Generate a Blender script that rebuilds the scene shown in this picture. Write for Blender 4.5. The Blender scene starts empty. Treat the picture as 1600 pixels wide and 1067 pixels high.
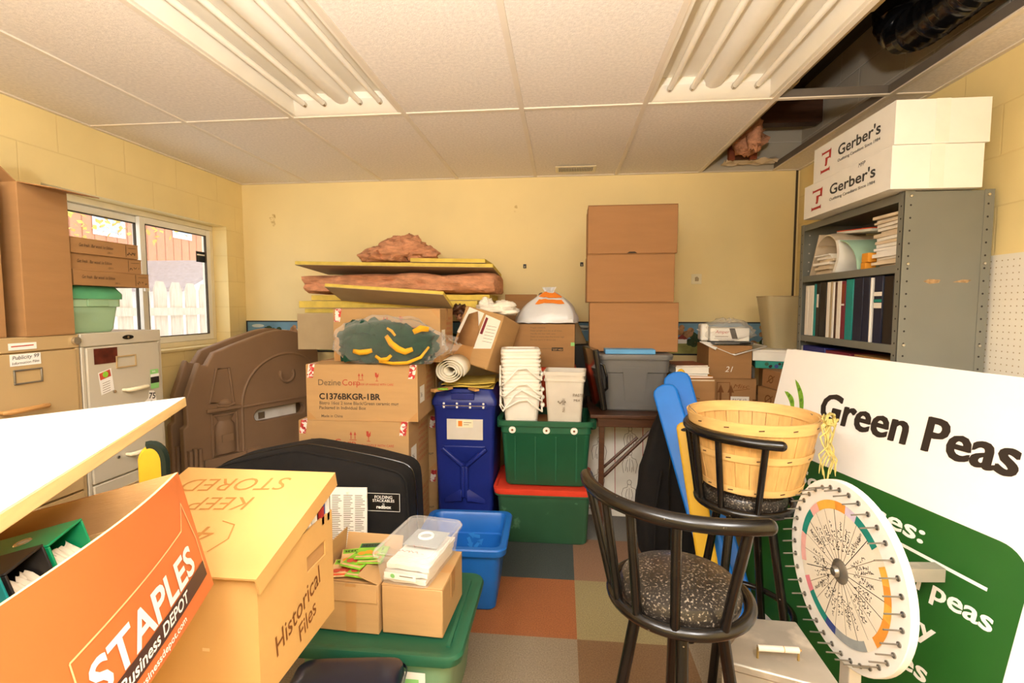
import bpy, bmesh, math, random
from mathutils import Vector, Matrix, Euler, noise
R = math.radians
random.seed(11)
SC = bpy.context.scene
COL = SC.collection

# ------------------------------------------------------------------ camera, world, light, exposure
HC = 1.40            # eye height
CEIL = 2.40
XL, XR, YB, YF = -2.62, 1.727, 3.90, -1.90     # room shell
cam_data = bpy.data.cameras.new('camera')
cam_data.sensor_width = 36.0
cam_data.lens = 775 / 1600 * 36.0
cam_data.clip_start = 0.02
cam = bpy.data.objects.new('camera', cam_data)
COL.objects.link(cam)
cam.location = (0, 0, HC)
cam.rotation_euler = (R(90 - 4.0), 0, R(5.75))
SC.camera = cam

world = bpy.data.worlds.new('sky')
SC.world = world
world.use_nodes = True
wn = world.node_tree.nodes
wn['Background'].inputs[0].default_value = (0.90, 0.95, 1.0, 1)
wn['Background'].inputs[1].default_value = 1.5

def area(name, loc, rot, sx, sy, power, col=(1, 0.985, 0.965)):
    l = bpy.data.lights.new(name, 'AREA')
    l.shape = 'RECTANGLE'; l.size = sx; l.size_y = sy; l.energy = power; l.color = col
    o = bpy.data.objects.new(name, l); COL.objects.link(o)
    o.location = loc; o.rotation_euler = rot
    return o
# added fill: bare area lamps under the ceiling behind the camera, no fixtures there
area('added_fill_light', (-1.12, -0.45, 2.37), (0, 0, 0), 0.55, 1.15, 32)
area('added_fill_light', (0.70, -0.45, 2.37), (0, 0, 0), 0.55, 1.15, 32)
# the photographer's flash, beside the camera, bounced off the ceiling and wall
fl = bpy.data.lights.new('bounce_flash', 'SPOT')
fl.energy = 190; fl.color = (1, 0.99, 0.985); fl.spot_size = R(165); fl.spot_blend = 0.55; fl.shadow_soft_size = 0.06
flo = bpy.data.objects.new('bounce_flash', fl); COL.objects.link(flo)
flo.location = (-0.15, -0.55, 1.62)
flo.rotation_euler = Vector((-0.12, 0.22, 1.0)).to_track_quat('-Z', 'Y').to_euler()

fd_ = bpy.data.lights.new('flash_dome', 'POINT')      # the diffuser dome of the same flash
fd_.energy = 17; fd_.color = (1, 0.99, 0.985); fd_.shadow_soft_size = 0.14
fdo = bpy.data.objects.new('flash_dome', fd_); COL.objects.link(fdo); fdo.location = (-0.20, -0.30, 1.80)

SC.view_settings.view_transform = 'Standard'
SC.view_settings.look = 'None'
SC.view_settings.gamma = 1.0
SC.view_settings.use_curve_mapping = False
SC.view_settings.exposure = 0.90
SC.cycles.use_denoising = True
SC.cycles.max_bounces = 10
SC.cycles.diffuse_bounces = 5
SC.cycles.transparent_max_bounces = 16
SC.cycles.sample_clamp_indirect = 8.0

# ------------------------------------------------------------------ pixel helper (ray of the reference view -> point at a real distance)
CM = Euler((R(86), 0, R(5.75))).to_matrix()
def at(px, py, X=None, Y=None, Z=None):
    d = CM @ Vector((px - 800, 533.5 - py, -775.0))
    t = Y / d.y if Y is not None else X / d.x if X is not None else (Z - HC) / d.z
    return Vector((d.x * t, d.y * t, HC + d.z * t))

# ------------------------------------------------------------------ materials
def lin(h):
    if isinstance(h, str):
        h = h.lstrip('#'); c = [int(h[i:i + 2], 16) / 255 for i in (0, 2, 4)]
        return tuple(x / 12.92 if x <= .04045 else ((x + .055) / 1.055) ** 2.4 for x in c) + (1,)
    return tuple(h) + (1,) if len(h) == 3 else h
MATS = {}
def mat(name, col, rough=.6, metal=0., var=.10, scale=9., bump=0., bscale=120., stretch=(1, 1, 1), spots=None, spot_scale=40, spot_lo=.6,
        spot_hi=.68, trans=0., alpha=1., emit=0., coat=0., ior=1.45, detail=4.):
    if name in MATS: return MATS[name]
    m = bpy.data.materials.new(name); m.use_nodes = True
    nt = m.node_tree; N, L = nt.nodes, nt.links
    b = N['Principled BSDF']
    c = lin(col)
    b.inputs['Base Color'].default_value = c
    b.inputs['Roughness'].default_value = rough
    b.inputs['Metallic'].default_value = metal
    b.inputs['IOR'].default_value = ior
    if coat: b.inputs['Coat Weight'].default_value = coat; b.inputs['Coat Roughness'].default_value = .15
    if trans: b.inputs['Transmission Weight'].default_value = trans
    if alpha < 1: b.inputs['Alpha'].default_value = alpha
    if emit:
        b.inputs['Emission Color'].default_value = c; b.inputs['Emission Strength'].default_value = emit
    tc = N.new('ShaderNodeTexCoord'); mp = N.new('ShaderNodeMapping')
    mp.inputs['Scale'].default_value = stretch
    L.new(tc.outputs['Object'], mp.inputs['Vector'])
    last = None
    if var:
        n = N.new('ShaderNodeTexNoise'); n.inputs['Scale'].default_value = scale; n.inputs['Detail'].default_value = detail
        L.new(mp.outputs[0], n.inputs['Vector'])
        mx = N.new('ShaderNodeMix'); mx.data_type = 'RGBA'
        mr = N.new('ShaderNodeMapRange'); mr.inputs[1].default_value = .3; mr.inputs[2].default_value = .7
        L.new(n.outputs['Fac'], mr.inputs[0]); L.new(mr.outputs[0], mx.inputs[0])
        mx.inputs[6].default_value = tuple(x * (1 - var) for x in c[:3]) + (1,)
        mx.inputs[7].default_value = tuple(min(1, x * (1 + var)) for x in c[:3]) + (1,)
        last = mx.outputs[2]
    if spots:
        n2 = N.new('ShaderNodeTexNoise'); n2.inputs['Scale'].default_value = spot_scale; n2.inputs['Detail'].default_value = 6
        L.new(mp.outputs[0], n2.inputs['Vector'])
        m2 = N.new('ShaderNodeMapRange'); m2.inputs[1].default_value = spot_lo; m2.inputs[2].default_value = spot_hi
        L.new(n2.outputs['Fac'], m2.inputs[0])
        mx2 = N.new('ShaderNodeMix'); mx2.data_type = 'RGBA'
        L.new(m2.outputs[0], mx2.inputs[0])
        if last: L.new(last, mx2.inputs[6])
        else: mx2.inputs[6].default_value = c
        mx2.inputs[7].default_value = lin(spots)
        last = mx2.outputs[2]
    if last: L.new(last, b.inputs['Base Color'])
    if bump:
        n3 = N.new('ShaderNodeTexNoise'); n3.inputs['Scale'].default_value = bscale; n3.inputs['Detail'].default_value = 3
        L.new(mp.outputs[0], n3.inputs['Vector'])
        bp = N.new('ShaderNodeBump'); bp.inputs['Strength'].default_value = bump; bp.inputs['Distance'].default_value = .01
        L.new(n3.outputs['Fac'], bp.inputs['Height']); L.new(bp.outputs[0], b.inputs['Normal'])
    MATS[name] = m
    return m

def block_mat(name, col, mortar, bw=.40, bh=.20, bstr=.35, axis='Y', rough=.55, patch=None):
    """painted concrete block: brick pattern on (Y or X, Z), faint joints"""
    m = mat(name, col, rough, var=.05, scale=3)
    nt = m.node_tree; N, L = nt.nodes, nt.links; b = N['Principled BSDF']
    tc = N.new('ShaderNodeTexCoord'); sp = N.new('ShaderNodeSeparateXYZ'); cb = N.new('ShaderNodeCombineXYZ')
    L.new(tc.outputs['Object'], sp.inputs[0]); L.new(sp.outputs[axis], cb.inputs[0]); L.new(sp.outputs['Z'], cb.inputs[1])
    br = N.new('ShaderNodeTexBrick')
    br.inputs['Scale'].default_value = 1; br.inputs['Brick Width'].default_value = bw; br.inputs['Row Height'].default_value = bh
    br.inputs['Mortar Size'].default_value = .005; br.inputs['Mortar Smooth'].default_value = .8
    L.new(cb.outputs[0], br.inputs['Vector'])
    src = b.inputs['Base Color'].links[0].from_socket
    mx = N.new('ShaderNodeMix'); mx.data_type = 'RGBA'
    L.new(br.outputs['Fac'], mx.inputs[0]); L.new(src, mx.inputs[6]); mx.inputs[7].default_value = lin(mortar)
    L.new(mx.outputs[2], b.inputs['Base Color'])
    inv = N.new('ShaderNodeMath'); inv.operation = 'SUBTRACT'; inv.inputs[0].default_value = 1
    L.new(br.outputs['Fac'], inv.inputs[1])
    ns = N.new('ShaderNodeTexNoise'); ns.inputs['Scale'].default_value = 90
    L.new(tc.outputs['Object'], ns.inputs['Vector'])
    ad = N.new('ShaderNodeMath'); ad.operation = 'MULTIPLY_ADD'; ad.inputs[1].default_value = .12
    L.new(ns.outputs['Fac'], ad.inputs[0]); L.new(inv.outputs[0], ad.inputs[2])
    bp = N.new('ShaderNodeBump'); bp.inputs['Strength'].default_value = bstr; bp.inputs['Distance'].default_value = .006
    L.new(ad.outputs[0], bp.inputs['Height']); L.new(bp.outputs[0], b.inputs['Normal'])
    return m

# ------------------------------------------------------------------ mesh builder
_glyphs = {}
def glyphs(s, bold, align, spacing=1.0):
    k = (s, bold, align, spacing)
    if k not in _glyphs:
        cu = bpy.data.curves.new('lettering', 'FONT'); cu.body = s; cu.size = 1; cu.align_x = align
        cu.offset = bold; cu.resolution_u = 3; cu.space_character = spacing
        o = bpy.data.objects.new('lettering', cu); COL.objects.link(o)
        bpy.context.view_layer.update()
        me = bpy.data.meshes.new_from_object(o.evaluated_get(bpy.context.evaluated_depsgraph_get()))
        _glyphs[k] = ([v.co.copy() for v in me.vertices], [tuple(p.vertices) for p in me.polygons])
        bpy.data.objects.remove(o); bpy.data.curves.remove(cu); bpy.data.meshes.remove(me)
    return _glyphs[k]

def frame(o, r, u):
    """matrix of a flat frame: origin o, right r, up u, normal r x u"""
    r = Vector(r).normalized(); u = Vector(u).normalized(); n = r.cross(u)
    return Matrix(((r.x, u.x, n.x, o[0]), (r.y, u.y, n.y, o[1]), (r.z, u.z, n.z, o[2]), (0, 0, 0, 1)))

def fit_text(m, s, u0, u1, v, cap, mm, M, bold=.015, off=.0012, heavy=0.):
    vs, _ = glyphs(s, bold, 'LEFT', 1.0); x0 = min(p.x for p in vs); x1 = max(p.x for p in vs); size = cap / .70
    sx = (u1 - u0) / ((x1 - x0) * size); 
    for k in ((0,) if not heavy else (-1, 0, 1)): m.text(s, u0 - x0 * size * sx + k * heavy * cap, v + k * heavy * cap * .3, size, mm, M, bold, off=off + .0001 * k, sx=sx)

class MB:
    def __init__(self): self.v = []; self.f = []; self.m = []; self.ms = []; self.sm = []
    def mi(self, m):
        if isinstance(m, str): m = MATS[m]
        if m not in self.ms: self.ms.append(m)
        return self.ms.index(m)
    def add(self, vs, fs, m, smooth=False, M=None):
        b = len(self.v); i = self.mi(m)
        for v in vs:
            v = Vector(v); self.v.append(M @ v if M else v)
        for f in fs: self.f.append(tuple(b + k for k in f)); self.m.append(i); self.sm.append(smooth)
        return self
    def box(self, lo, hi, m, M=None):
        x0, y0, z0 = lo; x1, y1, z1 = hi
        return self.add([(x0, y0, z0), (x1, y0, z0), (x1, y1, z0), (x0, y1, z0), (x0, y0, z1), (x1, y0, z1), (x1, y1, z1), (x0, y1, z1)],
                        [(3, 2, 1, 0), (4, 5, 6, 7), (0, 1, 5, 4), (1, 2, 6, 5), (2, 3, 7, 6), (3, 0, 4, 7)], m, False, M)
    def hexa(self, p, m):   # 4 bottom points, 4 top points
        return self.add(p, [(3, 2, 1, 0), (4, 5, 6, 7), (0, 1, 5, 4), (1, 2, 6, 5), (2, 3, 7, 6), (3, 0, 4, 7)], m)
    def poly(self, pts, m, M=None): return self.add(pts, [tuple(range(len(pts)))], m, False, M)
    def rect(self, u0, v0, u1, v1, m, M, off=.0008):
        return self.add([(u0, v0, off), (u1, v0, off), (u1, v1, off), (u0, v1, off)], [(0, 1, 2, 3)], m, False, M)
    def disc(self, c, r, m, M, off=.0009, n=12, ry=None):
        return self.add([(c[0] + r * math.cos(2 * math.pi * i / n), c[1] + (ry or r) * math.sin(2 * math.pi * i / n), off) for i in range(n)], [tuple(range(n))], m, False, M)
    def prism(self, pts, h, m, M=None, z0=0.):
        """outline pts (x, y) counter-clockwise, extruded from z0 to z0+h"""
        n = len(pts)
        return self.add([(p[0], p[1], z0) for p in pts] + [(p[0], p[1], z0 + h) for p in pts],
                        [tuple(reversed(range(n))), tuple(range(n, 2 * n))] + [(i, (i + 1) % n, n + (i + 1) % n, n + i) for i in range(n)], m, False, M)
    def loft(self, rings, m, cap0=True, cap1=True, smooth=True, M=None, closed=True):
        n = len(rings[0]); vs = [v for r in rings for v in r]; fs = []
        for k in range(len(rings) - 1):
            for i in range(n if closed else n - 1):
                j = (i + 1) % n
                fs.append((k * n + i, k * n + j, (k + 1) * n + j, (k + 1) * n + i))
        if cap0: fs.append(tuple(reversed(range(n))))
        if cap1: fs.append(tuple(range((len(rings) - 1) * n, len(rings) * n)))
        return self.add(vs, fs, m, smooth, M)
    def rr(self, levels, m, cap0=True, cap1=True, seg=4, M=None, smooth=True, off=(0, 0)):
        """loft of rounded rectangles; levels (z, width, depth, corner radius)"""
        rings = []
        for z, w, d, r in levels:
            r = max(.0005, min(r, w / 2 - 1e-4, d / 2 - 1e-4)); ring = []
            for cx, cy, a0 in ((1, 1, 0), (-1, 1, 90), (-1, -1, 180), (1, -1, 270)):
                for k in range(seg + 1):
                    a = R(a0 + 90 * k / seg)
                    ring.append((off[0] + cx * (w / 2 - r) + r * math.cos(a), off[1] + cy * (d / 2 - r) + r * math.sin(a), z))
            rings.append(ring)
        return self.loft(rings, m, cap0, cap1, smooth, M)
    def lathe(self, prof, m, n=28, M=None, cap0=False, cap1=False, smooth=True):
        return self.loft([[(r * math.cos(2 * math.pi * i / n), r * math.sin(2 * math.pi * i / n), z) for i in range(n)] for r, z in prof], m, cap0, cap1, smooth, M)
    def tube(self, pts, r, m, n=8, closed=False, cap=True, M=None, flat=None):
        pts = [Vector(p) for p in pts]; N = len(pts); rings = []
        rs = r if isinstance(r, (list, tuple)) else [r] * N
        up = None
        for i, p in enumerate(pts):
            a = pts[(i - 1) % N] if (closed or i) else p
            b = pts[(i + 1) % N] if (closed or i < N - 1) else p
            t = (b - a).normalized()
            if up is None:
                up = Vector((0, 0, 1)) if abs(t.z) < .9 else Vector((1, 0, 0))
            s = t.cross(up).normalized(); up = s.cross(t).normalized()
            rings.append([p + (s * math.cos(2 * math.pi * k / n) + up * math.sin(2 * math.pi * k / n) * (flat or 1)) * rs[i] for k in range(n)])
        if closed: rings.append(rings[0])
        return self.loft(rings, m, cap and not closed, cap and not closed, True, M)
    def rod(self, a, b, r, m, n=8, r2=None): return self.tube([a, b], [r, r2 if r2 else r], m, n)
    def ribbon(self, pts, w, m, M, off=.0009):
        """flat pen line through 2D points in frame M"""
        for a, b in zip(pts, pts[1:]):
            a = Vector(a); b = Vector(b); d = b - a
            if d.length < 1e-6: continue
            d = d.normalized(); s = Vector((-d.y, d.x)) * w / 2; e = d * w * .35
            q = [a - e - s, b + e - s, b + e + s, a - e + s]
            self.add([(p.x, p.y, off) for p in q], [(0, 1, 2, 3)], m, False, M)
        return self
    def scribble(self, u, v, L, h, w, m, M, seed=0, off=.0009):
        """a line of quick illegible handwriting"""
        r = random.Random(seed); x = 0; pts = []
        while x < L:
            if r.random() < .16 and len(pts) > 2:
                self.ribbon(pts, w, m, M, off); pts = []; x += h * .5
            pts.append((u + x + r.uniform(-.1, .1) * h, v + r.choice([0, .1, .45, .6, 1.0]) * h)); x += h * r.uniform(.16, .34)
        if len(pts) > 1: self.ribbon(pts, w, m, M, off)
        return self
    def text(self, s, u, v, size, m, M, bold=.0, align='LEFT', off=.0009, shear=0., sx=1., rot=0., spacing=1.0, warp=None):
        vs, fs = glyphs(s, bold, align, spacing); c, sn = math.cos(rot), math.sin(rot); out = []
        for p in vs:
            x = (p.x + shear * p.y) * size * sx; y = p.y * size
            x, y = u + x * c - y * sn, v + x * sn + y * c
            out.append(warp(x, y, off) if warp else (x, y, off))
        return self.add(out, fs, m, False, M)
    def blob(self, c, rad, m, seed=0, amp=.25, fr=3., nu=18, nv=12, M=None, flat_bottom=None):
        """lumpy soft mass"""
        rings = []
        for j in range(nv + 1):
            th = math.pi * j / nv; ring = []
            for i in range(nu):
                ph = 2 * math.pi * i / nu
                d = Vector((math.sin(th) * math.cos(ph), math.sin(th) * math.sin(ph), -math.cos(th)))
                k = 1 + amp * noise.noise(d * fr + Vector((seed * 7.3, seed * 3.1, seed))) + amp * .5 * noise.noise(d * fr * 2.7 + Vector((seed, 0, seed * 5)))
                p = Vector((c[0] + d.x * rad[0] * k, c[1] + d.y * rad[1] * k, c[2] + d.z * rad[2] * k))
                if flat_bottom is not None and p.z < flat_bottom: p.z = flat_bottom
                ring.append(p)
            rings.append(ring)
        return self.loft(rings, m, False, False, True, M)
    def surf(self, fn, nu, nv, m, th=None, M=None, smooth=True):
        """sheet fn(s, t) -> point for s, t in 0..1; th gives it thickness downward along z"""
        P = [[Vector(fn(i / nu, j / nv)) for i in range(nu + 1)] for j in range(nv + 1)]
        w = nu + 1
        vs = [p for row in P for p in row]
        fs = [(j * w + i, j * w + i + 1, (j + 1) * w + i + 1, (j + 1) * w + i) for j in range(nv) for i in range(nu)]
        if th:
            tv = Vector(th) if not isinstance(th, (int, float)) else Vector((0, 0, -th))
            b = len(vs); vs = vs + [p + tv for p in vs]; fs2 = [tuple(reversed([k + b for k in f])) for f in fs]
            edge = [i for i in range(w)] + [j * w + nu for j in range(1, nv + 1)] + [nv * w + i for i in range(nu - 1, -1, -1)] + [j * w for j in range(nv - 1, 0, -1)]
            fs3 = [(edge[(k + 1) % len(edge)], edge[k], edge[k] + b, edge[(k + 1) % len(edge)] + b) for k in range(len(edge))]
            fs = fs + fs2 + fs3
        return self.add(vs, fs, m, smooth, M)
    def build(self, name, parent=None, bev=0., segs=2, sharp=38, kind=None, loc=None):
        me = bpy.data.meshes.new(name)
        vs = self.v
        if loc is not None: vs = [v - Vector(loc) for v in vs]
        me.from_pydata(vs, [], self.f)
        for m in self.ms: me.materials.append(m)
        me.polygons.foreach_set('material_index', self.m)
        me.polygons.foreach_set('use_smooth', [bool(s) or bev > 0 for s in self.sm])
        me.update()
        me.set_sharp_from_angle(angle=R(sharp))
        o = bpy.data.objects.new(name, me); COL.objects.link(o)
        if loc is not None: o.location = loc
        if parent: o.parent = parent
        if bev:
            b = o.modifiers.new('edge', 'BEVEL'); b.width = bev; b.segments = segs; b.limit_method = 'ANGLE'; b.angle_limit = R(40)
            b.harden_normals = False
        if kind: o['kind'] = kind
        return o

def thing(name, label, cat, loc=(0, 0, 0), rot=0., group=None):
    o = bpy.data.objects.new(name, None); COL.objects.link(o)
    o.empty_display_size = .05
    if isinstance(rot, Matrix): o.matrix_world = rot
    else:
        o.location = loc
        o.rotation_euler = (0, 0, rot) if isinstance(rot, (int, float)) else rot
    o['label'] = label; o['category'] = cat
    if group: o['group'] = group
    return o
def tag(o, label, cat, group=None, kind=None):
    o['label'] = label; o['category'] = cat
    if group: o['group'] = group
    if kind: o['kind'] = kind
    return o
def faces(w, d, h):
    """frames of the five visible sides of a box standing on z=0 around the origin"""
    return {'front': frame((-w / 2, -d / 2, 0), (1, 0, 0), (0, 0, 1)), 'right': frame((w / 2, -d / 2, 0), (0, 1, 0), (0, 0, 1)),
            'left': frame((-w / 2, d / 2, 0), (0, -1, 0), (0, 0, 1)), 'top': frame((-w / 2, -d / 2, h), (1, 0, 0), (0, 1, 0)),
            'back': frame((w / 2, d / 2, 0), (-1, 0, 0), (0, 0, 1))}
# ------------------------------------------------------------------ palette
mat('card', '#bb9462', .75, var=.05, scale=5, bump=.05, bscale=60, stretch=(1, 1, 6))
mat('card_dark', '#a1774a', .75, var=.06, scale=5, bump=.05, bscale=60, stretch=(1, 1, 6))
mat('card_red', '#a3764b', .75, var=.05, scale=4, bump=.05, bscale=60, stretch=(1, 1, 6))
mat('card_inner', '#b98d58', .8, var=.06, scale=5, bump=.08, bscale=60, stretch=(1, 1, 8))
mat('card_yellow', '#d3a663', .7, var=.05, scale=5, bump=.04, bscale=60)
mat('card_cut', '#e2c489', .8, var=.08)
mat('tape', '#b98a54', .28, var=.05, scale=20, coat=.3)
mat('tape_red', '#c23a3a', .35, var=.5, scale=60, spots='#f2e6dd', spot_scale=45, spot_lo=.5, spot_hi=.53)
mat('ink', '#2a2018', .7, var=0)
mat('ink_brown', '#7a4a1e', .7, var=.2)
mat('ink_pale', '#b27c3c', .7, var=.1)
mat('ink_red', '#b5452f', .7, var=.1)
mat('ink_grey', '#6d5a42', .7, var=0)
mat('ink_white', '#f3efe6', .6, var=0)
mat('paper', '#f1ece1', .8, var=.04, scale=12)
mat('paper_old', '#d9c7ab', .85, var=.12, scale=14)
mat('paper_stain', '#efe9df', .8, var=.04, spots='#d9b98a', spot_scale=4, spot_lo=.56, spot_hi=.6)
mat('white', '#f2efe8', .5, var=.03)
mat('white_gloss', '#f6f4ef', .3, var=.02)
mat('white_enamel', '#efe7d6', .35, var=.03)
mat('tube_glass', '#fbf3e2', .25, var=.02)
mat('tile', '#ede4d9', .9, var=.09, scale=70, bump=.25, bscale=160, detail=6)
mat('grid', '#e6dac8', .5, var=.04)
mat('grid_dark', '#6b6258', .5, var=.1)
mat('yellow_wall', '#f3dea4', .6, var=.04, scale=2.2, bump=.05, bscale=140, spots='#c9a865', spot_scale=7, spot_lo=.74, spot_hi=.78)
mat('yellow_trim', '#ecd9a2', .5, var=.06, scale=6)
mat('cream_frame', '#efe4c4', .4, var=.05, scale=8)
mat('vinyl', '#f3efe4', .35, var=.03)
mat('black', '#100e0b', .45, var=.2)
mat('black_gloss', '#14100d', .18, var=.2, coat=.4)
mat('black_metal', '#0f0c0a', .26, var=.35, scale=14, coat=.2, spots='#8a7c68', spot_scale=55, spot_lo=.72, spot_hi=.75)
mat('black_fabric', '#120f0e', .9, var=.2, scale=20, bump=.6, bscale=9)
mat('vinyl_seat', '#27221d', .36, var=.3, scale=5, spots='#948879', spot_scale=170, spot_lo=.56, spot_hi=.66, coat=.2)
mat('steel', '#9a978f', .35, metal=.85, var=.12)
mat('galv', '#b3ada0', .42, metal=.55, var=.14, scale=6, spots='#d8d0c0', spot_scale=9, spot_lo=.55, spot_hi=.7)
mat('nickel', '#cfc9bd', .25, metal=.9, var=.05)
mat('brass', '#a58a52', .4, metal=.7, var=.2)
mat('shelf_grey', '#77776d', .5, var=.05, scale=5, spots='#9c8049', spot_scale=3.4, spot_lo=.73, spot_hi=.75)
mat('shelf_hole', '#2b2722', .8, var=0)
mat('cab_tan', '#b89c6e', .45, var=.03, scale=4)
mat('cab_grey', '#c1b8a4', .42, var=.03, scale=4)
mat('dark_line', '#4a3d2b', .7, var=0)
mat('play_brown', '#8e7054', .55, var=.05, scale=6, bump=.12, bscale=220)
mat('green_tote', '#1f5b3e', .42, var=.08, scale=7)
mat('green_tote_low', '#325a3f', .45, var=.07, scale=7, spots='#56805f', spot_scale=8, spot_lo=.68, spot_hi=.72)
mat('red_lid', '#d8402a', .4, var=.08)
mat('green_lid', '#245a40', .4, var=.06)
mat('mint_lid', '#58a577', .45, var=.06)
mat('blue_bin', '#1a2878', .38, var=.08, scale=6, spots='#5a6fae', spot_scale=5, spot_lo=.70, spot_hi=.82)
mat('blue_recycle', '#1a5fae', .36, var=.07, scale=6)
mat('blue_print', '#2f7cc6', .4, var=0)
mat('blue_play', '#0870cf', .4, var=.06)
mat('yellow_play', '#dcae2a', .4, var=.05)
mat('tote_grey', '#6b6a68', .45, var=.05)
mat('bucket_white', '#f0ebe0', .4, var=.03)
mat('bucket_grey', '#d3cbbd', .45, var=.06)
mat('foam_yellow', '#d9c05a', .85, var=.14, scale=18)
mat('board_grey', '#b39f7c', .85, var=.06, scale=8)
mat('fibre_pink', '#cf9470', .95, var=.22, scale=16, bump=.8, bscale=45, stretch=(1, 1, 3))
mat('wood_pale', '#e8c98d', .5, var=.1, scale=9, stretch=(1, 1, 8))
mat('wood_basket', '#d6a965', .55, var=.13, scale=9, stretch=(7, 7, .7), bump=.1, bscale=50)
mat('wood_hoop', '#e0b672', .5, var=.10, scale=12, stretch=(1, 1, 6))
mat('wood_dark', '#4a2c1a', .4, var=.2, scale=10, stretch=(1, 6, 6))
mat('wood_mid', '#b98a50', .6, var=.15, scale=10, stretch=(1, 6, 6))
mat('laminate', '#fbfaf6', .35, var=.01)
mat('staple_orange', '#cf6f38', .5, var=.04, scale=6)
mat('staple_dark', '#4a3027', .5, var=.05)
mat('binder_green', '#0f8a55', .35, var=.05)
mat('binder_black', '#26221f', .4, var=.1)
mat('binder_teal', '#128b86', .38, var=.05)
mat('binder_navy', '#1b2238', .4, var=.1)
mat('binder_blue', '#2a2f7a', .4, var=.1)
mat('binder_white', '#efe8da', .45, var=.03)
mat('maroon', '#7a2433', .5, var=.12)
mat('scrape', '#a08058', .6, var=.4, scale=60)
mat('rust', '#8a4322', .55, var=.2)
mat('mint', '#a9cdb4', .6, var=.05)
mat('orange_tab', '#e59a2e', .6, var=.05)
mat('navy_vinyl', '#161a2c', .3, var=.2, coat=.4)
mat('sign_white', '#f4f1ec', .45, var=.01)
mat('sign_green', '#235a20', .4, var=.03)
mat('pod', '#7fae32', .5, var=.25, scale=40)
mat('pod_dark', '#5a8a24', .5, var=.1)
mat('twine', '#bfae66', .8, var=.3, scale=30)
mat('dial_cream', '#eae0cc', .6, var=.03)
for n_, c_ in (('teal', '#1f8a7c'), ('amber', '#eab64a'), ('pink', '#dd7f8c'), ('pale', '#d9cbe0'), ('orange', '#e89a3a'), ('grey', '#9aa0a0'), ('rose', '#e8b0a8'), ('navy', '#3a4a8a'), ('aqua', '#bfe0dc')):
    mat('seg_' + n_, c_, .6, var=.08, scale=25)
mat('towel_white', '#f2ede2', .9, var=.05, bump=.3, bscale=90)
mat('canvas', '#ece5d3', .85, var=.05, bump=.15, bscale=200)
mat('fabric_green', '#0c3d2b', .9, var=.15, scale=30, bump=.3, bscale=150)
mat('fabric_gold', '#e7a91f', .85, var=.1, scale=30)
mat('plastic_bag_white', '#d5d8de', .3, var=.06, scale=6, coat=.3)
mat('label_orange', '#e8842c', .45, var=.06)
mat('concrete_rubble', '#8d857a', .9, var=.2)
mat('deck', '#4b4238', .85, var=.2, scale=3)
mat('duct_black', '#100f0f', .22, var=.2, coat=.6)
mat('conduit', '#a99573', .5, var=.1)
mat('light_blue', '#5b9fd2', .5, var=.03)
mat('scene_sky', '#6f97ae', .7, var=.2, scale=5)
mat('scene_cloud', '#c4cdc6', .7, var=.12, scale=9)
mat('scene_field', '#9a9a5a', .75, var=.3, scale=12)
mat('scene_tree', '#33462b', .75, var=.35, scale=40)
mat('scene_autumn', '#a97d54', .75, var=.4, scale=40)
mat('scene_barn', '#8f3b33', .75, var=.15)
mat('scene_roof', '#c9c2b8', .75, var=.1)
mat('scene_path', '#cfa792', .75, var=.2, scale=12)
mat('scene_edge', '#16202b', .6, var=.1)
mat('snow', '#f4f6fa', .8, var=.02)
mat('siding', '#d08a63', .7, var=.08, scale=5)
mat('siding_groove', '#a8613f', .8, var=0)
mat('shingle', '#a99a98', .85, var=.2, scale=20)
mat('fence_wood', '#cdbda9', .8, var=.18, scale=9, stretch=(4, 4, .6))
mat('peg', '#efe9da', .5, var=.02)
mat('sticker_green', '#8fce7a', .5, var=.05)
mat('sticker_brown', '#5a2318', .35, var=.5, scale=25)
mat('seed_green', '#8cc63a', .45, var=.2, scale=30)
mat('seed_red', '#c9503c', .45, var=.25, scale=20)
mat('seed_cream', '#e0b984', .5, var=.2, scale=20)
mat('red_box', '#e5512a', .5, var=.05)
mat('gerber_red', '#b3342f', .6, var=.05)
mat('gerber_ink', '#3a3a38', .6, var=.0)

def glassy(name, col, alpha_fac, rough=.08, tint=None):
    """thin clear plastic or pane: mostly see-through with a gloss reflection"""
    m = bpy.data.materials.new(name); m.use_nodes = True
    N, L = m.node_tree.nodes, m.node_tree.links
    b = N['Principled BSDF']; b.inputs['Base Color'].default_value = lin(col); b.inputs['Roughness'].default_value = rough
    t = N.new('ShaderNodeBsdfTransparent'); t.inputs[0].default_value = lin(tint or '#ffffff')
    mx = N.new('ShaderNodeMixShader')
    fr = N.new('ShaderNodeLayerWeight'); fr.inputs[0].default_value = .35
    mr = N.new('ShaderNodeMapRange'); mr.inputs[3].default_value = alpha_fac; mr.inputs[4].default_value = min(1, alpha_fac + .45)
    L.new(fr.outputs['Facing'], mr.inputs[0]); L.new(mr.outputs[0], mx.inputs[0])
    L.new(t.outputs[0], mx.inputs[1]); L.new(b.outputs[0], mx.inputs[2]); L.new(mx.outputs[0], N['Material Output'].inputs[0])
    MATS[name] = m
    return m
glassy('pane', '#ffffff', .05, .02)
glassy('clear_plastic', '#eef0f0', .22, .2)
glassy('film', '#f4f2ee', .03, .06)
glassy('green_clear', '#9ccaa4', .5, .25, '#d6f0da')
glassy('mint_clear', '#b4d8b0', .55, .25, '#e2f5e0')
glassy('mesh_screen', '#cdbf98', .60, .7, '#f0e6cc')
glassy('bag_film', '#f2eee6', .14, .15)
# ------------------------------------------------------------------ the room shell
def struct(mb, name, **k): return mb.build(name, kind='structure', **k)
T = .2
ZP = 2.98                      # underside of the deck above the hung ceiling
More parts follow.
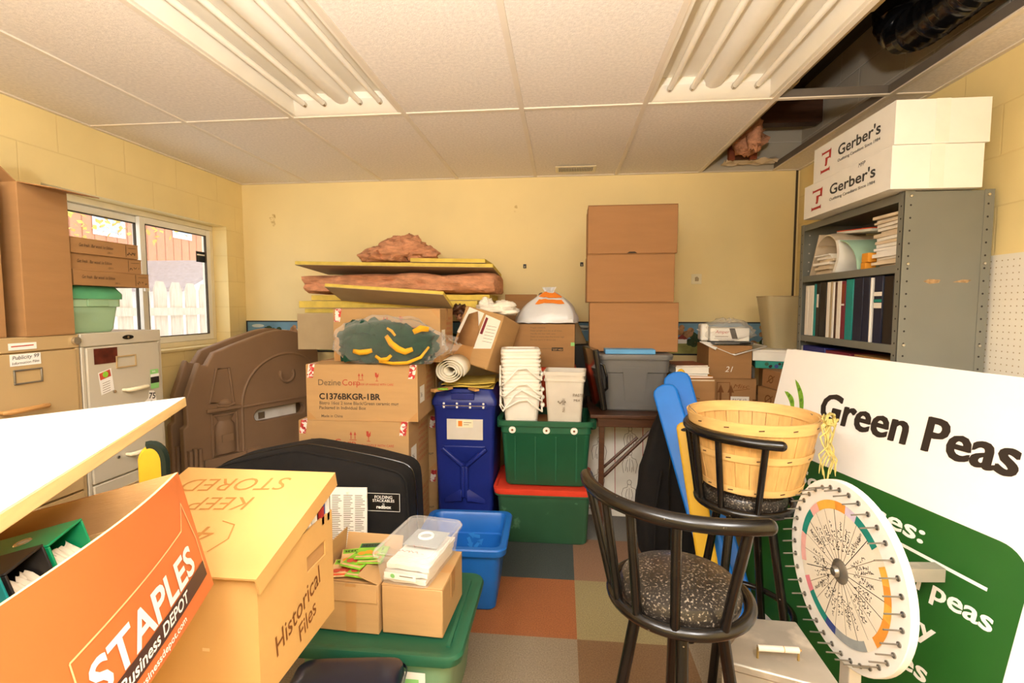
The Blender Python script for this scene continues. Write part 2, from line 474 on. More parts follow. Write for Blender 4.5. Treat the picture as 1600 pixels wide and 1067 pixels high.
# carpet tiles, one quad each
CARP = {'slate': '#3d4440', 'orange': '#94582f', 'sand': '#8f8058', 'rose': '#85644b', 'taupe': '#887862', 'brown': '#75583a', 'grey': '#77736c'}
for k_, c_ in CARP.items():
    mat('carpet_' + k_, c_, .95, var=.22, scale=170, bump=.5, bscale=260, detail=3)
known = {(-1, 0): 'slate', (-1, -1): 'orange', (-1, -2): 'taupe', (0, -1): 'sand', (0, -2): 'brown', (0, 0): 'rose', (0, 1): 'grey', (1, 1): 'grey', (1, 0): 'grey', (1, -1): 'taupe', (-1, 1): 'grey', (1, -2): 'taupe', (2, -1): 'rose'}
fl_ = MB(); CT = .457; cx0, cy0 = .073, 2.475
rc = random.Random(4)
for i in range(-6, 4):
    for j in range(-10, 4):
        x0, x1 = max(XL, cx0 + i * CT), min(XR, cx0 + (i + 1) * CT); y0, y1 = max(YF, cy0 + j * CT), min(YB, cy0 + (j + 1) * CT)
        if x1 - x0 < .003 or y1 - y0 < .003: continue
        k_ = known.get((i, j)) or rc.choice(list(CARP))
        fl_.add([(x0, y0, 0), (x1, y0, 0), (x1, y1, 0), (x0, y1, 0)], [(0, 1, 2, 3)], 'carpet_' + k_)
fl_.box((XL - T, YF - T, -.12), (XR + T, YB + T, -.002), 'grid_dark')
struct(fl_, 'floor')

block_mat('block_yellow', '#f0da9c', '#e8d092', axis='Y', bstr=.22)
block_mat('block_raw', '#c2b69f', '#d6ccb9', axis='Y', bstr=.5, rough=.9)
# far wall, with the small flaws of its paint
w = MB(); w.box((XL - T, YB, 0), (XR + T, YB + T, CEIL), 'yellow_wall')
w.box((XL - T, YB, CEIL), (XR + T, YB + T, ZP), 'block_raw')
struct(w, 'wall_back')
w = MB(); w.box((XR, YF, 0), (XR + T, YB, CEIL + .02), 'block_yellow')
w.box((XR, YF, CEIL + .02), (XR + T, YB, ZP), 'block_raw')
struct(w, 'wall_right')
w = MB(); w.box((XL - T, YF - T, 0), (XR + T, YF, ZP), 'yellow_wall'); struct(w, 'wall_front')
# wall with the window
WY0, WY1, WZ0, WZ1 = 2.30, 3.690, 1.095, 2.025
w = MB()
w.box((XL - T, YF, 0), (XL, WY0, ZP), 'block_yellow'); w.box((XL - T, WY1, 0), (XL, YB, ZP), 'block_yellow')
w.box((XL - T, WY0, 0), (XL, WY1, WZ0), 'block_yellow'); w.box((XL - T, WY0, WZ1), (XL, WY1, ZP), 'block_yellow')
struct(w, 'wall_left')
# painted sill and reveal lining
w = MB(); w.box((XL - .15, WY0, WZ0), (XL + .012, WY1, WZ0 + .018), 'yellow_trim'); struct(w, 'trim_1', bev=.003)
# sliding window: outer frame, fixed sash, sliding sash, panes
FX = XL - .135
wf = MB(); a = .035
wf.box((FX - .05, WY0, WZ0 + .018), (FX + .02, WY1, WZ0 + .018 + a), 'cream_frame')
wf.box((FX - .05, WY0, WZ1 - a), (FX + .02, WY1, WZ1), 'cream_frame')
wf.box((FX - .05, WY0, WZ0 + .018 + a), (FX + .02, WY0 + a, WZ1 - a), 'cream_frame')
wf.box((FX - .05, WY1 - a, WZ0 + .018 + a), (FX + .02, WY1, WZ1 - a), 'cream_frame')
win = struct(wf, 'window_1', bev=.003)
def sash(y0, y1, x, name):
    s = MB(); z0, z1 = WZ0 + .055, WZ1 - .037; t = .042
    s.box((x - .014, y0, z0), (x + .014, y0 + t, z1), 'vinyl'); s.box((x - .014, y1 - t, z0), (x + .014, y1, z1), 'vinyl')
    s.box((x - .014, y0 + t, z0), (x + .014, y1 - t, z0 + t), 'vinyl'); s.box((x - .014, y0 + t, z1 - t), (x + .014, y1 - t, z1), 'vinyl')
    g = .006
    for (p, q) in (((y0 + t, z0 + t), (y1 - t, z0 + t + g)), ((y0 + t, z1 - t - g), (y1 - t, z1 - t)), ((y0 + t, z0 + t), (y0 + t + g, z1 - t)), ((y1 - t - g, z0 + t), (y1 - t, z1 - t))):
        s.box((x - .006, p[0], p[1]), (x + .0145, q[0], q[1]), 'dark_line')
    o = s.build(name, win, bev=.0025)
    p = MB(); p.box((x - .004, y0 + t, z0 + t), (x, y1 - t, z1 - t), 'pane'); p.build('pane', o)
    return o
sash(WY0 + .03, 3.06, FX - .030, 'window_sash')
s2 = sash(3.01, WY1 - .03, FX + .004, 'window_sash')
m_ = MB(); m_.box((FX + .018, 3.015, 1.50), (FX + .034, 3.045, 1.60), 'vinyl'); m_.build('latch', win, bev=.004)
m_ = MB(); m_.box((FX + .0045, 3.52, 1.74), (FX + .0055, 3.625, 1.82), 'scene_edge'); m_.box((FX + .0055, 3.53, 1.79), (FX + .006, 3.61, 1.80), 'white'); m_.build('sticker', win)

# corner strip and the painted patch line under the window
w = MB(); w.box((XR - .028, YB - .010, .0), (XR - .016, YB, CEIL), 'dark_line'); struct(w, 'trim_2')

# ------------------------------------------------------------------ hung ceiling: tiles on a grid of bars
GX = [XL, -2.04, -1.43, -.82, -.21, .40, 1.01, 1.535, XR]
GY = [YF, -1.08, .14, 1.36, 2.58, YB]
OPEN = {(6, 3), (6, 2)}                       # missing tiles (column, row)
OPEN4 = {(6, 4)}
LIT = {(2, 3), (5, 3)}; BEHIND = {(2, 2), (5, 2), (2, 1), (5, 1)}
ct = MB()
for i in range(len(GX) - 1):
    for j in range(len(GY) - 1):
        if (i, j) in OPEN or (i, j) in OPEN4 or (i, j) in LIT: continue
        ct.box((GX[i] + .004, GY[j] + .004, CEIL), (GX[i + 1] - .004, GY[j + 1] - .004, CEIL + .016), 'tile')
struct(ct, 'ceiling')
gb = MB()
for i, x in enumerate(GX):
    x0, x1 = (x, x + .022) if i == 0 else (x - .022, x) if i == len(GX) - 1 else (x - .012, x + .012)
    gb.box((x0, YF, CEIL - .006), (x1, YB, CEIL), 'grid')
    if x == 1.535: gb.box((x - .0135, .14, CEIL), (x - .0125, YB - .05, CEIL + .040), 'grid_dark')
for j, y in enumerate(GY):
    y0, y1 = (y, y + .022) if j == 0 else (y - .022, y) if j == len(GY) - 1 else (y - .012, y + .012)
    for i in range(len(GX) - 1):
        gb.box((GX[i] + .012, y0, CEIL - .0055), (GX[i + 1] - .012, y1, CEIL), 'grid')
    if y in (1.36, 2.58): gb.box((1.022, y + .0, CEIL), (1.523, y + .002, CEIL + .042), 'grid_dark')
struct(gb, 'trim_3')
dk = MB(); dk.box((XL - T, YF - T, ZP), (XR + T, YB + T, ZP + .1), 'deck')
for k in range(5): dk.box((XL, -1.0 + k * 1.22, ZP - .09), (XR, -.86 + k * 1.22, ZP), 'deck')
struct(dk, 'ceiling.001')

# ceiling fixtures: recessed, four bare tubes
def fixture(x, y, label):
    t = thing('ceiling_light', label, 'light', (x, y, CEIL), 0, 'recessed fluorescent fixtures')
    W, Lh, D = .592, 1.205, .085
    b = MB()
    b.box((-W / 2, -Lh / 2, D), (W / 2, Lh / 2, D + .006), 'white_enamel')
    prof = [(-W / 2, 0), (-W / 2 + .02, 0), (-W / 2 + .055, D), (-W / 2 + .045, D + .004), (-W / 2, D + .004)]
    for s in (1, -1):
        pts = [(s * px_, pz) for px_, pz in prof]
        if s == 1: pts = pts
        b.loft([[(p[0], yy, p[1]) for p in pts] for yy in (-Lh / 2, Lh / 2)], 'white_enamel', smooth=False)
        # sloped end housings that hold the sockets
        yy = s * Lh / 2
        b.loft([[(xx, yy, 0), (xx, yy - s * .022, .004), (xx, yy - s * .075, .052), (xx, yy - s * .075, D), (xx, yy, D)] for xx in (-W / 2 + .012, W / 2 - .012)], 'white_enamel', smooth=False)
    # ballast cover down the middle
    b.loft([[(-.058, yy, D), (-.035, yy, D - .042), (-.012, yy, D - .052), (.012, yy, D - .052), (.035, yy, D - .042), (.058, yy, D)] for yy in (-Lh / 2 + .06, Lh / 2 - .06)], 'white_enamel', smooth=False)
    b.build('housing', t, bev=.002)
    for sx in (-.20, -.095, .095, .20):
        m = MB(); m.tube([(sx, -Lh / 2 + .062, D - .048), (sx, Lh / 2 - .062, D - .048)], .0132, 'tube_glass', 12)
        tb = m.build('tube', t)
        m = MB()
        for s in (1, -1): m.tube([(sx, s * (Lh / 2 - .060), D - .048), (sx, s * (Lh / 2 - .082), D - .048)], .0142, 'nickel', 12)
        m.build('end_cap', tb)
    return t
fixture(-1.125, 1.97, 'four tube ceiling fixture set in the ceiling on the window side of the room')
fixture(.705, 1.97, 'four tube ceiling fixture next to the missing ceiling tiles and black duct')

v = thing('ceiling_vent', 'small slotted metal air vent in the ceiling tile near the far wall', 'vent', (0, 0, 0))
m = MB(); c0 = at(868, 263, Z=CEIL); c1 = at(931, 262, Z=CEIL); vy = c0.y
m.box((c0.x, vy - .075, CEIL - .012), (c1.x, vy + .075, CEIL - .006), 'cream_frame'); m.build('frame', v, bev=.002)
m = MB(); m.box((c0.x + .02, vy - .05, CEIL - .0135), (c1.x - .02, vy + .05, CEIL - .0122), 'black'); m.build('opening', v)
m = MB(); n = 22
for k in range(n):
    x = c0.x + .024 + (c1.x - c0.x - .048) * k / (n - 1)
    m.box((x - .0022, vy - .05, CEIL - .017), (x + .0022, vy + .05, CEIL - .0136), 'white_enamel')
m.build('slats', v)

# ------------------------------------------------------------------ what shows through the missing tiles
m = MB(); path = [(1.44, .4, 2.58), (1.44, 1.5, 2.55), (1.435, 2.05, 2.525), (1.43, 2.22, 2.525), (1.425, 2.31, 2.545), (1.42, 2.37, 2.61), (1.42, 2.395, 2.72), (1.42, 2.40, ZP)]
pts = []; rs = []
P = [Vector(p) for p in path]; L_ = [0]
for a_, b_ in zip(P, P[1:]): L_.append(L_[-1] + (b_ - a_).length)
nn = 150
for i in range(nn + 1):
    s = L_[-1] * i / nn; k = max(j for j in range(len(P) - 1) if L_[j] <= s + 1e-9)
    f = (s - L_[k]) / max(1e-6, L_[k + 1] - L_[k]); pts.append(P[k].lerp(P[k + 1], f)); rs.append(.080 + (.006 if i % 2 else -.003) + .006 * noise.noise(Vector((i * .21, 3, 1))))
m.tube(pts, rs, 'duct_black', 20)
tag(m.build('flexible_duct', loc=(1.36, 1.5, 2.57), sharp=60), 'black ribbed flexible air duct bending up above the missing ceiling tiles', 'duct')
m = MB(); m.tube([(1.10, .2, 2.50), (1.10, 2.0, 2.50), (1.10, 3.86, 2.50)], .030, 'conduit', 12)
for y in (1.55, 1.95, 2.6): m.tube([(1.10, y, 2.50), (1.10, y + .05, 2.50)], .036, 'conduit', 12)
tag(m.build('conduit_pipe', loc=(1.05, 2, 2.5)), 'tan conduit pipe running above the ceiling opening beside the light', 'pipe')
m = MB(); m.box((1.03, 3.55, 2.62), (1.70, 3.64, 2.80), 'wood_dark'); tag(m.build('shadow_beam', bev=.004, loc=(1.3, 3.6, 2.62)), 'dark beam standing in for a shadow above the ceiling opening', 'beam')  # solid stand-in for the diagonal shadow of a grid bar on the block wall
m = MB()
m.box((1.16, 3.70, 2.43), (1.20, 3.74, ZP), 'rust'); m.box((1.20, 3.71, 2.43), (1.30, 3.72, ZP), 'wood_dark'); m.box((1.30, 3.69, 2.43), (1.345, 3.73, ZP), 'rust')
tag(m.build('rusty_stud', loc=(1.25, 3.7, 2.43)), 'rust stained metal stud standing in the dark space above the ceiling', 'stud')
m = MB(); m.blob((1.22, 3.52, 2.50), (.09, .12, .09), 'fibre_pink', 5, .5, 3); m.blob((1.20, 3.36, 2.50), (.045, .06, .10), 'fibre_pink', 9, .5, 4)
tag(m.build('insulation_clump', loc=(1.07, 3.5, 2.5), sharp=80), 'torn orange insulation tuft hanging in the ceiling opening', 'insulation')
m = MB(); m.surf(lambda s, t: (1.15 + .36 * s, 3.72 + .14 * t, 2.417 + .03 * noise.noise(Vector((s * 5, t * 4, 2))) + .02), 14, 6, 'paper_old', .002)
tag(m.build('torn_sheet', loc=(1.3, 3.78, 2.41)), 'crumpled pale sheet lying at the far edge of the ceiling opening', 'sheet')

# ------------------------------------------------------------------ wall details on the far wall
band = MB(); z0, z1 = 1.03, 1.285; Y_ = YB - .004
F_ = frame((XL, YB - .003, 0), (1, 0, 0), (0, 0, 1))
band.box((XL + .003, YB - .003, z0), (XR - .03, YB, z1), 'scene_sky')
rb = random.Random(8); x = 0
W_ = XR - XL - .035
band.rect(0.005, z0 + .012, W_, z0 + .105, 'scene_field', F_)
while x < W_ - .3:
    for k in range(3):
        u = x + rb.uniform(0, .45); band.disc((min(u, W_ - .1), z1 - .06 + rb.uniform(-.03, .02)), rb.uniform(.05, .09), 'scene_cloud', F_, .001, 14, .014)
    # a barn with silo, a track and trees
    u = x + .12
    band.poly([(u - .02, z0 + .02, .0016), (u + .16, z0 + .012, .0016), (u + .10, z0 + .09, .0016), (u + .07, z0 + .09, .0016)], 'scene_path', F_)
    band.rect(u, z0 + .085, u + .10, z0 + .135, 'scene_barn', F_, .0020)
    band.poly([(u - .01, z0 + .13, .0024), (u + .11, z0 + .13, .0024), (u + .09, z0 + .17, .0024), (u + .02, z0 + .17, .0024)], 'scene_roof', F_)
    band.rect(u + .12, z0 + .08, u + .145, z0 + .175, 'scene_roof', F_, .0020)
    band.rect(u + .28, z0 + .09, u + .35, z0 + .125, 'white', F_, .0020)
    band.poly([(u + .27, z0 + .123, .0024), (u + .36, z0 + .123, .0024), (u + .315, z0 + .16, .0024)], 'scene_barn', F_)
    for du, hz in ((.02, .12), (.20, .175), (.26, .16), (.42, .19), (.47, .165), (.52, .13)):
        for k in range(5): band.disc((min(x + du + rb.uniform(-.03, .03), W_ - .06), z0 + hz + rb.uniform(-.03, .03)), rb.uniform(.016, .032), 'scene_autumn' if du in (.42, .47) else 'scene_tree', F_, .0021 + .0001 * k, 9)
    for k in range(9):
        uu = x + rb.uniform(0, .6); hh = rb.uniform(.02, .05)
        if uu < W_ - .06: band.disc((uu, z0 + .09 + rb.uniform(-.02, .03)), hh, rb.choice(['scene_tree', 'scene_tree', 'scene_autumn']), F_, .0012 + .0001 * k, 9, hh * .8)
    x += .62
for q in ((z0, z0 + .012), (z1 - .010, z1)): band.rect(0.003, q[0], W_, q[1], 'scene_edge', F_, .003)
band.rect(0, z0, .012, z1, 'scene_edge', F_, .0032)
struct(band, 'trim_4')
def hook(px, py, label):
    p = at(px, py, Y=YB); t = thing('wall_hook', label, 'hook', p)
    m = MB(); m.box((-.012, -.004, -.016), (.012, 0, .016), 'black'); m.build('plate', t, bev=.002)
    m = MB(); m.tube([(0, -.004, .004), (0, -.018, .0), (0, -.020, -.012), (0, -.014, -.018)], .0032, 'nickel', 6); m.build('prong', t)
hook(820, 416, 'small dark wall hook beside the insulation pile'); hook(909, 413, 'small dark wall hook just beside the tall stack of cartons')
p = at(1088, 436, Y=YB); t = thing('wall_outlet', 'small square cream wall plate beside the tall stack of cartons', 'outlet', p)
m = MB(); m.box((-.038, -.006, -.038), (.038, 0, .038), 'cream_frame'); m.build('plate', t, bev=.004)
m = MB(); m.prism([(-.012, -.016), (.014, -.016), (.016, .006), (.002, .018), (-.012, .012)], .008, 'board_grey', Matrix(((1, 0, 0, 0), (0, 0, -1, -.006), (0, 1, 0, 0), (0, 0, 0, 1)))); m.build('jack', t, bev=.002)

# pegboard on the side wall
m = MB(); m.box((XR - .010, .2, .55), (XR - .001, 2.262, 1.605), 'peg')
G_ = frame((XR - .010, 2.262, 0), (0, -1, 0), (0, 0, 1))
for i in range(40):
    for j in range(41):
        m.disc((.015 + i * .0254, .565 + j * .0254), .0032, 'board_grey', G_, .0006, 5)
tag(m.build('pegboard', loc=(XR, 1.2, .55)), 'white perforated pegboard mounted low on the yellow block wall', 'pegboard')

# ------------------------------------------------------------------ outside the window
m = MB(); m.box((-14, -6, .55), (XL - T - .01, 24, .60), 'snow'); struct(m, 'ground')
# board fence, close
t = thing('fence', 'pale wooden picket fence standing in snow outside the window', 'fence', (-4.6, 5.0, .60))
for k in range(17):
    y = -1.6 + k * .235; m = MB()
    m.prism([(-.085, 0), (.085, 0), (.085, .98), (.045, 1.07), (-.045, 1.07), (-.085, .98)], .022, 'fence_wood', Matrix(((0, 0, 1, 0), (1, 0, 0, y), (0, 1, 0, .02), (0, 0, 0, 1)))); m.build('picket', t)
m = MB()
for z in (.22, .70): m.box((.022, -1.7, z), (.060, 2.3, z + .09), 'fence_wood')
m.build('rail', t)
mat('house_glass', '#aebccb', .15, var=.1)
# neighbouring house with vertical siding
m = MB(); t = thing('house', 'orange brown house with vertical siding and white windows outside', 'house', (-11, 11, .6))
m.box((-.6, -8, 0), (0, 10, 6), 'siding')
Hf = frame((0, -8, 0), (0, 1, 0), (0, 0, 1))
for k in range(60): m.rect(k * .3, 0, k * .3 + .03, 6, 'siding_groove', Hf, .004)
m.build('wall', t)
for (y, z, ww, hh) in ((2.55, 2.85, .55, .55), (3.75, 2.3, .6, .9), (.2, 2.6, .7, .9)):
    m = MB(); m.rect(y - ww / 2 - .09, z - .09, y + ww / 2 + .09, z + hh + .09, 'white', frame((0.01, 0, 0), (0, 1, 0), (0, 0, 1)), .01)
    w1 = m.build('window', t)
    m = MB(); m.rect(y - ww / 2, z, y + ww / 2, z + hh, 'house_glass', frame((0.01, 0, 0), (0, 1, 0), (0, 0, 1)), .02); m.build('pane', w1)
# little white shed with a shingled gable roof under snow
t = thing('shed', 'small white shed with a grey shingled gable roof outside the window', 'shed', (-7.2, 8.75, .6))
m = MB(); m.box((-.9, -1.0, 0), (.9, 1.0, 1.15), 'white'); m.add([(.9, -1.0, 1.15), (.9, 1.0, 1.15), (.9, 0, 1.62), (-.9, -1, 1.15), (-.9, 1, 1.15), (-.9, 0, 1.62)], [(0, 1, 2), (5, 4, 3)], 'white'); m.build('wall', t)
m = MB()
for s in (-1, 1): m.hexa([(-1.05, 0, 1.60), (1.05, 0, 1.60), (1.05, s * 1.2, 1.05), (-1.05, s * 1.2, 1.05), (-1.05, 0, 1.67), (1.05, 0, 1.67), (1.05, s * 1.2, 1.12), (-1.05, s * 1.2, 1.12)], 'shingle' if s < 0 else 'snow')
m.build('roof', t)
m = MB(); m.tube([(-7.5, 6.7, .6), (-7.5, 6.72, 1.9), (-7.55, 6.8, 2.7)], [.07, .05, .03], 'wood_dark', 7); ft = thing('tree', 'yellow leaved tree in front of the neighbouring house', 'tree', (0, 0, 0)); m.build('trunk', ft)
mat('leaf_yellow', '#e8c75a', .8, var=.3, scale=6)
m = MB(); rl = random.Random(3)
for k in range(420):
    d = Vector((rl.gauss(0, .35), rl.gauss(0, .8), rl.gauss(0, .32))); c = Vector((-7.5, 7.1, 3.0)) + d; a_ = rl.uniform(0, 6.28); s = .055
    q = Euler((rl.uniform(-1, 1), rl.uniform(-1, 1), a_)).to_matrix()
    m.add([c + q @ Vector(p) for p in ((-s, 0, 0), (0, -s * .6, .0), (s, 0, 0), (0, s * .6, .01))], [(0, 1, 2, 3)], 'leaf_yellow')
m.build('foliage', ft)
# ------------------------------------------------------------------ helpers for boxes and tubs
def carton(label, loc, size, rot=0., m='card', text=None, tape_front=True, group=None, name='cardboard_box', bulge=0., tape_top=True, prints=None, tape_len=.07, tape_x=.0):
    """closed carton: body with printed faces, two top flaps with a gap, a strip of tape"""
    w, d, h = size
    t = thing(name, label, 'box', loc, rot, group)
    b = MB(); F = faces(w, d, h)
    b.box((-w / 2, -d / 2, 0), (w / 2, d / 2, h - .004), m)
    for p in (prints or []): p(b, F, w, d, h)
    b.build('body', t, bev=.004)
    for s in (-1, 1):
        f = MB(); f.box((-w / 2, min(s * .0015, s * d / 2), h - .004), (w / 2, max(s * .0015, s * d / 2), h), m); f.build('flap', t, bev=.0015)
    if tape_top:
        k = MB(); k.box((-w / 2 - .0012, -.026 + tape_x, h - .0002), (w / 2 + .0012, .026 + tape_x, h + .001), 'tape')
        for s in (-1, 1):
            k.box((s * (w / 2) - (.0012 if s < 0 else 0), -.026, h - tape_len), (s * (w / 2) + (.0012 if s > 0 else 0), .026, h), 'tape')
        k.build('tape', t)
    return t

def open_box(label, loc, size, rot=0., m='card', mi='card_inner', th=.004, group=None, name='cardboard_box', prints=None, flaps=(), cat='box'):
    """open carton with wall thickness; flaps = (side, length, tilt in degrees from vertical outward)"""
    w, d, h = size
    t = thing(name, label, cat, loc, rot, group)
    b = MB(); F = faces(w, d, h)
    b.box((-w / 2, -d / 2, 0), (w / 2, d / 2, th), m)
    for s in (-1, 1):
        b.box((-w / 2, s * (d / 2) - (0 if s < 0 else th), th), (w / 2, s * (d / 2) + (th if s < 0 else 0), h), m)
        b.box((s * (w / 2) - (0 if s < 0 else th), -d / 2 + th, th), (s * (w / 2) + (th if s < 0 else 0), d / 2 - th, h), m)
    q = .0006
    b.rect(-w / 2 + th, -d / 2 + th, w / 2 - th, d / 2 - th, mi, frame((0, 0, th), (1, 0, 0), (0, 1, 0)), q)
    for s in (-1, 1):
        b.rect(-w / 2 + th, th, w / 2 - th, h - .001, mi, frame((0, s * (d / 2 - th), 0), (s * -1 * -1, 0, 0) if s < 0 else (1, 0, 0), (0, 0, 1)), q if s > 0 else -q)
        b.rect(-d / 2 + th, th, d / 2 - th, h - .001, mi, frame((s * (w / 2 - th), 0, 0), (0, 1, 0), (0, 0, 1)), -q if s > 0 else q)
    for p in (prints or []): p(b, F, w, d, h)
    b.build('body', t, bev=.0012)
    for side, ln, tilt in flaps:
        f = MB(); a = R(tilt)
        W = w if side in ('front', 'back') else d
        f.box((-W / 2 + .004, -th / 2, 0), (W / 2 - .004, th / 2, ln), m)
        o = f.build('flap', t, bev=.001)
        if side == 'front': o.location = (0, -d / 2 + th / 2, h); o.rotation_euler = (a, 0, 0)
        if side == 'back': o.location = (0, d / 2 - th / 2, h); o.rotation_euler = (-a, 0, 0)
        if side == 'right': o.location = (w / 2 - th / 2, 0, h); o.rotation_euler = (a, 0, R(90))
        if side == 'left': o.location = (-w / 2 + th / 2, 0, h); o.rotation_euler = (a, 0, R(-90))
    return t

def P(face, fn):
    """print on one face: fn(builder, frame, w, h) in that face's own units"""
    def run(b, F, w, d, h): fn(b, F[face], d if face in ('left', 'right') else w, d if face == 'top' else h)
    return run

# ------------------------------------------------------------------ filing cabinets against the window wall, fronts facing +X
def filing_cabinet(label, y0, y1, h, m, bar, holder_ring, group='filing cabinets by the window'):
    w = y1 - y0; D = .63
    t = thing('filing_cabinet', label, 'cabinet', (XL + .015 + D / 2, (y0 + y1) / 2, 0), R(90), group)   # local -Y = room side (+X)
    b = MB(); b.box((-w / 2, -D / 2 + .012, 0), (w / 2, D / 2, h), m)
    b.box((-w / 2, -D / 2, h - .055), (w / 2, -D / 2 + .012, h), m)
    for s in (-1, 1): b.box((s * w / 2 - (.016 if s > 0 else 0), -D / 2, 0), (s * w / 2 + (.016 if s < 0 else 0), -D / 2 + .012, h - .055), m)
    b.build('body', t, bev=.003)
    n = 4; dh = (h - .055 - .05) / n
    for k in range(n):
        z1 = h - .055 - k * dh - .004; z0 = z1 - dh + .008
        f = MB(); f.box((-w / 2 + .019, -D / 2 - .006, z0), (w / 2 - .019, -D / 2 + .016, z1), m)
        dr = f.build('drawer', t, bev=.003)
        q = MB(); yy = -D / 2 - .006
        hx, hz = (-.055, z1 - .075) if not holder_ring else (-.048, z1 - .085)
        fw, fh, ft = .105 if not holder_ring else .10, .055, .006
        for (a0, b0, a1, b1) in ((0, 0, fw, ft), (0, fh - ft, fw, fh), (0, ft, ft, fh - ft), (fw - ft, ft, fw, fh - ft)):
            q.box((hx + a0, yy - .005, hz - fh / 2 + b0), (hx + a1, yy, hz - fh / 2 + b1), 'steel' if holder_ring else 'cab_tan')
        q.build('label_holder', dr, bev=.0012)
        q = MB(); z = z0 + .085
        xs = (-.025, .085) if bar else (-.10, .05)
        q.tube([(xs[0], yy, z), (xs[0], yy - .022, z), (xs[0] + .012, yy - .030, z), (xs[1] - .012, yy - .030, z), (xs[1], yy - .022, z), (xs[1], yy, z)], [.006, .008, .0095, .0095, .008, .006], 'wood_mid' if not bar else 'cream_frame', 8)
        q.build('handle', dr)
        q = MB(); q.tube([(xs[0] - .045, yy, z), (xs[0] - .045, yy - .006, z)], .007, 'nickel', 10); q.build('lock', dr)
    return t
g = filing_cabinet('light grey steel filing cabinet with stickers under the green lidded tub', 1.851, 2.262, 1.288, 'cab_grey', True, False)
t_ = filing_cabinet('tan steel filing cabinet under the tall brown open cartons', 1.425, 1.845, 1.288, 'cab_tan', False, True)
# stickers and details on the grey cabinet's top drawer (parts of the cabinet)
FXc = XL + .015 + .63
Cf = frame((FXc + .006, 1.851, 0), (0, 1, 0), (0, 0, 1))
def patch(parent, name, fn):
    m = MB(); fn(m); o = m.build(name); o.parent = parent; o.matrix_parent_inverse = parent.matrix_world.inverted(); return o
bpy.context.view_layer.update()
patch(g, 'brand_plate', lambda m: (m.disc((.225, 1.262), .030, 'black', Cf, -.0035, 20, .010), m.disc((.225, 1.262), .006, 'nickel', Cf, -.002, 10)))
patch(g, 'sticker', lambda m: m.rect(.048, 1.155, .160, 1.222, 'sticker_brown', Cf, .002))
def st(m):
    m.add([(.072, 1.02, .002), (.135, 1.035, .002), (.125, 1.132, .002), (.062, 1.118, .002)], [(0, 1, 2, 3)], 'white', False, Cf)
    m.add([(.070, 1.085, .003), (.122, 1.098, .003), (.117, 1.128, .003), (.066, 1.114, .003)], [(0, 1, 2, 3)], 'seed_red', False, Cf)
    m.disc((.095, 1.108), .014, 'seed_green', Cf, .0035, 8)
    for k in range(5): m.ribbon([(.080, 1.030 + k * .010), (.115, 1.038 + k * .010)], .002, 'ink_grey', Cf, .003)
patch(g, 'sticker', st)
def st2(m):
    m.rect(.330, 1.005, .378, 1.098, 'sticker_green', Cf, .002); m.rect(.330, 1.032, .380, 1.062, 'binder_black', Cf, .003)
    m.rect(.330, 1.062, .380, 1.076, 'white', Cf, .003); m.text('ace', .34, 1.085, .014, 'white', Cf, .01, off=.003)
patch(g, 'sticker', st2)
def st3(m):
    m.poly([(.285, .925, .002), (.345, .915, .002), (.36, .95, .002), (.348, .995, .002), (.318, 1.0, .002), (.312, .965, .002), (.282, .945, .002)], 'white', Cf)
    m.text('75', .313, .962, .040, 'ink', Cf, .02, off=.003, rot=-.15)
    m.disc((.328, .940), .010, 'ink', Cf, .003); m.scribble(.296, .930, .05, .014, .003, 'ink_red', Cf, 3, .003)
patch(g, 'sticker', st3)
Ct = frame((FXc + .006, 1.425, 0), (0, 1, 0), (0, 0, 1))
def st4(m):
    m.rect(.155, 1.243, .252, 1.268, 'white', Ct, -.003); m.ribbon([(.165, 1.256), (.24, 1.258)], .004, 'ink_red', Ct, -.002)
patch(t_, 'sticker', st4)
def st5(m):
    m.rect(.153, 1.185, .260, 1.228, 'white', Ct, .002)
    m.text('Publicity 99', .160, 1.208, .020, 'ink', Ct, .0, off=.003, shear=.2, rot=.04); m.text('Information Files', .158, 1.190, .014, 'ink', Ct, 0, off=.003, shear=.2, rot=.04)
patch(t_, 'sticker', st5)
def kn(m): m.tube([(FXc, 1.828, 1.262), (FXc + .014, 1.828, 1.262)], .016, 'nickel', 14)
patch(t_, 'lock_button', kn)

# ------------------------------------------------------------------ on the cabinets
CT_ = 1.288
def handnote(seed):
    def fn(b, F, w, h):
        b.text('Get fresh . Bar wood 1st Edition', .035, h * .45, h * .30, 'ink', F, 0, off=.001, shear=.3, sx=.62)
        b.text('-2011-', w * .50, h * .16, h * .18, 'ink', F, 0, off=.001)
        b.ribbon([(w * .80, h * .1), (w * .80, h * .9)], .002, 'ink', F); b.ribbon([(w * .84, h * .72), (w * .97, h * .75)], .0015, 'ink', F)
        b.scribble(w * .82, h * .22, w * .15, h * .2, .0022, 'ink', F, seed)
    return fn
# green lidded tub
t = thing('storage_tub', 'small translucent storage tub with mint green lid on the grey filing cabinet', 'tub', (-2.15, 1.972, CT_ + .001), R(90))
m = MB(); m.rr([(0, .21, .22, .03), (.012, .22, .235, .03), (.11, .24, .26, .03), (.112, .255, .28, .03), (.15, .255, .28, .03)], 'mint_clear', True, False); m.build('tub', t)
m = MB(); m.rr([(.145, .268, .30, .035), (.168, .268, .30, .035), (.198, .235, .26, .03), (.20, .225, .25, .03)], 'mint_lid'); m.build('lid', t)
m = MB(); m.box((-.05, -.146, .112), (.05, -.138, .15), 'mint_clear'); m.build('latch', t, bev=.003)
m = MB(); m.box((-.08, -.09, .014), (.08, .09, .04), 'paper'); m.surf(lambda s, q: (-.08 + .16 * s, -.09 + .18 * q, .05 + .03 * s + .01 * math.sin(s * 9)), 8, 3, 'paper', .004); m.build('papers', t)
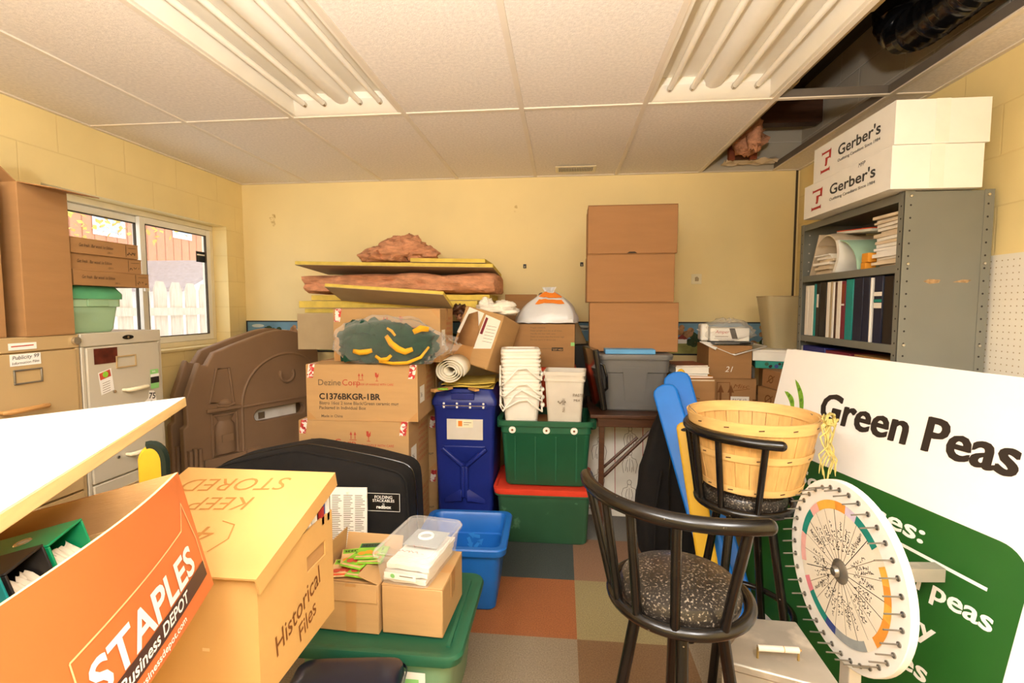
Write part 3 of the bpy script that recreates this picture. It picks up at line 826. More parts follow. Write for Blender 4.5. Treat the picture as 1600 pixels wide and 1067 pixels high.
# three flat mailing cartons
for k, (y0, y1, dx, rz, lab) in enumerate(((1.838, 2.215, .0, 91, 'flat brown mailing box with handwriting, lowest of three on the green lidded tub'),
                                   (1.840, 2.185, -.01, 89, 'flat brown mailing box with handwriting, middle of three by the window'),
                                   (1.838, 2.16, .0, 90, 'flat brown mailing box with handwriting, topmost of three by the window'))):
    t = thing('mailing_box', lab, 'box', (-2.125 + dx, (y0 + y1) / 2, CT_ + .202 + k * .0655), R(rz), 'flat handwritten mailing boxes')
    w_ = y1 - y0; m = MB(); Fm = faces(w_, .29, .064); m.box((-w_ / 2, -.145, 0), (w_ / 2, .145, .064), 'card_dark')
    handnote(k)(m, Fm['front'], w_, .064); m.build('body', t, bev=.003)
    m = MB(); m.box((-w_ / 2 - .002, -.1465, .0605), (w_ / 2 + .002, .1465, .0645), 'card_dark'); m.build('lid', t, bev=.0015)
# two tall open cartons on the tan cabinet
open_box('tall brown carton with its flaps open, on the tan filing cabinet next to the window', (-2.125, 1.735, CT_ + .001), (.185, .31, .565), R(90), 'card_dark', flaps=(('front', .15, 100), ('back', .15, 62), ('left', .16, 50)))
open_box('tall brown open carton on the tan cabinet, partly outside the picture', (-2.18, 1.40, CT_ + .001), (.37, .40, .565), R(90), 'card_dark', flaps=(('back', .14, 70),))
# support for that second carton: the next cabinet along the wall
filing_cabinet('tan steel filing cabinet mostly hidden at the end of the row', 1.0, 1.42, 1.288, 'cab_tan', False, True)

# ------------------------------------------------------------------ moulded plastic playhouse panels
def playhouse_panel(label, M):
    t = thing('playhouse_panel', label, 'panel', rot=M, group='playhouse panels')
    outl = [(0, 0), (1.22, 0), (1.22, .95), (1.17, 1.05)]
    top = [(1.08, 1.115), (1.0, 1.155), (.92, 1.178), (.84, 1.185), (.76, 1.178), (.70, 1.165), (.55, 1.12), (.40, 1.07)]
    left = [(.25, 1.015), (.20, .935), (.19, .915), (.15, .92), (.14, .945), (.125, .93), (.03, .66), (.03, .44), (.0, .42)]
    o = outl + top + left
    hole = [(.62, .36), (1.00, .36)] + [(1.00 + .055 * math.cos(a), .415 + .055 * math.sin(a)) for a in [R(-60 + 30 * k) for k in range(5)]] + [(1.00, .47), (.62, .47)] + [(.62 - .055 * math.cos(a), .415 + .055 * math.sin(a)) for a in [R(60 - 30 * k) for k in range(5)]]
    # slab built from strips around the hand hole: lower, upper, two sides
    bm = bmesh.new()
    def ring(pts, z): return [bm.verts.new((p[0], -z, p[1])) for p in pts]
    TH = .07
    for z, flip in ((TH, False), (0, True)):
        ov = ring(o, z); hv = ring(hole, z)
        es = [bm.edges.new((ov[i], ov[(i + 1) % len(ov)])) for i in range(len(ov))] + [bm.edges.new((hv[i], hv[(i + 1) % len(hv)])) for i in range(len(hv))]
        bmesh.ops.triangle_fill(bm, edges=es, use_beauty=True)
        if z: fo, fh = ov, hv
        else: bo, bh = ov, hv
    for A_, B_ in ((fo, bo), (fh, bh)):
        for i in range(len(A_)):
            j = (i + 1) % len(A_); bm.faces.new((A_[i], A_[j], B_[j], B_[i]))
    bmesh.ops.recalc_face_normals(bm, faces=bm.faces)
    me = bpy.data.meshes.new('panel'); bm.to_mesh(me); bm.free(); me.materials.append(MATS['play_brown'])
    b = bpy.data.objects.new('panel_body', me); COL.objects.link(b); b.parent = t
    md = b.modifiers.new('edge', 'BEVEL'); md.width = .012; md.segments = 3; md.limit_method = 'ANGLE'; md.angle_limit = R(40)
    me.polygons.foreach_set('use_smooth', [True] * len(me.polygons)); me.set_sharp_from_angle(angle=R(50))
    y = -TH
    m = MB()          # raised arch and rails
    arch = [(.46, .52)] + [(.88 - .42 * math.cos(math.pi * k / 20), .52 + .44 * math.sin(math.pi * k / 20)) for k in range(0, 21)]
    m.tube([(.46, y, .05)] + [(p[0], y, p[1]) for p in arch if p[0] < 1.21], .013, 'play_brown', 6)
    m.tube([(.46, y, .52), (1.215, y, .52)], .013, 'play_brown', 6)
    m.box((.14, y - .018, .07), (.47, y, .13), 'play_brown'); m.box((.48, y - .022, .07), (.64, y, .14), 'play_brown')
    m.build('molding', t, bev=.004)
    m = MB(); m.tube([(.82, y - .004, .80), (.815, y - .006, .76), (.825, y - .008, .725), (.85, y - .008, .70), (.88, y - .008, .69), (.91, y - .008, .70), (.935, y - .008, .725), (.945, y - .006, .76), (.94, y - .004, .80)], .015, 'play_brown', 8); m.build('horseshoe', t)
    m = MB()          # niche with milk can, hat on a shelf, trapezoid frame
    for q in ([(.21, .14), (.41, .14), (.41, .50), (.21, .50)], [(.20, .60), (.26, .88), (.36, .88), (.39, .57)]):
        m.tube([(p[0], y - .004, p[1]) for p in q], .012, 'play_brown', 6, closed=True)
    m.box((.17, y - .03, .52), (.44, y, .55), 'play_brown'); m.build('shelf_molding', t, bev=.004)
    m = MB(); m.lathe([(.001, .155), (.075, .155), (.082, .17), (.082, .36), (.078, .40), (.055, .43), (.055, .44), (.075, .475), (.078, .48), (.04, .478), (.001, .47)], 'play_brown', 24, Matrix.Translation((.31, y, 0)) @ Matrix.Diagonal((1, .55, 1, 1)))
    m.box((.265, y - .048, .26), (.355, y - .040, .32), 'play_brown'); m.build('milk_can', t)
    m = MB(); m.blob((.32, y - .006, .58), (.055, .035, .035), 'play_brown', 3, .1); m.tube([(.25, y - .02, .565), (.32, y - .035, .556), (.39, y - .02, .57)], .009, 'play_brown', 6); m.build('hat', t)
    m = MB()
    for k, x in enumerate((.03, .065, .10)): m.rr([(0, .03, .05, .012), (.24 + .01 * (k % 2), .03, .05, .012)], 'play_brown', M=Matrix.Translation((x + .005, y - .012, 0)))
    m.build('fence_slats', t)
    return t
# each panel's long axis recedes towards the far wall
ux = Vector((math.sin(R(26.9)), math.cos(R(26.9)), 0)) * .81; uz = Vector((0, 0, .785)); uy = Vector((-math.cos(R(26.9)), math.sin(R(26.9)), 0)) * .8
def pm(o): return Matrix(((ux.x, uy.x, uz.x, o[0]), (ux.y, uy.y, uz.y, o[1]), (ux.z, uy.z, uz.z, o[2]), (0, 0, 0, 1)))
playhouse_panel('brown moulded playhouse panel with milk can and horseshoe, front one of the two', pm((-2.409, 2.869, .302)))
playhouse_panel('brown moulded playhouse panel standing behind the other, only its edge showing', pm((-2.545, 2.93, .31)))
# long white carton the panels stand on
q = Matrix.Translation((-2.20, 3.24, 0)) @ Matrix.Rotation(R(90 - 26.9), 4, 'Z')
t = thing('foam_slab', 'long low white slab under the brown playhouse panels', 'slab', rot=q)
m = MB(); m.box((-.50, -.24, 0), (.56, .20, .30), 'white'); m.build('slab', t, bev=.006)
# white papers glimpsed through the hand hole, and a gold and green strap end by the cabinet
t = thing('paper_bundle', 'white wrapped bundle seen through the hand hole of the brown panel', 'bundle', rot=pm((-2.409, 2.869, .302)))
m = MB(); m.surf(lambda s_, q_: (.60 + .42 * s_, .018 + .012 * noise.noise(Vector((s_ * 7, q_ * 8, 1))), .0 + .50 * q_), 16, 14, 'paper', (0, .012, 0)); m.build('wrap', t)
m = MB(); m.rect(.64, .37, .70, .43, 'ink_grey', frame((0, .003, 0), (1, 0, 0), (0, 0, 1)), 0); m.build('printed_patch', t)
mat('edging_dark', '#16261c', .5, var=.1)
# yellow plastic seat edge behind the open orange carton
c_ = at(238, 716, Y=1.55)
t = thing('plastic_scoop', 'yellow plastic piece with a dark green rim beside the grey filing cabinet', 'toy', c_)
t.location = (c_.x, c_.y, 0); t.rotation_euler = (0, 0, R(25)); zt = at(250, 694, Y=1.55).z
ol = [(-.035, 0), (.04, 0), (.04, zt - .06)] + [(.002 + .038 * math.cos(R(a)), zt - .06 + .06 * math.sin(R(a))) for a in range(15, 180, 15)] + [(-.035, zt - .06)]
XZ = Matrix(((1, 0, 0, 0), (0, 0, -1, 0), (0, 1, 0, 0), (0, 0, 0, 1)))
m = MB(); m.prism(ol, .03, 'yellow_play', XZ); m.build('board', t, bev=.008)
m = MB(); m.tube([(p[0], -.015, p[1]) for p in ol[1:-5]], .017, 'edging_dark', 7); m.build('edging', t)
# ------------------------------------------------------------------ stack of printed mug cartons
def arrows(b, F, u, v, s, m):       # two up arrows over a bar
    for k in (0, 1):
        x = u + k * s * .55
        b.rect(x - s * .05, v, x + s * .05, v + s * .6, m, F); b.poly([(x - s * .18, v + s * .55, .001), (x + s * .18, v + s * .55, .001), (x, v + s, .001)], m, F)
    b.rect(u - s * .2, v - s * .16, u + s * .75, v - s * .07, m, F)
def glass(b, F, u, v, s, m):
    b.poly([(u - s * .22, v + s, .001), (u - s * .2, v + s * .55, .001), (u, v + s * .38, .001), (u + s * .2, v + s * .55, .001), (u + s * .22, v + s, .001), (u + .05 * s, v + s * .72, .001), (u, v + s, .001)], m, F)
    b.rect(u - s * .03, v + s * .06, u + s * .03, v + s * .5, m, F); b.rect(u - s * .18, v, u + s * .18, v + s * .06, m, F)
def mug_print(full=True, side=False):
    def fn(b, F, w, h):
        b.text('Dezine', w * .105, h * .63, h * .150, 'ink_grey', F, .008); b.text('Corp', w * .325, h * .63, h * .155, 'ink_red', F, .0)
        arrows(b, F, w * .48, h * .74, h * .11, 'ink_red'); glass(b, F, w * .64, h * .71, h * .15, 'ink_red')
        b.text('THIS SIDE UP HANDLE WITH CARE', w * .43, h * .635, h * .05, 'ink_red', F, .01, sx=.92)
        b.text('C1376BKGR-1BR', w * .115, h * .38, h * .15, 'ink', F, .03, sx=1.02)
        b.text('Bistro 16oz 2 tone Black/Green ceramic mug', w * .115, h * .285, h * .082, 'ink_grey', F, .02, sx=.96)
        b.text('Packaged in Individual Box', w * .112, h * .20, h * .082, 'ink_grey', F, .02, sx=.98)
        b.text('Made in China', w * .13, h * .055, h * .068, 'ink_grey', F, .02)
        for (u, v) in ((.0, 1), (1, 1), (0, 0), (1, 0)):
            b.poly([(w * u + (.004 if u == 0 else -.004), h * v + (.004 if v == 0 else -.004), .0007), (w * u + (.055 if u == 0 else -.055), h * v + (.004 if v == 0 else -.004), .0007), (w * u + (.004 if u == 0 else -.004), h * v + (.055 if v == 0 else -.06), .0007)][::1 if u == v else -1], 'tape', F)
    return fn
def side_print(b, F, w, h):
    for k in range(6): b.text('CARTON NO. QTY', w * .45, h * (.78 - k * .1), h * .07, 'ink_red', F, .0, sx=.85)
    b.rect(w * .1, h * .3, w * .35, h * .6, 'paper', F); b.text('36', w * .14, h * .4, h * .12, 'ink', F)
def red_tape(t, w, d, h, corners):
    F = faces(w, d, h)
    for c in corners:
        m = MB()
        u0 = .004 if c == 0 else w - .052
        m.add([(u0, h - .075, .0013), (u0 + .036, h - .075, .0013), (u0 + .048, h + .0006, .0013), (u0 + .012, h + .0006, .0013)], [(0, 1, 2, 3)], 'tape_red', False, F['front'])
        m.add([(u0 + .012, -.0013, .0006), (u0 + .048, -.0013, .0006), (u0 + .05, .05, .0006), (u0 + .014, .05, .0006)], [(0, 1, 2, 3)], 'tape_red', False, F['top'])
        m.build('printed_tape', t)
MG = 'printed mug cartons'
MW, MD = .63, .40
def mug(label, x, y, z, h, rot=0., tape=(0, 1), group=MG, side=True, w=MW, d=MD):
    t = carton(label, (x, y, z), (w, d, h), R(rot), 'card', prints=[P('front', mug_print())] + ([P('right', side_print)] if side else []), tape_front=False, tape_top=True, group=group)
    red_tape(t, w, d, h, tape)
    return t
# front column: bottom two, middle with full print, top one
FY = 2.60
mug('printed mug carton at the floor, lowest of the stack behind the black bag', -1.145, FY + MD / 2, 0, .385, 0)
mug('printed mug carton second from the floor, behind the black bag', -1.145, FY + MD / 2, .386, .384, 0)
mug('printed mug carton whose code and text are all readable, under the green bagged fabric', -1.100, FY + MD / 2 + .01, .771, .312, 1.2)
mug('printed mug carton on top of the stack, half hidden by green bagged fabric', -1.005, 2.76 + .17, 1.084, .305, .5, d=.34, tape=(0,))
# second column behind
for k in range(3):
    mug(['printed mug carton of the rear column at the floor', 'printed mug carton of the rear column, second up', 'printed mug carton of the rear column, third up'][k], -1.09, 3.275, k * .352, .35, 0, side=True, w=.60, d=.42)
t = carton('plain brown carton on the rear column carrying the insulation boards', (-1.10, 3.345, 1.057), (.60, .42, .30), 0)

# ------------------------------------------------------------------ insulation boards and batts on top
def slab(label, cat, name, x0, x1, y0, y1, z, th, m_face, m_edge, rot=(0, 0, 0), fibre=False, group=None):
    cx, cy = (x0 + x1) / 2, (y0 + y1) / 2; w, d = x1 - x0, y1 - y0
    t = thing(name, label, cat, (cx, cy, z), rot, group)
    m = MB()
    if fibre:
        nu, nv = 60, 10; rings = []
        def prof(x):
            out = []
            for k in range(20):
                a = 2 * math.pi * k / 20; yy = d / 2 * max(-1, min(1, 1.25 * math.cos(a))); zz = th / 2 + th / 2 * max(-1, min(1, 1.25 * math.sin(a)))
                q = 1 + .22 * noise.noise(Vector((x * 6, yy * 9, zz * 24)))
                out.append((x, yy * q + .022 * noise.noise(Vector((x * 16, zz * 40, 5))), th / 2 + (zz - th / 2) * q))
            return out
        m.loft([prof(-w / 2 + w * i / nu) for i in range(nu + 1)], 'fibre_pink'); m.build('batt', t, sharp=80)
    else:
        m.box((-w / 2, -d / 2, .0), (w / 2, d / 2, th), m_edge); m.build('core', t, bev=.002)
        m = MB(); m.box((-w / 2 + .001, -d / 2 + .001, -.003), (w / 2 - .001, d / 2 - .001, -.0002), m_face); m.build('facing', t)
    return t
IB = 'yellow foam insulation boards'
z = 1.36
slab('yellow edged insulation board lowest in the pile, facing hanging forward', 'insulation', 'insulation_board', -1.74, -.60, 3.22, 3.75, 1.36, .028, 'board_grey', 'foam_yellow', (R(0), 0, 0), group=IB)
slab('second insulation board from the bottom of the pile, bright yellow edge', 'insulation', 'insulation_board', -1.77, -.55, 3.20, 3.72, 1.394, .045, 'board_grey', 'foam_yellow', group=IB)
slab('third insulation board from the bottom of the pile, under the pink batt', 'insulation', 'insulation_board', -1.70, -.48, 3.24, 3.72, 1.444, .035, 'board_grey', 'foam_yellow', (R(0), 0, R(1)), group=IB)
slab('insulation board slid forward and tilted down over the top carton', 'insulation', 'insulation_board', -1.46, -.70, 2.92, 3.165, 1.458, .020, 'board_grey', 'foam_yellow', (R(-20), R(4), R(-3)), group=IB)
slab('pink fibre insulation batt sandwiched in the board pile', 'insulation', 'insulation_batt', -1.75, -.44, 3.22, 3.70, 1.492, .125, None, None, fibre=True)
slab('long insulation board lying on the pink batt', 'insulation', 'insulation_board', -1.79, -.45, 3.20, 3.70, 1.652, .022, 'board_grey', 'foam_yellow', (R(-4), R(1.2), R(.6)), group=IB)
slab('short yellow insulation board on top of the pile', 'insulation', 'insulation_board', -1.0, -.50, 3.22, 3.60, 1.692, .024, 'board_grey', 'foam_yellow', (0, R(1.2), 0), group=IB)
# the hanging grey facing sheet at the near end of the pile
m = MB(); m.box((-1.735, 3.112, 1.12), (-1.36, 3.120, 1.355), 'board_grey'); tag(m.build('facing_sheet', loc=(-1.55, 3.11, 1.12)), 'grey brown facing sheet hanging down from the insulation pile beside the top carton', 'sheet')
t = thing('insulation_wad', 'crumpled heap of pink fibre insulation on top of the board pile', 'insulation', (-1.14, 3.42, 1.712))
m = MB(); rwd = random.Random(5)
for k, (x, y, z_, a_, b_, c_) in enumerate(((-.14, 0, .04, .13, .12, .06), (-.02, -.02, .07, .13, .12, .085), (.07, .0, .095, .12, .11, .09), (.16, -.01, .055, .12, .10, .055), (.02, .0, .13, .09, .08, .055), (.19, -.03, .04, .07, .06, .03), (-.2, .0, .02, .07, .08, .03))):
    m.blob((x, y, z_), (a_, b_, c_), 'fibre_pink', k + 2, .38, 2.6, 30, 20, flat_bottom=.0)
m.build('fibre', t, sharp=80)

# ------------------------------------------------------------------ green fabric in a clear bag
gp = Vector((-.985, 2.60, 1.0845))
t = thing('bagged_fabric', 'dark green and gold fabric folded in a clear plastic bag on the mug carton', 'fabric', (-.96, 2.665, 1.0845), R(-2))
m = MB(); m.blob((-.10, 0, .115), (.19, .056, .125), 'fabric_green', 3, .45, 2.6, 44, 26, flat_bottom=.004); m.blob((.10, .0, .095), (.17, .055, .105), 'fabric_green', 8, .45, 2.8, 44, 26, flat_bottom=.004); m.blob((.0, .02, .175), (.12, .05, .055), 'fabric_green', 6, .3, 3); m.build('folded_cloth', t)
def strap(pts, w=.022):
    k = MB(); P_ = [Vector(p) for p in pts]
    vs = []; 
    for i, p in enumerate(P_):
        d = (P_[min(i + 1, len(P_) - 1)] - P_[max(i - 1, 0)]).normalized(); s = Vector((-d.z, 0, d.x)) * w / 2 * (.5 + .5 * math.sin(math.pi * (i + .6) / (len(P_) + .2)))
        vs += [p - s, p + s]
    k.add(vs, [(2 * i, 2 * i + 1, 2 * i + 3, 2 * i + 2) for i in range(len(P_) - 1)], 'fabric_gold', True)
    o = k.build('gold_trim', t); s_ = o.modifiers.new('th', 'SOLIDIFY'); s_.thickness = .003
strap([(-.17, -.075, .075), (-.13, -.082, .068), (-.09, -.082, .072), (-.06, -.078, .08)], .03)
strap([(.02, -.075, .16), (.05, -.085, .12), (.09, -.088, .09), (.13, -.088, .075), (.17, -.083, .09)], .035)
strap([(-.04, -.080, .05), (-.01, -.085, .03), (.03, -.086, .035), (.05, -.084, .055)], .022)
strap([(-.02, -.082, .02), (.06, -.086, .012), (.14, -.084, .016), (.21, -.07, .045), (.25, -.05, .10)], .018)
strap([(.17, -.07, .18), (.21, -.065, .20), (.25, -.05, .195)], .035)
strap([(.02, -.06, .20), (.05, -.07, .185), (.07, -.072, .16)], .016)
k = MB(); k.blob((.0, -.004, .114), (.335, .084, .146), 'film', 12, .16, 2.4, 40, 24, flat_bottom=.002)
k.build('plastic_bag', t, sharp=80)
k = MB(); k.surf(lambda s, q: (.27 + .15 * s, -.05 + .06 * math.sin(q * 9 + s * 4) * s - .01, .03 + .17 * q - .10 * s * (q - .5) + .02 * noise.noise(Vector((s * 6, q * 9, 3)))), 12, 16, 'film'); k.build('bag_neck', t, sharp=80)

# ------------------------------------------------------------------ tall blue plastic bin with lid
bx0, bx1 = -.775, -.392; bw = bx1 - bx0; bh = .905; bd = .40
t = thing('tall_bin', 'tall dark blue plastic bin with hinged lid beside the mug cartons', 'bin', ((bx0 + bx1) / 2, 2.90 + bd / 2, 0))
m = MB(); m.rr([(0, bw - .05, bd - .05, .03), (.78, bw - .01, bd - .01, .025), (.81, bw, bd, .02)], 'blue_bin'); 
# pressed funnel relief on the front
def yy(z): return -(bd - .05 + (.04 if z > .78 else .04 * z / .78)) / 2 - .001
fr_ = .03
def rib(pts, w, dep):
    for (a0, z0), (a1, z1) in zip(pts, pts[1:]):
        d = Vector((a1 - a0, 0, z1 - z0)).normalized(); s = Vector((-d.z, 0, d.x)) * w / 2
        p0, p1 = Vector((a0, yy(z0), z0)), Vector((a1, yy(z1), z1)); o_ = Vector((0, -dep, 0))
        m.hexa([p0 - s, p1 - s, p1 + s, p0 + s, p0 - s * .5 + o_, p1 - s * .5 + o_, p1 + s * .5 + o_, p0 + s * .5 + o_], 'blue_bin')
rib([(-.135, .545), (-.01, .435), (-.01, .24)], .035, .018); rib([(.135, .545), (.01, .435), (.01, .24)], .035, .018)
m.hexa([(-.14, yy(.55) + .002, .565), (.14, yy(.55) + .002, .565), (.02, yy(.46) + .002, .455), (-.02, yy(.46) + .002, .455), (-.13, yy(.55) - .012, .56), (.13, yy(.55) - .012, .56), (.015, yy(.46) - .004, .465), (-.015, yy(.46) - .004, .465)], 'blue_bin')
for s in (-1, 1): m.hexa([(s * .012, yy(.3), .30), (s * .13, yy(.22), .225), (s * .13, yy(.2), .195), (s * .012, yy(.2), .215), (s * .016, yy(.3) - .03, .285), (s * .05, yy(.22) - .02, .24), (s * .05, yy(.2) - .02, .215), (s * .016, yy(.2) - .03, .22)] if s > 0 else [(-.13, yy(.22), .225), (-.012, yy(.3), .30), (-.012, yy(.2), .215), (-.13, yy(.2), .195), (-.05, yy(.22) - .02, .24), (-.016, yy(.3) - .03, .285), (-.016, yy(.2) - .03, .22), (-.05, yy(.2) - .02, .215)], 'blue_bin')
m.build('body', t, bev=.005)
m = MB(); m.rr([(.808, bw + .012, bd + .012, .022), (.838, bw + .012, bd + .012, .022), (.885, bw - .03, bd - .03, .03), (.905, bw - .05, bd - .05, .03)], 'blue_bin')
m.box((-.075, -bd / 2 - .012, .845), (.065, -bd / 2 + .02, .885), 'blue_bin'); m.build('lid', t, bev=.004)
m = MB(); m.box((-.13, -bd / 2 - .0085, .806), (.13, -bd / 2 - .006, .810), 'nickel'); m.box((-.14, -bd / 2 - .007, .792), (.14, -bd / 2 + .004, .828), 'blue_bin')
hg = m.build('hinge', t)
for k in range(4):
    for z in (.799, .821):
        m = MB(); m.lathe([(.001, -.004), (.006, -.002), (.007, 0)], 'white', 10, Matrix.Translation((-.12 + k * .08, -bd / 2 - .007, z)) @ Matrix.Rotation(R(-90), 4, 'X') @ Matrix.Scale(-1, 4, (0, 0, 1)) if False else Matrix.Translation((-.12 + k * .08, -bd / 2 - .007, z)) @ Matrix.Rotation(R(-90), 4, 'X'))
        m.build('rivet', hg)
m = MB(); m.box((-.105, yy(.7) - .004, .60), (.115, yy(.7) + .004, .725), 'bucket_grey'); pl = m.build('label_plate', t)
m = MB(); m.rect(-.045, .675, .055, .722, 'cream_frame', frame((0, yy(.7) - .004, 0), (1, 0, 0), (0, 0, 1)), .001); m.rect(-.035, .682, -.01, .715, 'label_orange', frame((0, yy(.7) - .004, 0), (1, 0, 0), (0, 0, 1)), .0015); m.ribbon([(0, .705), (.045, .705)], .003, 'ink_grey', frame((0, yy(.7) - .004, 0), (1, 0, 0), (0, 0, 1)), .0018); m.ribbon([(0, .692), (.03, .692)], .003, 'ink_grey', frame((0, yy(.7) - .004, 0), (1, 0, 0), (0, 0, 1)), .0018); m.build('sticker', pl)
BT = .905
# things lying on the blue bin: yellow sheets, wooden strips, canvas roll, battered box
for k, (x, y, rz, z, lab) in enumerate(((-.57, 3.11, 4, BT + .004, 'yellow cardboard sheet lowest on the blue bin lid'), (-.56, 3.10, -5, BT + .016, 'yellow cardboard sheet lying askew over another on the blue bin'), (-.57, 3.11, 6, BT + .030, 'yellow cardboard sheet topmost under the battered box'))):
    t = thing('yellow_sheet', lab, 'sheet', (x, y, z), R(rz), 'yellow sheets on the blue bin')
    m = MB(); m.surf(lambda s, q: (-.15 + .30 * s, -.19 + .36 * q, .008 + .006 * math.sin(s * 5 + k)), 8, 4, 'foam_yellow', .004); m.build('sheet', t)
def strip(a, b, w, th, label):
    a, b = Vector(a), Vector(b); d = (b - a); L = d.length; d.normalize(); s = d.cross(Vector((0, 0, 1))).normalized(); u = s.cross(d)
    t = thing('wooden_strip', label, 'wood', rot=Matrix(((d.x, s.x, u.x, a.x), (d.y, s.y, u.y, a.y), (d.z, s.z, u.z, a.z), (0, 0, 0, 1))))
    m = MB(); m.box((0, -w / 2, 0), (L, w / 2, th), 'wood_mid'); m.build('strip', t, bev=.002); return t
strip((-.742, 2.78, .9075), (-.66, 2.90, .9075), .035, .018, 'rough wooden strip poking out under the rolled canvas')
strip((-.49, 2.835, .9065), (-.545, 2.905, .9065), .028, .014, 'short wooden strip end hanging over the front of the blue bin')
# canvas roll, end towards the camera
t = thing('canvas_roll', 'rolled up cream canvas with a grommet on the blue bin', 'roll', (-.655, 2.835, 1.022), (R(-84), 0, R(-4)))
m = MB(); sp = []
for i in range(110):
    a = i / 110 * 2 * math.pi * 4.1; r = .022 + .058 * i / 110; k = 1.15 if i > 80 else 1
    sp.append((r * math.cos(a) * 1.12, r * math.sin(a) * .95))
vs = []; fs = []
for zz in (0.0, -.32):
    pass
for i, p in enumerate(sp): vs += [(p[0], p[1], .01 * noise.noise(Vector((i * .2, 0, 0)))), (p[0] * .95, p[1] * .95, .17)]
m.add(vs, [(2 * i, 2 * i + 1, 2 * i + 3, 2 * i + 2) for i in range(len(sp) - 1)], 'canvas', True)
o = m.build('canvas', t); sd = o.modifiers.new('th', 'SOLIDIFY'); sd.thickness = .0045; sd.offset = 0
m = MB(); m.tube([(.012 * math.cos(R(k * 30)), .075 + .001, .10 + .012 * math.sin(R(k * 30))) for k in range(12)], .003, 'steel', 6, closed=True); m.build('grommet', t)
m = MB(); m.box((-.03, -.012, 0), (.03, .012, .01), 'pod'); tag(m.build('green_stub', loc=(0, 0, 0), bev=.003), 'small bright green plug beside the canvas roll', 'plug'); bpy.data.objects['green_stub'].location = at(692, 609, Y=2.80)
# battered taped box, tilted
Mb = Matrix.Translation((-.542, 3.115, 1.018)) @ Euler((R(-16), R(12), R(-24))).to_matrix().to_4x4()
t = thing('battered_box', 'battered brown carton tilted on the blue bin with torn labels', 'box', rot=Mb)
w_, d_, h_ = .29, .24, .35; m = MB(); F = faces(w_, d_, h_)
m.box((-w_ / 2, -d_ / 2, 0), (w_ / 2, d_ / 2, h_), 'card')
m.add([(.002, 0, .001), (.16, 0, .001), (.15, .13, .001), (.01, .15, .001)], [(0, 1, 2, 3)], 'tape', False, F['front'])
m.build('body', t, bev=.008)
m = MB(); m.add([(.00, .17, .0015), (.13, .155, .0015), (.15, .33, .0015), (.03, .345, .0015)], [(0, 1, 2, 3)], 'paper', False, F['front'])
m.add([(.155, .10, .0015), (.275, .13, .0015), (.28, .31, .0015), (.165, .325, .0015)], [(0, 1, 2, 3)], 'paper', False, F['front'])
m.add([(.165, .20, .002), (.185, .20, .002), (.19, .305, .002), (.172, .31, .002)], [(0, 1, 2, 3)], 'maroon', False, F['front'])
for k in range(6): m.ribbon([(.20, .16 + k * .02), (.265, .165 + k * .02)], .002, 'ink_grey', F['front'], .002)
m.build('label', t)
m = MB(); m.add([(.015, .10, .003), (.16, .11, .010), (.155, .22, .014), (.105, .33, .012), (.045, .30, .006)], [(0, 1, 2, 3, 4)], 'card_dark', False, F['front']); o = m.build('torn_flap', t); sd = o.modifiers.new('th', 'SOLIDIFY'); sd.thickness = .003
# white cloth heaped on it
c_ = Mb @ Vector((.0, -.0, .352))
t = thing('white_cloth', 'crumpled white cloth heaped on top of the battered carton', 'cloth', c_)
m = MB(); m.blob((.02, 0, .028), (.13, .10, .045), 'towel_white', 5, .45, 2.6, 36, 20, flat_bottom=-.004); m.blob((.07, -.02, .055), (.07, .06, .036), 'towel_white', 9, .45, 2.8, 26, 16); m.blob((-.05, .01, .060), (.05, .05, .045), 'towel_white', 14, .45, 2.8, 26, 16); m.build('cloth', t, sharp=90)
t = thing('dry_leaf_tuft', 'brown dry tuft beside the battered carton', 'tuft', at(716, 484, Y=3.19))
m = MB(); m.blob((0, 0, .0), (.045, .035, .035), 'wood_dark', 4, 1.0, 5, 18, 12); m.blob((.01, .02, -.03), (.03, .03, .04), 'fibre_pink', 5, .6, 4); m.build('tuft', t, sharp=80)

# ------------------------------------------------------------------ green totes
def tote_body(t, w, d, h, taper, m_, rim=.022, ribs=0, wall=.004):
    b = MB(); w0, d0 = w - taper, d - taper
    b.rr([(0, w0 - .02, d0 - .02, .03), (.012, w0, d0, .035), (h * .80, w - taper * .2, d - taper * .2, .035), (h * .80 + .006, w, d, .035), (h - rim, w, d, .035), (h - rim + .001, w + .035, d + .035, .045), (h, w + .035, d + .035, .045),
          (h, w - .006, d - .006, .034), (h * .8, w - .012, d - .012, .03), (.015, w0 - .01, d0 - .01, .03)], m_, True, True)
    for k in range(ribs):
        x = -w0 / 2 + .06 + (w0 - .12) * k / (ribs - 1)
        z0, z1 = .03, h * .76
        b.hexa([(x - .004, -d0 / 2 - .006, z0), (x + .004, -d0 / 2 - .006, z0), (x + .004, -d0 / 2 + .01, z0), (x - .004, -d0 / 2 + .01, z0),
                (x - .004, -d / 2 + taper * .1 - .005, z1), (x + .004, -d / 2 + taper * .1 - .005, z1), (x + .004, -d / 2 + .02, z1), (x - .004, -d / 2 + .02, z1)], m_)
    return b.build('tub', t, bev=.0)
LTX = (-.364 + .159) / 2
t = thing('storage_tote', 'green storage tote with bright red lid on the carpet', 'tote', (LTX, 2.835 + .21, 0))
tote_body(t, .545, .42, .315, .03, 'green_tote_low')
m = MB(); m.rr([(.305, .585, .46, .05), (.325, .592, .468, .05), (.338, .592, .468, .05), (.340, .56, .436, .045), (.332, .55, .426, .045)], 'red_lid'); m.build('lid', t)
t = thing('storage_tote', 'dark green ribbed storage tote stacked on the red lid', 'tote', (LTX + .012, 2.835 + .22, .3405))
tote_body(t, .53, .40, .395, .05, 'green_tote', .03, 4)
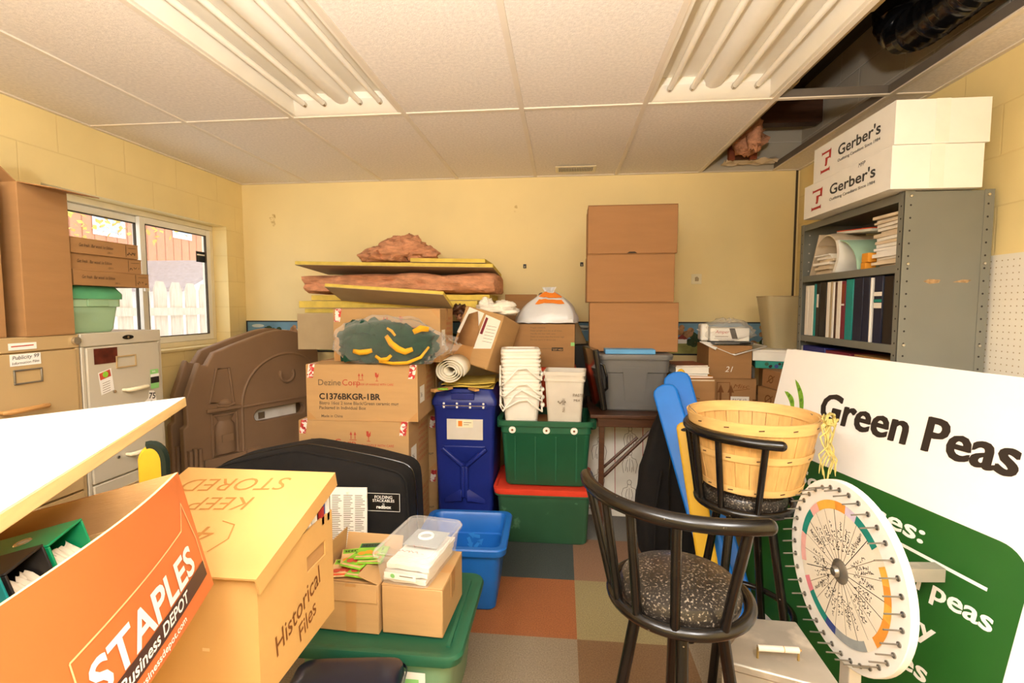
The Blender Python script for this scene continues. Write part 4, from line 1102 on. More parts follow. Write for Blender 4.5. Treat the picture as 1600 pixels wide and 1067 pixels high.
for k, x in enumerate((-.195, .005, .165)):
    m = MB(); z = .352
    Mx = Matrix.Translation((x, -.2006, z - .012)) @ Matrix.Rotation(R(90), 4, 'X')
    m.lathe([(.001, .006), (.019, .006), (.021, .003), (.021, 0)], 'bucket_white', 18, Mx); m.disc((0, 0), .007, 'ink_brown', Mx, .0065, 10); m.build('button', t)
for s in (-1, 1):
    m = MB(); m.box((s * .28 - .02, -.10, .325), (s * .28 + .02, .10, .392), 'green_tote'); m.build('handle', t, bev=.012)
UT = .3405 + .395
# white pails, nested, on a board across the tote rim
ins = Vector((LTX + .012, 3.055, .3405 + .022))
m = MB(); m.box((-.21, -.15, 0), (.21, .15, .335), 'card_dark'); o = tag(m.build('folded_carton', bev=.004, loc=(0, 0, 0)), 'brown carton filling the inside of the dark green tote', 'box'); o.location = ins + Vector((0, 0, .002))
PZ = ins.z + .338
def pail(t, z0, w, d, h, m_, r=.03):
    b = MB()
    b.rr([(z0, w * .80, d * .80, r), (z0 + .006, w * .83, d * .83, r), (z0 + h * .82, w * .97, d * .97, r), (z0 + h * .82 + .002, w * 1.03, d * 1.03, r), (z0 + h * .86, w * 1.03, d * 1.03, r), (z0 + h * .862, w * .985, d * .985, r), (z0 + h * .93, w * .99, d * .99, r), (z0 + h * .932, w * 1.05, d * 1.05, r), (z0 + h, w * 1.05, d * 1.05, r),
          (z0 + h, w * 1.0, d * 1.0, r), (z0 + h * .94, w * .976, d * .976, r), (z0 + h * .8, w * .952, d * .952, r), (z0 + .012, w * .80, d * .80, r)], m_, True, True, seg=5)
    return b.build('tub', t)
def bail(t, z, w, d, drop, name='handle'):
    m = MB(); n = 12; pts = []
    for i in range(n + 1):
        a = math.pi * i / n
        pts.append((-math.cos(a) * (w / 2 + .012), -d / 2 * .2 - math.sin(a) * (d / 2 * .9), z - drop * math.sin(a) ** .7))
    m.tube(pts, .0048, m_w, 6); return m.build(name, t)
m_w = 'bucket_white'
px_ = at(812, 662, Y=2.86).x
PG = 'nested white pails'
for k in range(6):
    lab = ['white square pail at the bottom of the nested stack on the green tote', 'white square pail second from the bottom of the nested stack', 'white square pail third from the bottom of the nested stack', 'white square pail fourth from the bottom of the nested stack', 'white square pail fifth from the bottom of the nested stack', 'white square pail at the top of the nested stack, with a lid'][k]
    t = thing('pail', lab, 'pail', (px_ - .001 * k, 2.96 + .0005 * k, PZ + k * .046), R(7), PG)
    pail(t, 0, .225, .20, .205, 'bucket_white')
    if k in (0, 1, 2, 4):
        m = MB(); zz = .165; a0 = [(-.121, -.02, zz), (-.123, -.10, zz - .03 - .02 * k), (-.10, -.125, zz - .055 - .01 * k), (-.02, -.125, zz - .01), (.03, -.125, zz - .005), (.09, -.125, zz - .055), (.118, -.11, zz - .075), (.121, -.02, zz - .03)]
        if k % 2: a0 = [(-.121, -.02, zz), (-.125, -.10, zz - .09), (-.11, -.128, zz - .115), (-.04, -.122, zz - .02), (.0, -.12, zz + .005), (.06, -.124, zz - .025), (.118, -.11, zz - .06), (.121, -.02, zz - .02)]
        m.tube(a0, .0055, 'bucket_white', 6); m.build('handle', t)
        m = MB(); m.blob((.125, -.06, .12), (.014, .02, .014), 'bucket_white', 1, .1); m.build('lug', t)
t6 = t
m = MB(); m.rr([(.206, .225, .20, .03), (.214, .23, .205, .03), (.222, .225, .20, .03), (.224, .19, .165, .03), (.216, .18, .155, .03)], 'bucket_white'); o = m.build('lid', t6)
t = thing('tall_pail', 'tall pale grey square pail with writing beside the nested white pails', 'pail', (at(880, 662, Y=2.86).x + .011, 2.955, PZ), R(-4))
pail(t, 0, .232, .20, .325, 'bucket_grey', .02)
m = MB(); Ff = frame((-.105, -.0925, 0), (1, 0, 0), (0, -.055, 1))
m.text('PASTE', .155, .185, .024, 'ink_grey', Ff, 0, off=.002); m.text('MIX', .16, .155, .022, 'ink_grey', Ff, 0, off=.002); m.text('No. 3051', .11, .09, .022, 'ink_grey', Ff, 0, rot=R(90), off=.0025); m.scribble(.07, .14, .05, .015, .003, 'ink_grey', Ff, 4, .002); m.build('lettering', t)

# ------------------------------------------------------------------ behind the pails
def green_print(b, F, w, h):
    for k in range(5): b.text(['Fragile contents', 'Keep upright and dry at all times', 'Handle this box with care', 'Stack no more than five boxes high', 'Do not store in direct sun'][k], w * .30, h * (.90 - k * .07), h * .055, 'ink_grey', F, .0)
    b.rect(w * .64, h * .38, w * .82, h * .46, 'ink', F); b.text('LOT 4421', w * .66, h * .395, h * .055, 'card', F, .02, off=.0014)
    b.text('This carton is made from recycled board', w * .05, h * .42, h * .055, 'ink_grey', F); b.rect(w * .94, h * .50, w, h * .58, 'sticker_green', F)
sx0, sx1 = at(797, 560, Y=3.2).x, at(895, 560, Y=3.2).x; sw = sx1 - sx0
t = carton('orange red carton low behind the pale grey pail', ((sx0 + sx1) / 2 + .02, 3.38, .0), (sw + .01, .20, 1.0), 0, 'red_box', tape_top=False)
b_ = MB(); b_.text('CLEMENTINES', -.02, .93, .03, 'ink_white', frame((-.1, -.101, 0), (1, 0, 0), (0, 0, 1)), .01); b_.build('lettering', t)
c0, c1 = at(797, 572, Y=3.27).z, at(797, 501, Y=3.27).z
t = carton('brown carton with small printed text under the white plastic sack', ((sx0 + sx1) / 2 + .012, 3.40, 1.0015), (sw + .01, .26, .285), R(-2), 'card_dark', prints=[P('front', green_print)], tape_top=False)
TOPB = 1.0015 + .285
t = thing('plastic_sack', 'full white grey plastic sack with orange labels on the brown carton', 'sack', ((sx0 + sx1) / 2 + .025, 3.38, TOPB + .0015), R(-3))
def sack(s, q):
    a = 2 * math.pi * s; z = q
    k = math.cos(q * math.pi / 2) ** .75
    ca, sa = math.cos(a), math.sin(a); sq = 1 / max(abs(ca), abs(sa)) ** .55
    w = 1 + .05 * noise.noise(Vector((ca * 2, sa * 2, q * 4)))
    return (ca * sq * .215 * k * w + .03 * q, sa * sq * .115 * k * w, .005 + .215 * q + .012 * noise.noise(Vector((ca * 3, sa * 3, q * 3))))
m = MB(); m.surf(sack, 40, 14, 'plastic_bag_white'); m.poly([sack(i / 40, 0) for i in range(40)][::-1], 'plastic_bag_white'); m.build('sack', t, sharp=60)
def lab(q0, q1, s0, s1, push):
    m = MB(); m.surf(lambda s, q: Vector(sack(s0 + (s1 - s0) * s, q0 + (q1 - q0) * q)) + Vector((0, -push, push * .6)), 10, 4, 'label_orange'); return m.build('label', t)
lab(.58, .72, .665, .86, .004); lab(.78, .93, .64, .90, .005)
m = MB(); m.surf(lambda s, q: (.02 + .05 * (s - .5) * (1 + q), -.0 + .01 * math.sin(s * 12), .205 + .04 * q), 8, 4, 'plastic_bag_white'); m.build('neck', t)
p0 = at(812, 505, Y=3.62)
t = open_box('dark brown open carton against the far wall behind the white sack', (p0.x, 3.68, 0), (.24, .22, at(812, 470, Y=3.57).z), R(8), 'card_dark', flaps=(('front', .06, -40), ('right', .07, 30)))
t = thing('brown_paper_sack', 'tan paper sack slumped behind the white plastic sack', 'sack', (at(905, 530, Y=3.6).x - .03, 3.69, 1.13), R(-5))
m = MB(); m.surf(lambda s, q: ((.09 - .07 * q) * math.cos(2 * math.pi * s) + -.06 * q, .07 * (1 - .6 * q) * math.sin(2 * math.pi * s), .30 * q + .01 * noise.noise(Vector((s * 9, q * 6, 1)))), 20, 10, 'board_grey'); m.build('sack', t, sharp=60)
# dark box under it so that it stands
m = MB(); m.box((-.115, -.12, 0), (.115, .12, 1.127), 'black'); o = tag(m.build('black_carton', bev=.004, loc=(0, 0, 0)), 'black carton standing behind the grey pail and the black case', 'box'); o.location = (.20, 3.69, 0)
# black case on end
Mb = Matrix.Translation((.225, 3.02, .80)) @ Euler((0, R(-9), R(10))).to_matrix().to_4x4()
t = thing('black_case', 'slim black carrying case standing on end with a white handle', 'case', rot=Mb)
m = MB(); m.rr([(0, .035, .30, .015), (.36, .035, .30, .015)], 'black_gloss'); m.build('shell', t, bev=.006)
m = MB(); m.tube([(.020, -.06, .27), (.05, -.07, .25), (.058, -.07, .18), (.05, -.07, .11), (.020, -.06, .09)], .008, 'black_gloss', 8); m.build('handle', t)
for z in (.265, .095):
    m = MB(); m.box((.016, -.08, z - .014), (.024, -.05, z + .014), 'white'); m.build('bracket', t, bev=.003)
# ------------------------------------------------------------------ steel shelving unit
SX0, SX1, SY0, SY1, SH = 1.37, 1.70, 2.18, 3.05, 1.862
unit = thing('shelving_unit', 'grey perforated steel shelving unit against the block wall, loaded with binders', 'shelf', ((SX0 + SX1) / 2, (SY0 + SY1) / 2, 0))
def L(*p): return (p[0] - (SX0 + SX1) / 2, p[1] - (SY0 + SY1) / 2, p[2])
def holes(m, Fm, u, v0, v1, step, r=.0042, off=.0008):
    v = v0
    while v < v1: m.disc((u, v), r, 'shelf_hole', Fm, off, 8); v += step
for y0, nm in ((SY0, 'side_panel'), (SY1 - .0, 'side_panel')):
    m = MB(); s = 1 if y0 == SY0 else -1
    m.box(L(SX0, min(y0, y0 + s * .004), .0), L(SX1, max(y0, y0 + s * .004), SH), 'shelf_grey')
    m.build('side_panel', unit)
for x, sx in ((SX0, 1), (SX1, -1)):
    for y, sy in ((SY0, 1), (SY1, -1)):
        m = MB()
        yo = y - sy * .0022
        m.box(L(min(x, x + sx * .036), min(yo, yo + sy * .0022), 0), L(max(x, x + sx * .036), max(yo, yo + sy * .0022), SH + .003), 'shelf_grey')
        m.box(L(min(x, x + sx * .0025), min(y, y + sy * .036), 0), L(max(x, x + sx * .0025), max(y, y + sy * .036), SH + .003), 'shelf_grey')
        Fo = frame(L(x, yo, 0), (1, 0, 0), (0, 0, 1))
        if sy == 1: holes(m, Fo, sx * .022, .03, SH - .02, .0508)
        if sx == 1:
            Fx = frame(L(SX0, y, 0), (0, 1 if sy == 1 else 1, 0), (0, 0, 1)) if False else frame(L(SX0, y, 0), (0, -1, 0), (0, 0, 1))
            holes(m, Fx, -sy * .018, .03, SH - .02, .0508)
            Fi = frame(L(SX0 + .04, y - .0045, 0), (1, 0, 0), (0, 0, 1))
        pst = m.build('post', unit)
        for z in (SH - .018, 1.573, 1.243, .905):
            if sy == 1:
                k = MB(); k.lathe([(.0005, .006), (.005, .005), (.007, 0)], 'nickel', 10, Matrix.Translation(L(x + sx * .022, yo, z)) @ Matrix.Rotation(R(90), 4, 'X')); k.build('bolt', pst)
# far end panel's inner row of holes
m = MB(); Fi = frame(L(0, SY1 - .0045, 0), (1, 0, 0), (0, 0, 1))
v = .03
while v < SH: m.disc((SX0 + .045, v), .0042, 'bucket_grey', Fi, .0008, 8); v += .0508
m.build('punched_holes', unit)
SHZ = [1.862, 1.573, 1.240, .905, .45, .06]
for z in SHZ:
    m = MB(); m.box(L(SX0 + .004, SY0 + .006, z - .004), L(SX1 - .004, SY1 - .006, z), 'shelf_grey')
    m.box(L(SX0 + .003, SY0 + .006, z - .034), L(SX0 + .006, SY1 - .006, z), 'shelf_grey'); m.box(L(SX1 - .006, SY0 + .006, z - .034), L(SX1 - .003, SY1 - .006, z - .004), 'shelf_grey')
    m.build('shelf', unit, bev=.001)
m = MB(); Fs = frame(L(0, SY0 - .0, 0), (1, 0, 0), (0, 0, 1))
m.add([(1.455, 1.503, .0015), (1.475, 1.512, .0015), (1.52, 1.509, .0015), (1.515, 1.497, .0015), (1.48, 1.492, .0015)], [(0, 1, 2, 3, 4)], 'scrape', False, frame((-(SX0 + SX1) / 2, L(0, SY0, 0)[1], 0), (1, 0, 0), (0, 0, 1)))
m.add([(1.565, 1.499, .0015), (1.60, 1.509, .0015), (1.635, 1.508, .0015), (1.62, 1.496, .0015)], [(0, 1, 2, 3)], 'scrape', False, frame((-(SX0 + SX1) / 2, L(0, SY0, 0)[1], 0), (1, 0, 0), (0, 0, 1)))
m.build('rust_scrapes', unit)

# boxes with printed name on top of the unit
def outfitter(b, F, w, h):
    # red angular mark
    for q in ([(.135, .66), (.140, .80), (.150, .775), (.255, .775), (.265, .80), (.262, .55), (.250, .56), (.245, .60), (.205, .60), (.205, .42), (.185, .36), (.165, .40), (.165, .66), (.235, .66), (.235, .71), (.150, .70)][:0] or [(.125, .80), (.135, .765), (.250, .765), (.262, .80), (.262, .71), (.140, .71), (.125, .68)],
              [(.232, .71), (.262, .71), (.258, .50), (.246, .54), (.232, .545)], [(.180, .585), (.246, .585), (.246, .535), (.215, .535), (.205, .36), (.190, .34), (.172, .37), (.180, .42)],
              [(.115, .30), (.128, .26), (.235, .26), (.248, .30), (.248, .16), (.236, .19), (.128, .19), (.115, .16)]):
        b.poly([(p[0] * w, p[1] * h, .001) for p in q], 'gerber_red', F)
    fit_text(b, "Gerber's", .36 * w, .86 * w, .45 * h, .28 * h, 'gerber_ink', F, .018)
    fit_text(b, 'Outfitting Canadians Since 1984', .36 * w, .86 * w, .28 * h, .075 * h, 'gerber_ink', F, .008)
def note(b, F, w, h):
    outfitter(b, F, w, h); b.text('MFP', .68 * w, .85 * h, .15 * h, 'ink', F, .0, shear=.3, sx=1.1)
gy0, gy1 = 2.155, 2.86
for k, (x0, y0, y1, z, hh, fn, lab) in enumerate(((1.295, 2.150, 2.862, SH + .005, .170, note, 'white outfitter carton lying directly on the shelving unit, lower one of two'), (1.298, 2.145, 2.78, SH + .176, .170, outfitter, 'white outfitter carton on top of the other one above the shelving unit'))):
    wd = y1 - y0; dp = .345 if k else .335
    t = thing('outfitter_box', lab, 'box', (x0 + dp / 2, (y0 + y1) / 2, z), R(-90), 'white outfitter boxes')     # local front (-Y) faces -X
    m = MB(); F = faces(wd, dp, hh); m.box((-wd / 2, -dp / 2, 0), (wd / 2, dp / 2, hh), 'white'); fn(m, F['front'], wd, hh); m.build('body', t, bev=.003)
    m = MB(); m.box((-wd / 2 - .001, -dp / 2 - .001, hh - .003), (wd / 2 + .001, dp / 2 + .001, hh), 'white'); m.build('lid', t, bev=.001)
    m = MB(); m.box((wd / 2, -.026, .005), (wd / 2 + .0011, .026, hh + .0008), 'paper'); m.build('tape', t)

# second shelf: binders and folders standing, fronts towards -X
ZB = 1.2402
def binder(name, label, y, th, h, d, cov, cat='binder', x=SX0 + .012, tilt=0, spine_lab=None, open_front=False, group='binders on the middle shelf'):
    t = thing(name, label, cat, (x, y, ZB), (R(tilt), 0, 0), group)
    m = MB(); c = .004
    m.box((0, -th / 2, 0), (c, th / 2, h), cov); m.box((c, -th / 2, 0), (d, -th / 2 + c, h), cov); m.box((c, th / 2 - c, 0), (d, th / 2, h), cov); m.build('cover', t, bev=.0015)
    m = MB(); m.box((c + .003, -th / 2 + c + .001, .006), (d - .006, th / 2 - c - .001, h - .012), 'paper'); m.build('pages', t)
    if spine_lab:
        m = MB(); Fm = frame((-.0005, th / 2, 0), (0, -1, 0), (0, 0, 1))
        for z0, z1, c_, u0, u1 in spine_lab: m.rect(u0 * th, z0 * h, u1 * th, z1 * h, c_, Fm, .0006)
        m.build('spine_label', t)
    return t
B = [  # y centre from the far end, thickness, height, depth, cover, label, tilt, spine
    (.030, .036, .278, .27, 'binder_white', 'white binder at the far end of the middle shelf', None),
    (.078, .050, .278, .27, 'binder_white', 'thick white binder second from the far end of the middle shelf', None),
    (.120, .022, .285, .25, 'binder_teal', 'thin blue green folder beside the white binders', None),
    (.152, .036, .285, .27, 'binder_black', 'black binder with a white label on its spine', [(.55, .80, 'paper', .2, .8)]),
    (.205, .064, .290, .28, 'binder_black', 'thick plain black binder on the middle shelf', None),
    (.257, .028, .288, .27, 'binder_white', 'thin white binder next to the thick black one', None),
    (.284, .018, .290, .24, 'board_grey', 'thin grey green folder between white binders', None),
    (.307, .020, .286, .25, 'white', 'thin white folder near the middle of the shelf', None),
    (.328, .018, .284, .25, 'wood_dark', 'thin brown book between two white folders', None),
    (.358, .036, .288, .27, 'binder_white', 'white binder beside the maroon patterned book', None),
    (.396, .034, .286, .26, 'maroon', 'maroon patterned book on the middle shelf', [(.62, .95, 'rust', .1, .9), (.58, .61, 'paper', .1, .9)]),
    (.448, .060, .292, .27, 'binder_teal', 'wide teal binder on the middle shelf', None),
    (.520, .072, .296, .28, 'binder_navy', 'wide navy binder beside the teal one', None),
    (.583, .046, .296, .28, 'binder_navy', 'narrower navy binder between a navy binder and a white folder', None),
    (.616, .012, .290, .25, 'white', 'very thin white folder beside the navy binders', None),
    (.668, .058, .296, .28, 'binder_navy', 'navy binder with a cream and green banded spine', [(.70, .76, 'paper', 0, 1), (.61, .65, 'seg_teal', 0, 1), (.52, .60, 'paper', 0, 1)]),
]
for dy, th, h, d, cov, lab_, sp in B:
    binder('binder' if th > .025 else 'folder', lab_, SY1 - .042 - dy, th - .002, h, d, cov, 'binder' if th > .025 else 'folder', spine_lab=sp)
binder('binder', 'black binder behind the near post of the shelving unit', SY0 + .09, .06, .29, .27, 'binder_black')

# top shelf: leaning folders, loose papers, magazine stack
ZT = 1.5735
def sheets(name, label, x0, x1, y0, y1, z, n, th, m_list, jit=.012, seed=0, cat='papers', sag=0):
    """pile of loose sheets: one thing, each bundle of sheets a part"""
    r = random.Random(seed); t = thing(name, label, cat, ((x0 + x1) / 2, (y0 + y1) / 2, z))
    w, d = x1 - x0, y1 - y0; zz = 0
    for k in range(n):
        a = r.uniform(-.08, .08); ox, oy = r.uniform(-jit, jit), r.uniform(-jit, jit); h = th * r.uniform(.7, 1.3); ww, dd = w * r.uniform(.9, 1), d * r.uniform(.9, 1)
        m = MB(); z0 = zz
        m.surf(lambda s, q: (ox + (s - .5) * ww + (q - .5) * a * dd, oy + (q - .5) * dd + (s - .5) * a * ww, z0 + h + sag * (k / n) * math.sin(s * 3.1) * .02), 4, 4, r.choice(m_list), h * .92, smooth=False)
        m.build('sheaf', t); zz += h
    return t
sheets('paper_stack', 'tall stack of loose papers at the near end of the top shelf', SX0 + .02, SX0 + .26, SY0 + .022, SY0 + .225, ZT, 17, .0125, ['paper', 'paper', 'paper_old', 'white'], .010, 2)
sheets('paper_stack', 'low stack of yellowed papers on the top shelf beside the mint folder', SX0 + .01, SX0 + .25, 2.745, 2.90, ZT, 9, .0115, ['paper_old', 'paper_old', 'paper'], .012, 5)
t = thing('booklet', 'cream booklet leaning at the far end of the top shelf', 'booklet', (SX0 + .03, 2.995, ZT + .001), (R(22), 0, 0))
m = MB(); m.box((0, -.004, 0), (.24, .004, .235), 'paper_old'); m.build('cover', t, bev=.001)
m = MB(); m.box((.004, .0041, .002), (.236, .008, .231), 'paper'); m.build('pages', t)
t = thing('magazine', 'red and cream magazine leaning behind the loose papers', 'magazine', (SX0 + .20, 2.86, ZT + .118), (R(5), 0, 0))
m = MB(); m.box((-.10, -.24, -.117), (.10, .06, -.105), 'paper'); m.box((-.10, -.24, -.105), (.10, .06, -.10), 'red_box'); m.build('cover', t)
t.location = (SX0 + .19, 2.78, ZT + .325)
m = MB(); m.surf(lambda s, q: (SX0 + .008 + .24 * s, 2.50 + .155 * q, ZT + .009 + .150 * (math.sin(q * 1.45) ** .5 if q > 0 else 0)), 3, 14, 'mint', (0.0, .001, -.006)); tag(m.build('mint_folder', loc=(SX0, 2.6, ZT)), 'pale mint folder curling up on the top shelf between the papers', 'folder')
m = MB(); m.surf(lambda s, q: (SX0 + .006 + .22 * s, 2.69 - .012 * q - .03 * math.sin(q * 3), ZT + .002 + .16 * q), 2, 8, 'white', (.0, .022, .0)); tag(m.build('white_booklet', loc=(SX0, 2.7, ZT)), 'white curved booklet edge beside the mint folder', 'booklet')
m = MB(); m.surf(lambda s, q: (SX0 + .02 + .2 * s, 2.70 + .20 * q, ZT + .150 + .055 * math.sin(q * 3.0) + .008 * math.sin(s * 6)), 8, 12, 'paper_old', .006); tag(m.build('curled_newspaper', loc=(SX0, 2.7, ZT + .14)), 'curled yellowed newspaper draped over the low paper stack', 'newspaper')
m = MB(); m.box((SX0 + .012, 2.425, ZT + .03), (SX0 + .05, 2.475, ZT + .072), 'orange_tab'); m.box((SX0 + .012, 2.445, ZT), (SX0 + .06, 2.48, ZT + .03), 'orange_tab'); tag(m.build('orange_tabs', bev=.002, loc=(SX0, 2.45, ZT)), 'small orange card tabs in front of the tall paper stack', 'tabs')
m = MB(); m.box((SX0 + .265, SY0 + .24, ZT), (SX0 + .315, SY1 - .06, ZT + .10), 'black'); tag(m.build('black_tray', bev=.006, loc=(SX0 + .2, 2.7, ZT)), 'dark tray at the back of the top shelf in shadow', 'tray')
# third shelf: only the tops show above the sign
ZL = .9055
t = thing('binder', 'royal blue binder lying on the shelf just above the sign edge', 'binder', (SX0 + .02, 2.90, ZL))
m = MB(); m.box((0, -.12, .0), (.27, .12, .275), 'binder_blue'); m.build('cover', t, bev=.003)
t = thing('file_box', 'maroon file box with black clip on the lower shelf', 'box', (SX0 + .02, 2.66, ZL))
m = MB(); m.box((0, -.11, 0), (.27, .11, .268), 'maroon'); m.build('body', t, bev=.004); m = MB(); m.box((-.002, -.06, .225), (.02, .06, .245), 'black'); m.build('clip', t, bev=.002)
t = thing('wooden_box', 'reddish brown wooden box at the near end of the lower shelf', 'box', (SX0 + .02, 2.38, ZL))
m = MB(); m.hexa([(0, -.15, 0), (.27, -.15, 0), (.27, .15, 0), (0, .15, 0), (0, -.15, .26), (.27, -.15, .26), (.27, .12, .26), (0, .14, .26)], 'rust'); m.build('body', t, bev=.004)
m = MB(); m.box((-.001, -.151, .2605), (.272, .13, .268), 'wood_mid'); m.build('lid', t, bev=.002)
m = MB(); m.box((SX0 + .02, 3.018, ZL), (SX0 + .25, 3.040, ZL + .27), 'binder_white'); tag(m.build('folder', loc=(SX0 + .02, 3.02, ZL)), 'white folder edge at the far end of the lower shelf', 'folder')

# ------------------------------------------------------------------ three big cartons on the grey tote on a folding table
tz = .765
t = thing('folding_table', 'dark wooden folding table under the grey tote', 'table', (.405, 3.22, 0))
m = MB(); m.box((-.235, -.30, tz - .022), (.285, .33, tz), 'wood_dark'); m.build('tabletop', t, bev=.004)
m = MB(); m.box((-.190, -.285, tz - .075), (.17, -.262, tz - .022), 'wood_dark'); m.build('front_rail', t, bev=.003)
m = MB(); m.box((-.190, .30, tz - .075), (.17, .323, tz - .022), 'wood_dark'); m.build('rear_rail', t, bev=.003)
for x in (-.165, .25):
    for y in (-.268, .30):
        m = MB(); m.box((x - .016, y - .012, 0), (x + .016, y + .012, tz - .022), 'wood_dark', Matrix.Translation((0, 0, 0)) @ Matrix.Shear('XZ', 4, (0, 0)) if False else None); m.build('leg', t, bev=.003)
m = MB(); m.rod((-.15, -.25, .38), (.12, -.25, .66), .011, 'wood_dark', 6); m.build('brace', t)
m = MB(); m.rod((-.15, -.235, .43), (.05, -.235, .62), .009, 'wood_dark', 6); m.build('brace', t)
TT = tz + .0005
t = thing('grey_tote', 'grey plastic storage tote on the dark folding table', 'tote', (.435, 3.205, TT))
m = MB()
m.rr([(0, .34, .30, .04), (.01, .355, .32, .045), (.235, .40, .36, .045), (.24, .415, .375, .045), (.32, .425, .385, .045)], 'tote_grey'); m.hexa([(-.05, -.171, .06), (.06, -.171, .06), (.06, -.150, .06), (-.05, -.150, .06), (-.07, -.192, .27), (.08, -.192, .27), (.08, -.16, .27), (-.07, -.16, .27)], 'tote_grey'); m.build('tub', t, bev=.0)
m = MB(); m.rr([(.318, .455, .41, .05), (.342, .462, .418, .05), (.350, .455, .41, .05), (.351, .43, .39, .05), (.345, .42, .38, .045)], 'tote_grey'); m.build('lid', t)
LT = TT + .352
BC = 'large brown cartons'
def dent(b, F, w, h):
    b.poly([(w * .44, .002, .001), (w * .56, .002, .001), (w * .53, .012, .001), (w * .47, .012, .001)], 'ink', F); b.ribbon([(w * .47, .01), (w * .46, h * .35)], .002, 'card_dark', F); b.ribbon([(w * .53, .01), (w * .54, h * .35)], .002, 'card_dark', F)
# the boards that carry them reach back to the wall
m = MB(); m.box((-.11, -.20, 0), (.245, .26, LT - .012 - tz - .001), 'card_red'); o = tag(m.build('cardboard_box', bev=.004), 'brown carton hidden behind the grey tote on the table', 'box'); o.location = (.44, 3.62, tz + .001)
z = LT
for (cx_, cy_, w_, d_, h_, rz, lab_, pr) in ((.452, 3.335, .545, .33, .310, -2, 'large plain brown carton lowest of the tall stack, on the grey tote', []), (.425, 3.335, .535, .33, .300, -1, 'large plain brown carton in the middle of the tall stack', []), (.433, 3.335, .545, .33, .300, -.8, 'large brown carton at the top of the tall stack, dented at its lower edge', [P('front', dent)])):
    carton(lab_, (cx_, cy_, z), (w_, d_, h_), R(rz), 'card_red', group=BC, prints=pr, tape_len=.0201); z += h_ + .0012
t = thing('blue_folder', 'light blue folder lying on the grey tote lid', 'folder', (.405, 3.06, LT + .0))
m = MB(); m.box((-.145, -.055, .0), (.15, .06, .028), 'light_blue'); m.build('cover', t, bev=.003)
# white carton with posture drawings under the table
t = thing('printed_carton', 'white carton printed with line drawings of backs, under the folding table', 'box', (.385, 3.33, .001), R(-3))
m = MB(); w_, d_, h_ = .56, .09, .64; F = faces(w_, d_, h_); m.box((-w_ / 2, -d_ / 2, 0), (w_ / 2, d_ / 2, h_), 'paper')
Ff = F['front']
for u in (.05, .26, .44, .535): m.ribbon([(u, .05), (u - .01, .62)], .004, 'gerber_red', Ff)
m.ribbon([(.03, .045), (.54, .055)], .004, 'gerber_red', Ff); m.ribbon([(.05, .15), (.25, .155)], .003, 'gerber_red', Ff)
m.text('ERGO', .085, .072, .060, 'ink', Ff, .03, shear=.1, sx=1.1)
def fig(u, v, s):
    for pts in ([(-.3, 0), (-.38, .45), (-.30, .72), (-.10, .80), (-.08, .95)], [(.3, 0), (.38, .45), (.30, .72), (.10, .80), (.08, .95)], [(-.2, .1), (-.16, .5), (-.1, .7)], [(.2, .1), (.16, .5), (.1, .7)], [(0, .1), (0, .75)], [(-.12, .3), (-.1, .05)], [(.12, .3), (.1, .05)]):
        m.ribbon([(u + x * s, v + y * s) for x, y in pts], .0025, 'ink_grey', Ff)
    m.ribbon([(u + .11 * s * math.cos(k * .7), v + s * (1.05 + .13 * math.sin(k * .7))) for k in range(10)], .0025, 'ink_grey', Ff)
fig(.35, .30, .13); fig(.35, .10, .13); fig(.15, .38, .13); fig(.15, .20, .10); fig(.35, .48, .11)
m.build('body', t, bev=.003)

# ------------------------------------------------------------------ boxes beside the stack
t = carton('brown carton with books on it, behind the blue play pieces', (.822, 3.31, 0), (.245, .34, .955), 0, 'card_dark', tape_top=False, prints=[P('front', lambda b, F, w, h: (b.ribbon([(w * .3, .83), (w * .5, .84), (w * .62, .832)], .003, 'ink', F), b.rect(.008, h - .012, w - .008, h - .004, 'paper_old', F)))])
z = .9555
for (w_, d_, h_, c_, lab_, rz, dx) in ((.235, .26, .012, 'orange_tab', 'thin yellow book at the bottom of the book pile on the brown carton', 3, .01), (.22, .24, .014, 'seg_grey', 'grey and purple book second in the pile on the brown carton', -4, -.01), (.21, .25, .042, 'paper', 'thick cream paged book in the pile on the brown carton', 5, -.02), (.205, .24, .010, 'rust', 'dark brown book at the top of the pile on the brown carton', 8, -.03)):
    t = thing('book', lab_, 'book', (.812 + dx * .5, 3.30, z), R(rz), 'books on the brown carton')
    m = MB(); m.box((-w_ / 2, -d_ / 2, 0), (w_ / 2, d_ / 2, h_ * .12), c_); m.box((-w_ / 2, -d_ / 2, h_ * .88), (w_ / 2, d_ / 2, h_), c_); m.box((-w_ / 2, d_ / 2 - .004, h_ * .12), (w_ / 2, d_ / 2, h_ * .88), c_); m.build('cover', t)
    m = MB(); m.box((-w_ / 2 + .003, -d_ / 2 + .003, h_ * .12), (w_ / 2 - .003, d_ / 2 - .004, h_ * .88), 'paper'); m.build('pages', t); z += h_ + .0008
def up_print(b, F, w, h):
    q = .002
    for (x0, z0, x1, z1) in ((.10, .53, .40, .54), (.10, .93, .40, .94), (.10, .53, .115, .94), (.385, .53, .40, .94)): b.rect(w * x0, h * z0, w * x1, h * z1, 'ink_brown', F, .001)
    arrows(b, F, w * .19, h * .60, h * .30, 'ink_brown')
    b.rect(w * .42, h * .50, w * .84, h * .70, 'paper', F, .001); b.text('PACK 12', w * .46, h * .62, h * .06, 'ink', F, .0, off=.0015)
    for k in range(3): b.ribbon([(w * .46, h * (.53 + .03 * k)), (w * .8, h * (.535 + .03 * k))], .003, 'ink_grey', F, .0015)
    b.text('Misc', w * .46, h * .84, h * .10, 'ink_brown', F, 0, shear=.3, sx=1.4); b.ribbon([(w * .5, h * .80), (w * .85, h * .83)], .003, 'ink_brown', F)
    for v in (.62, .49): b.rect(w * .92, h * v, w, h * (v + .035), 'ink_brown', F, .001)
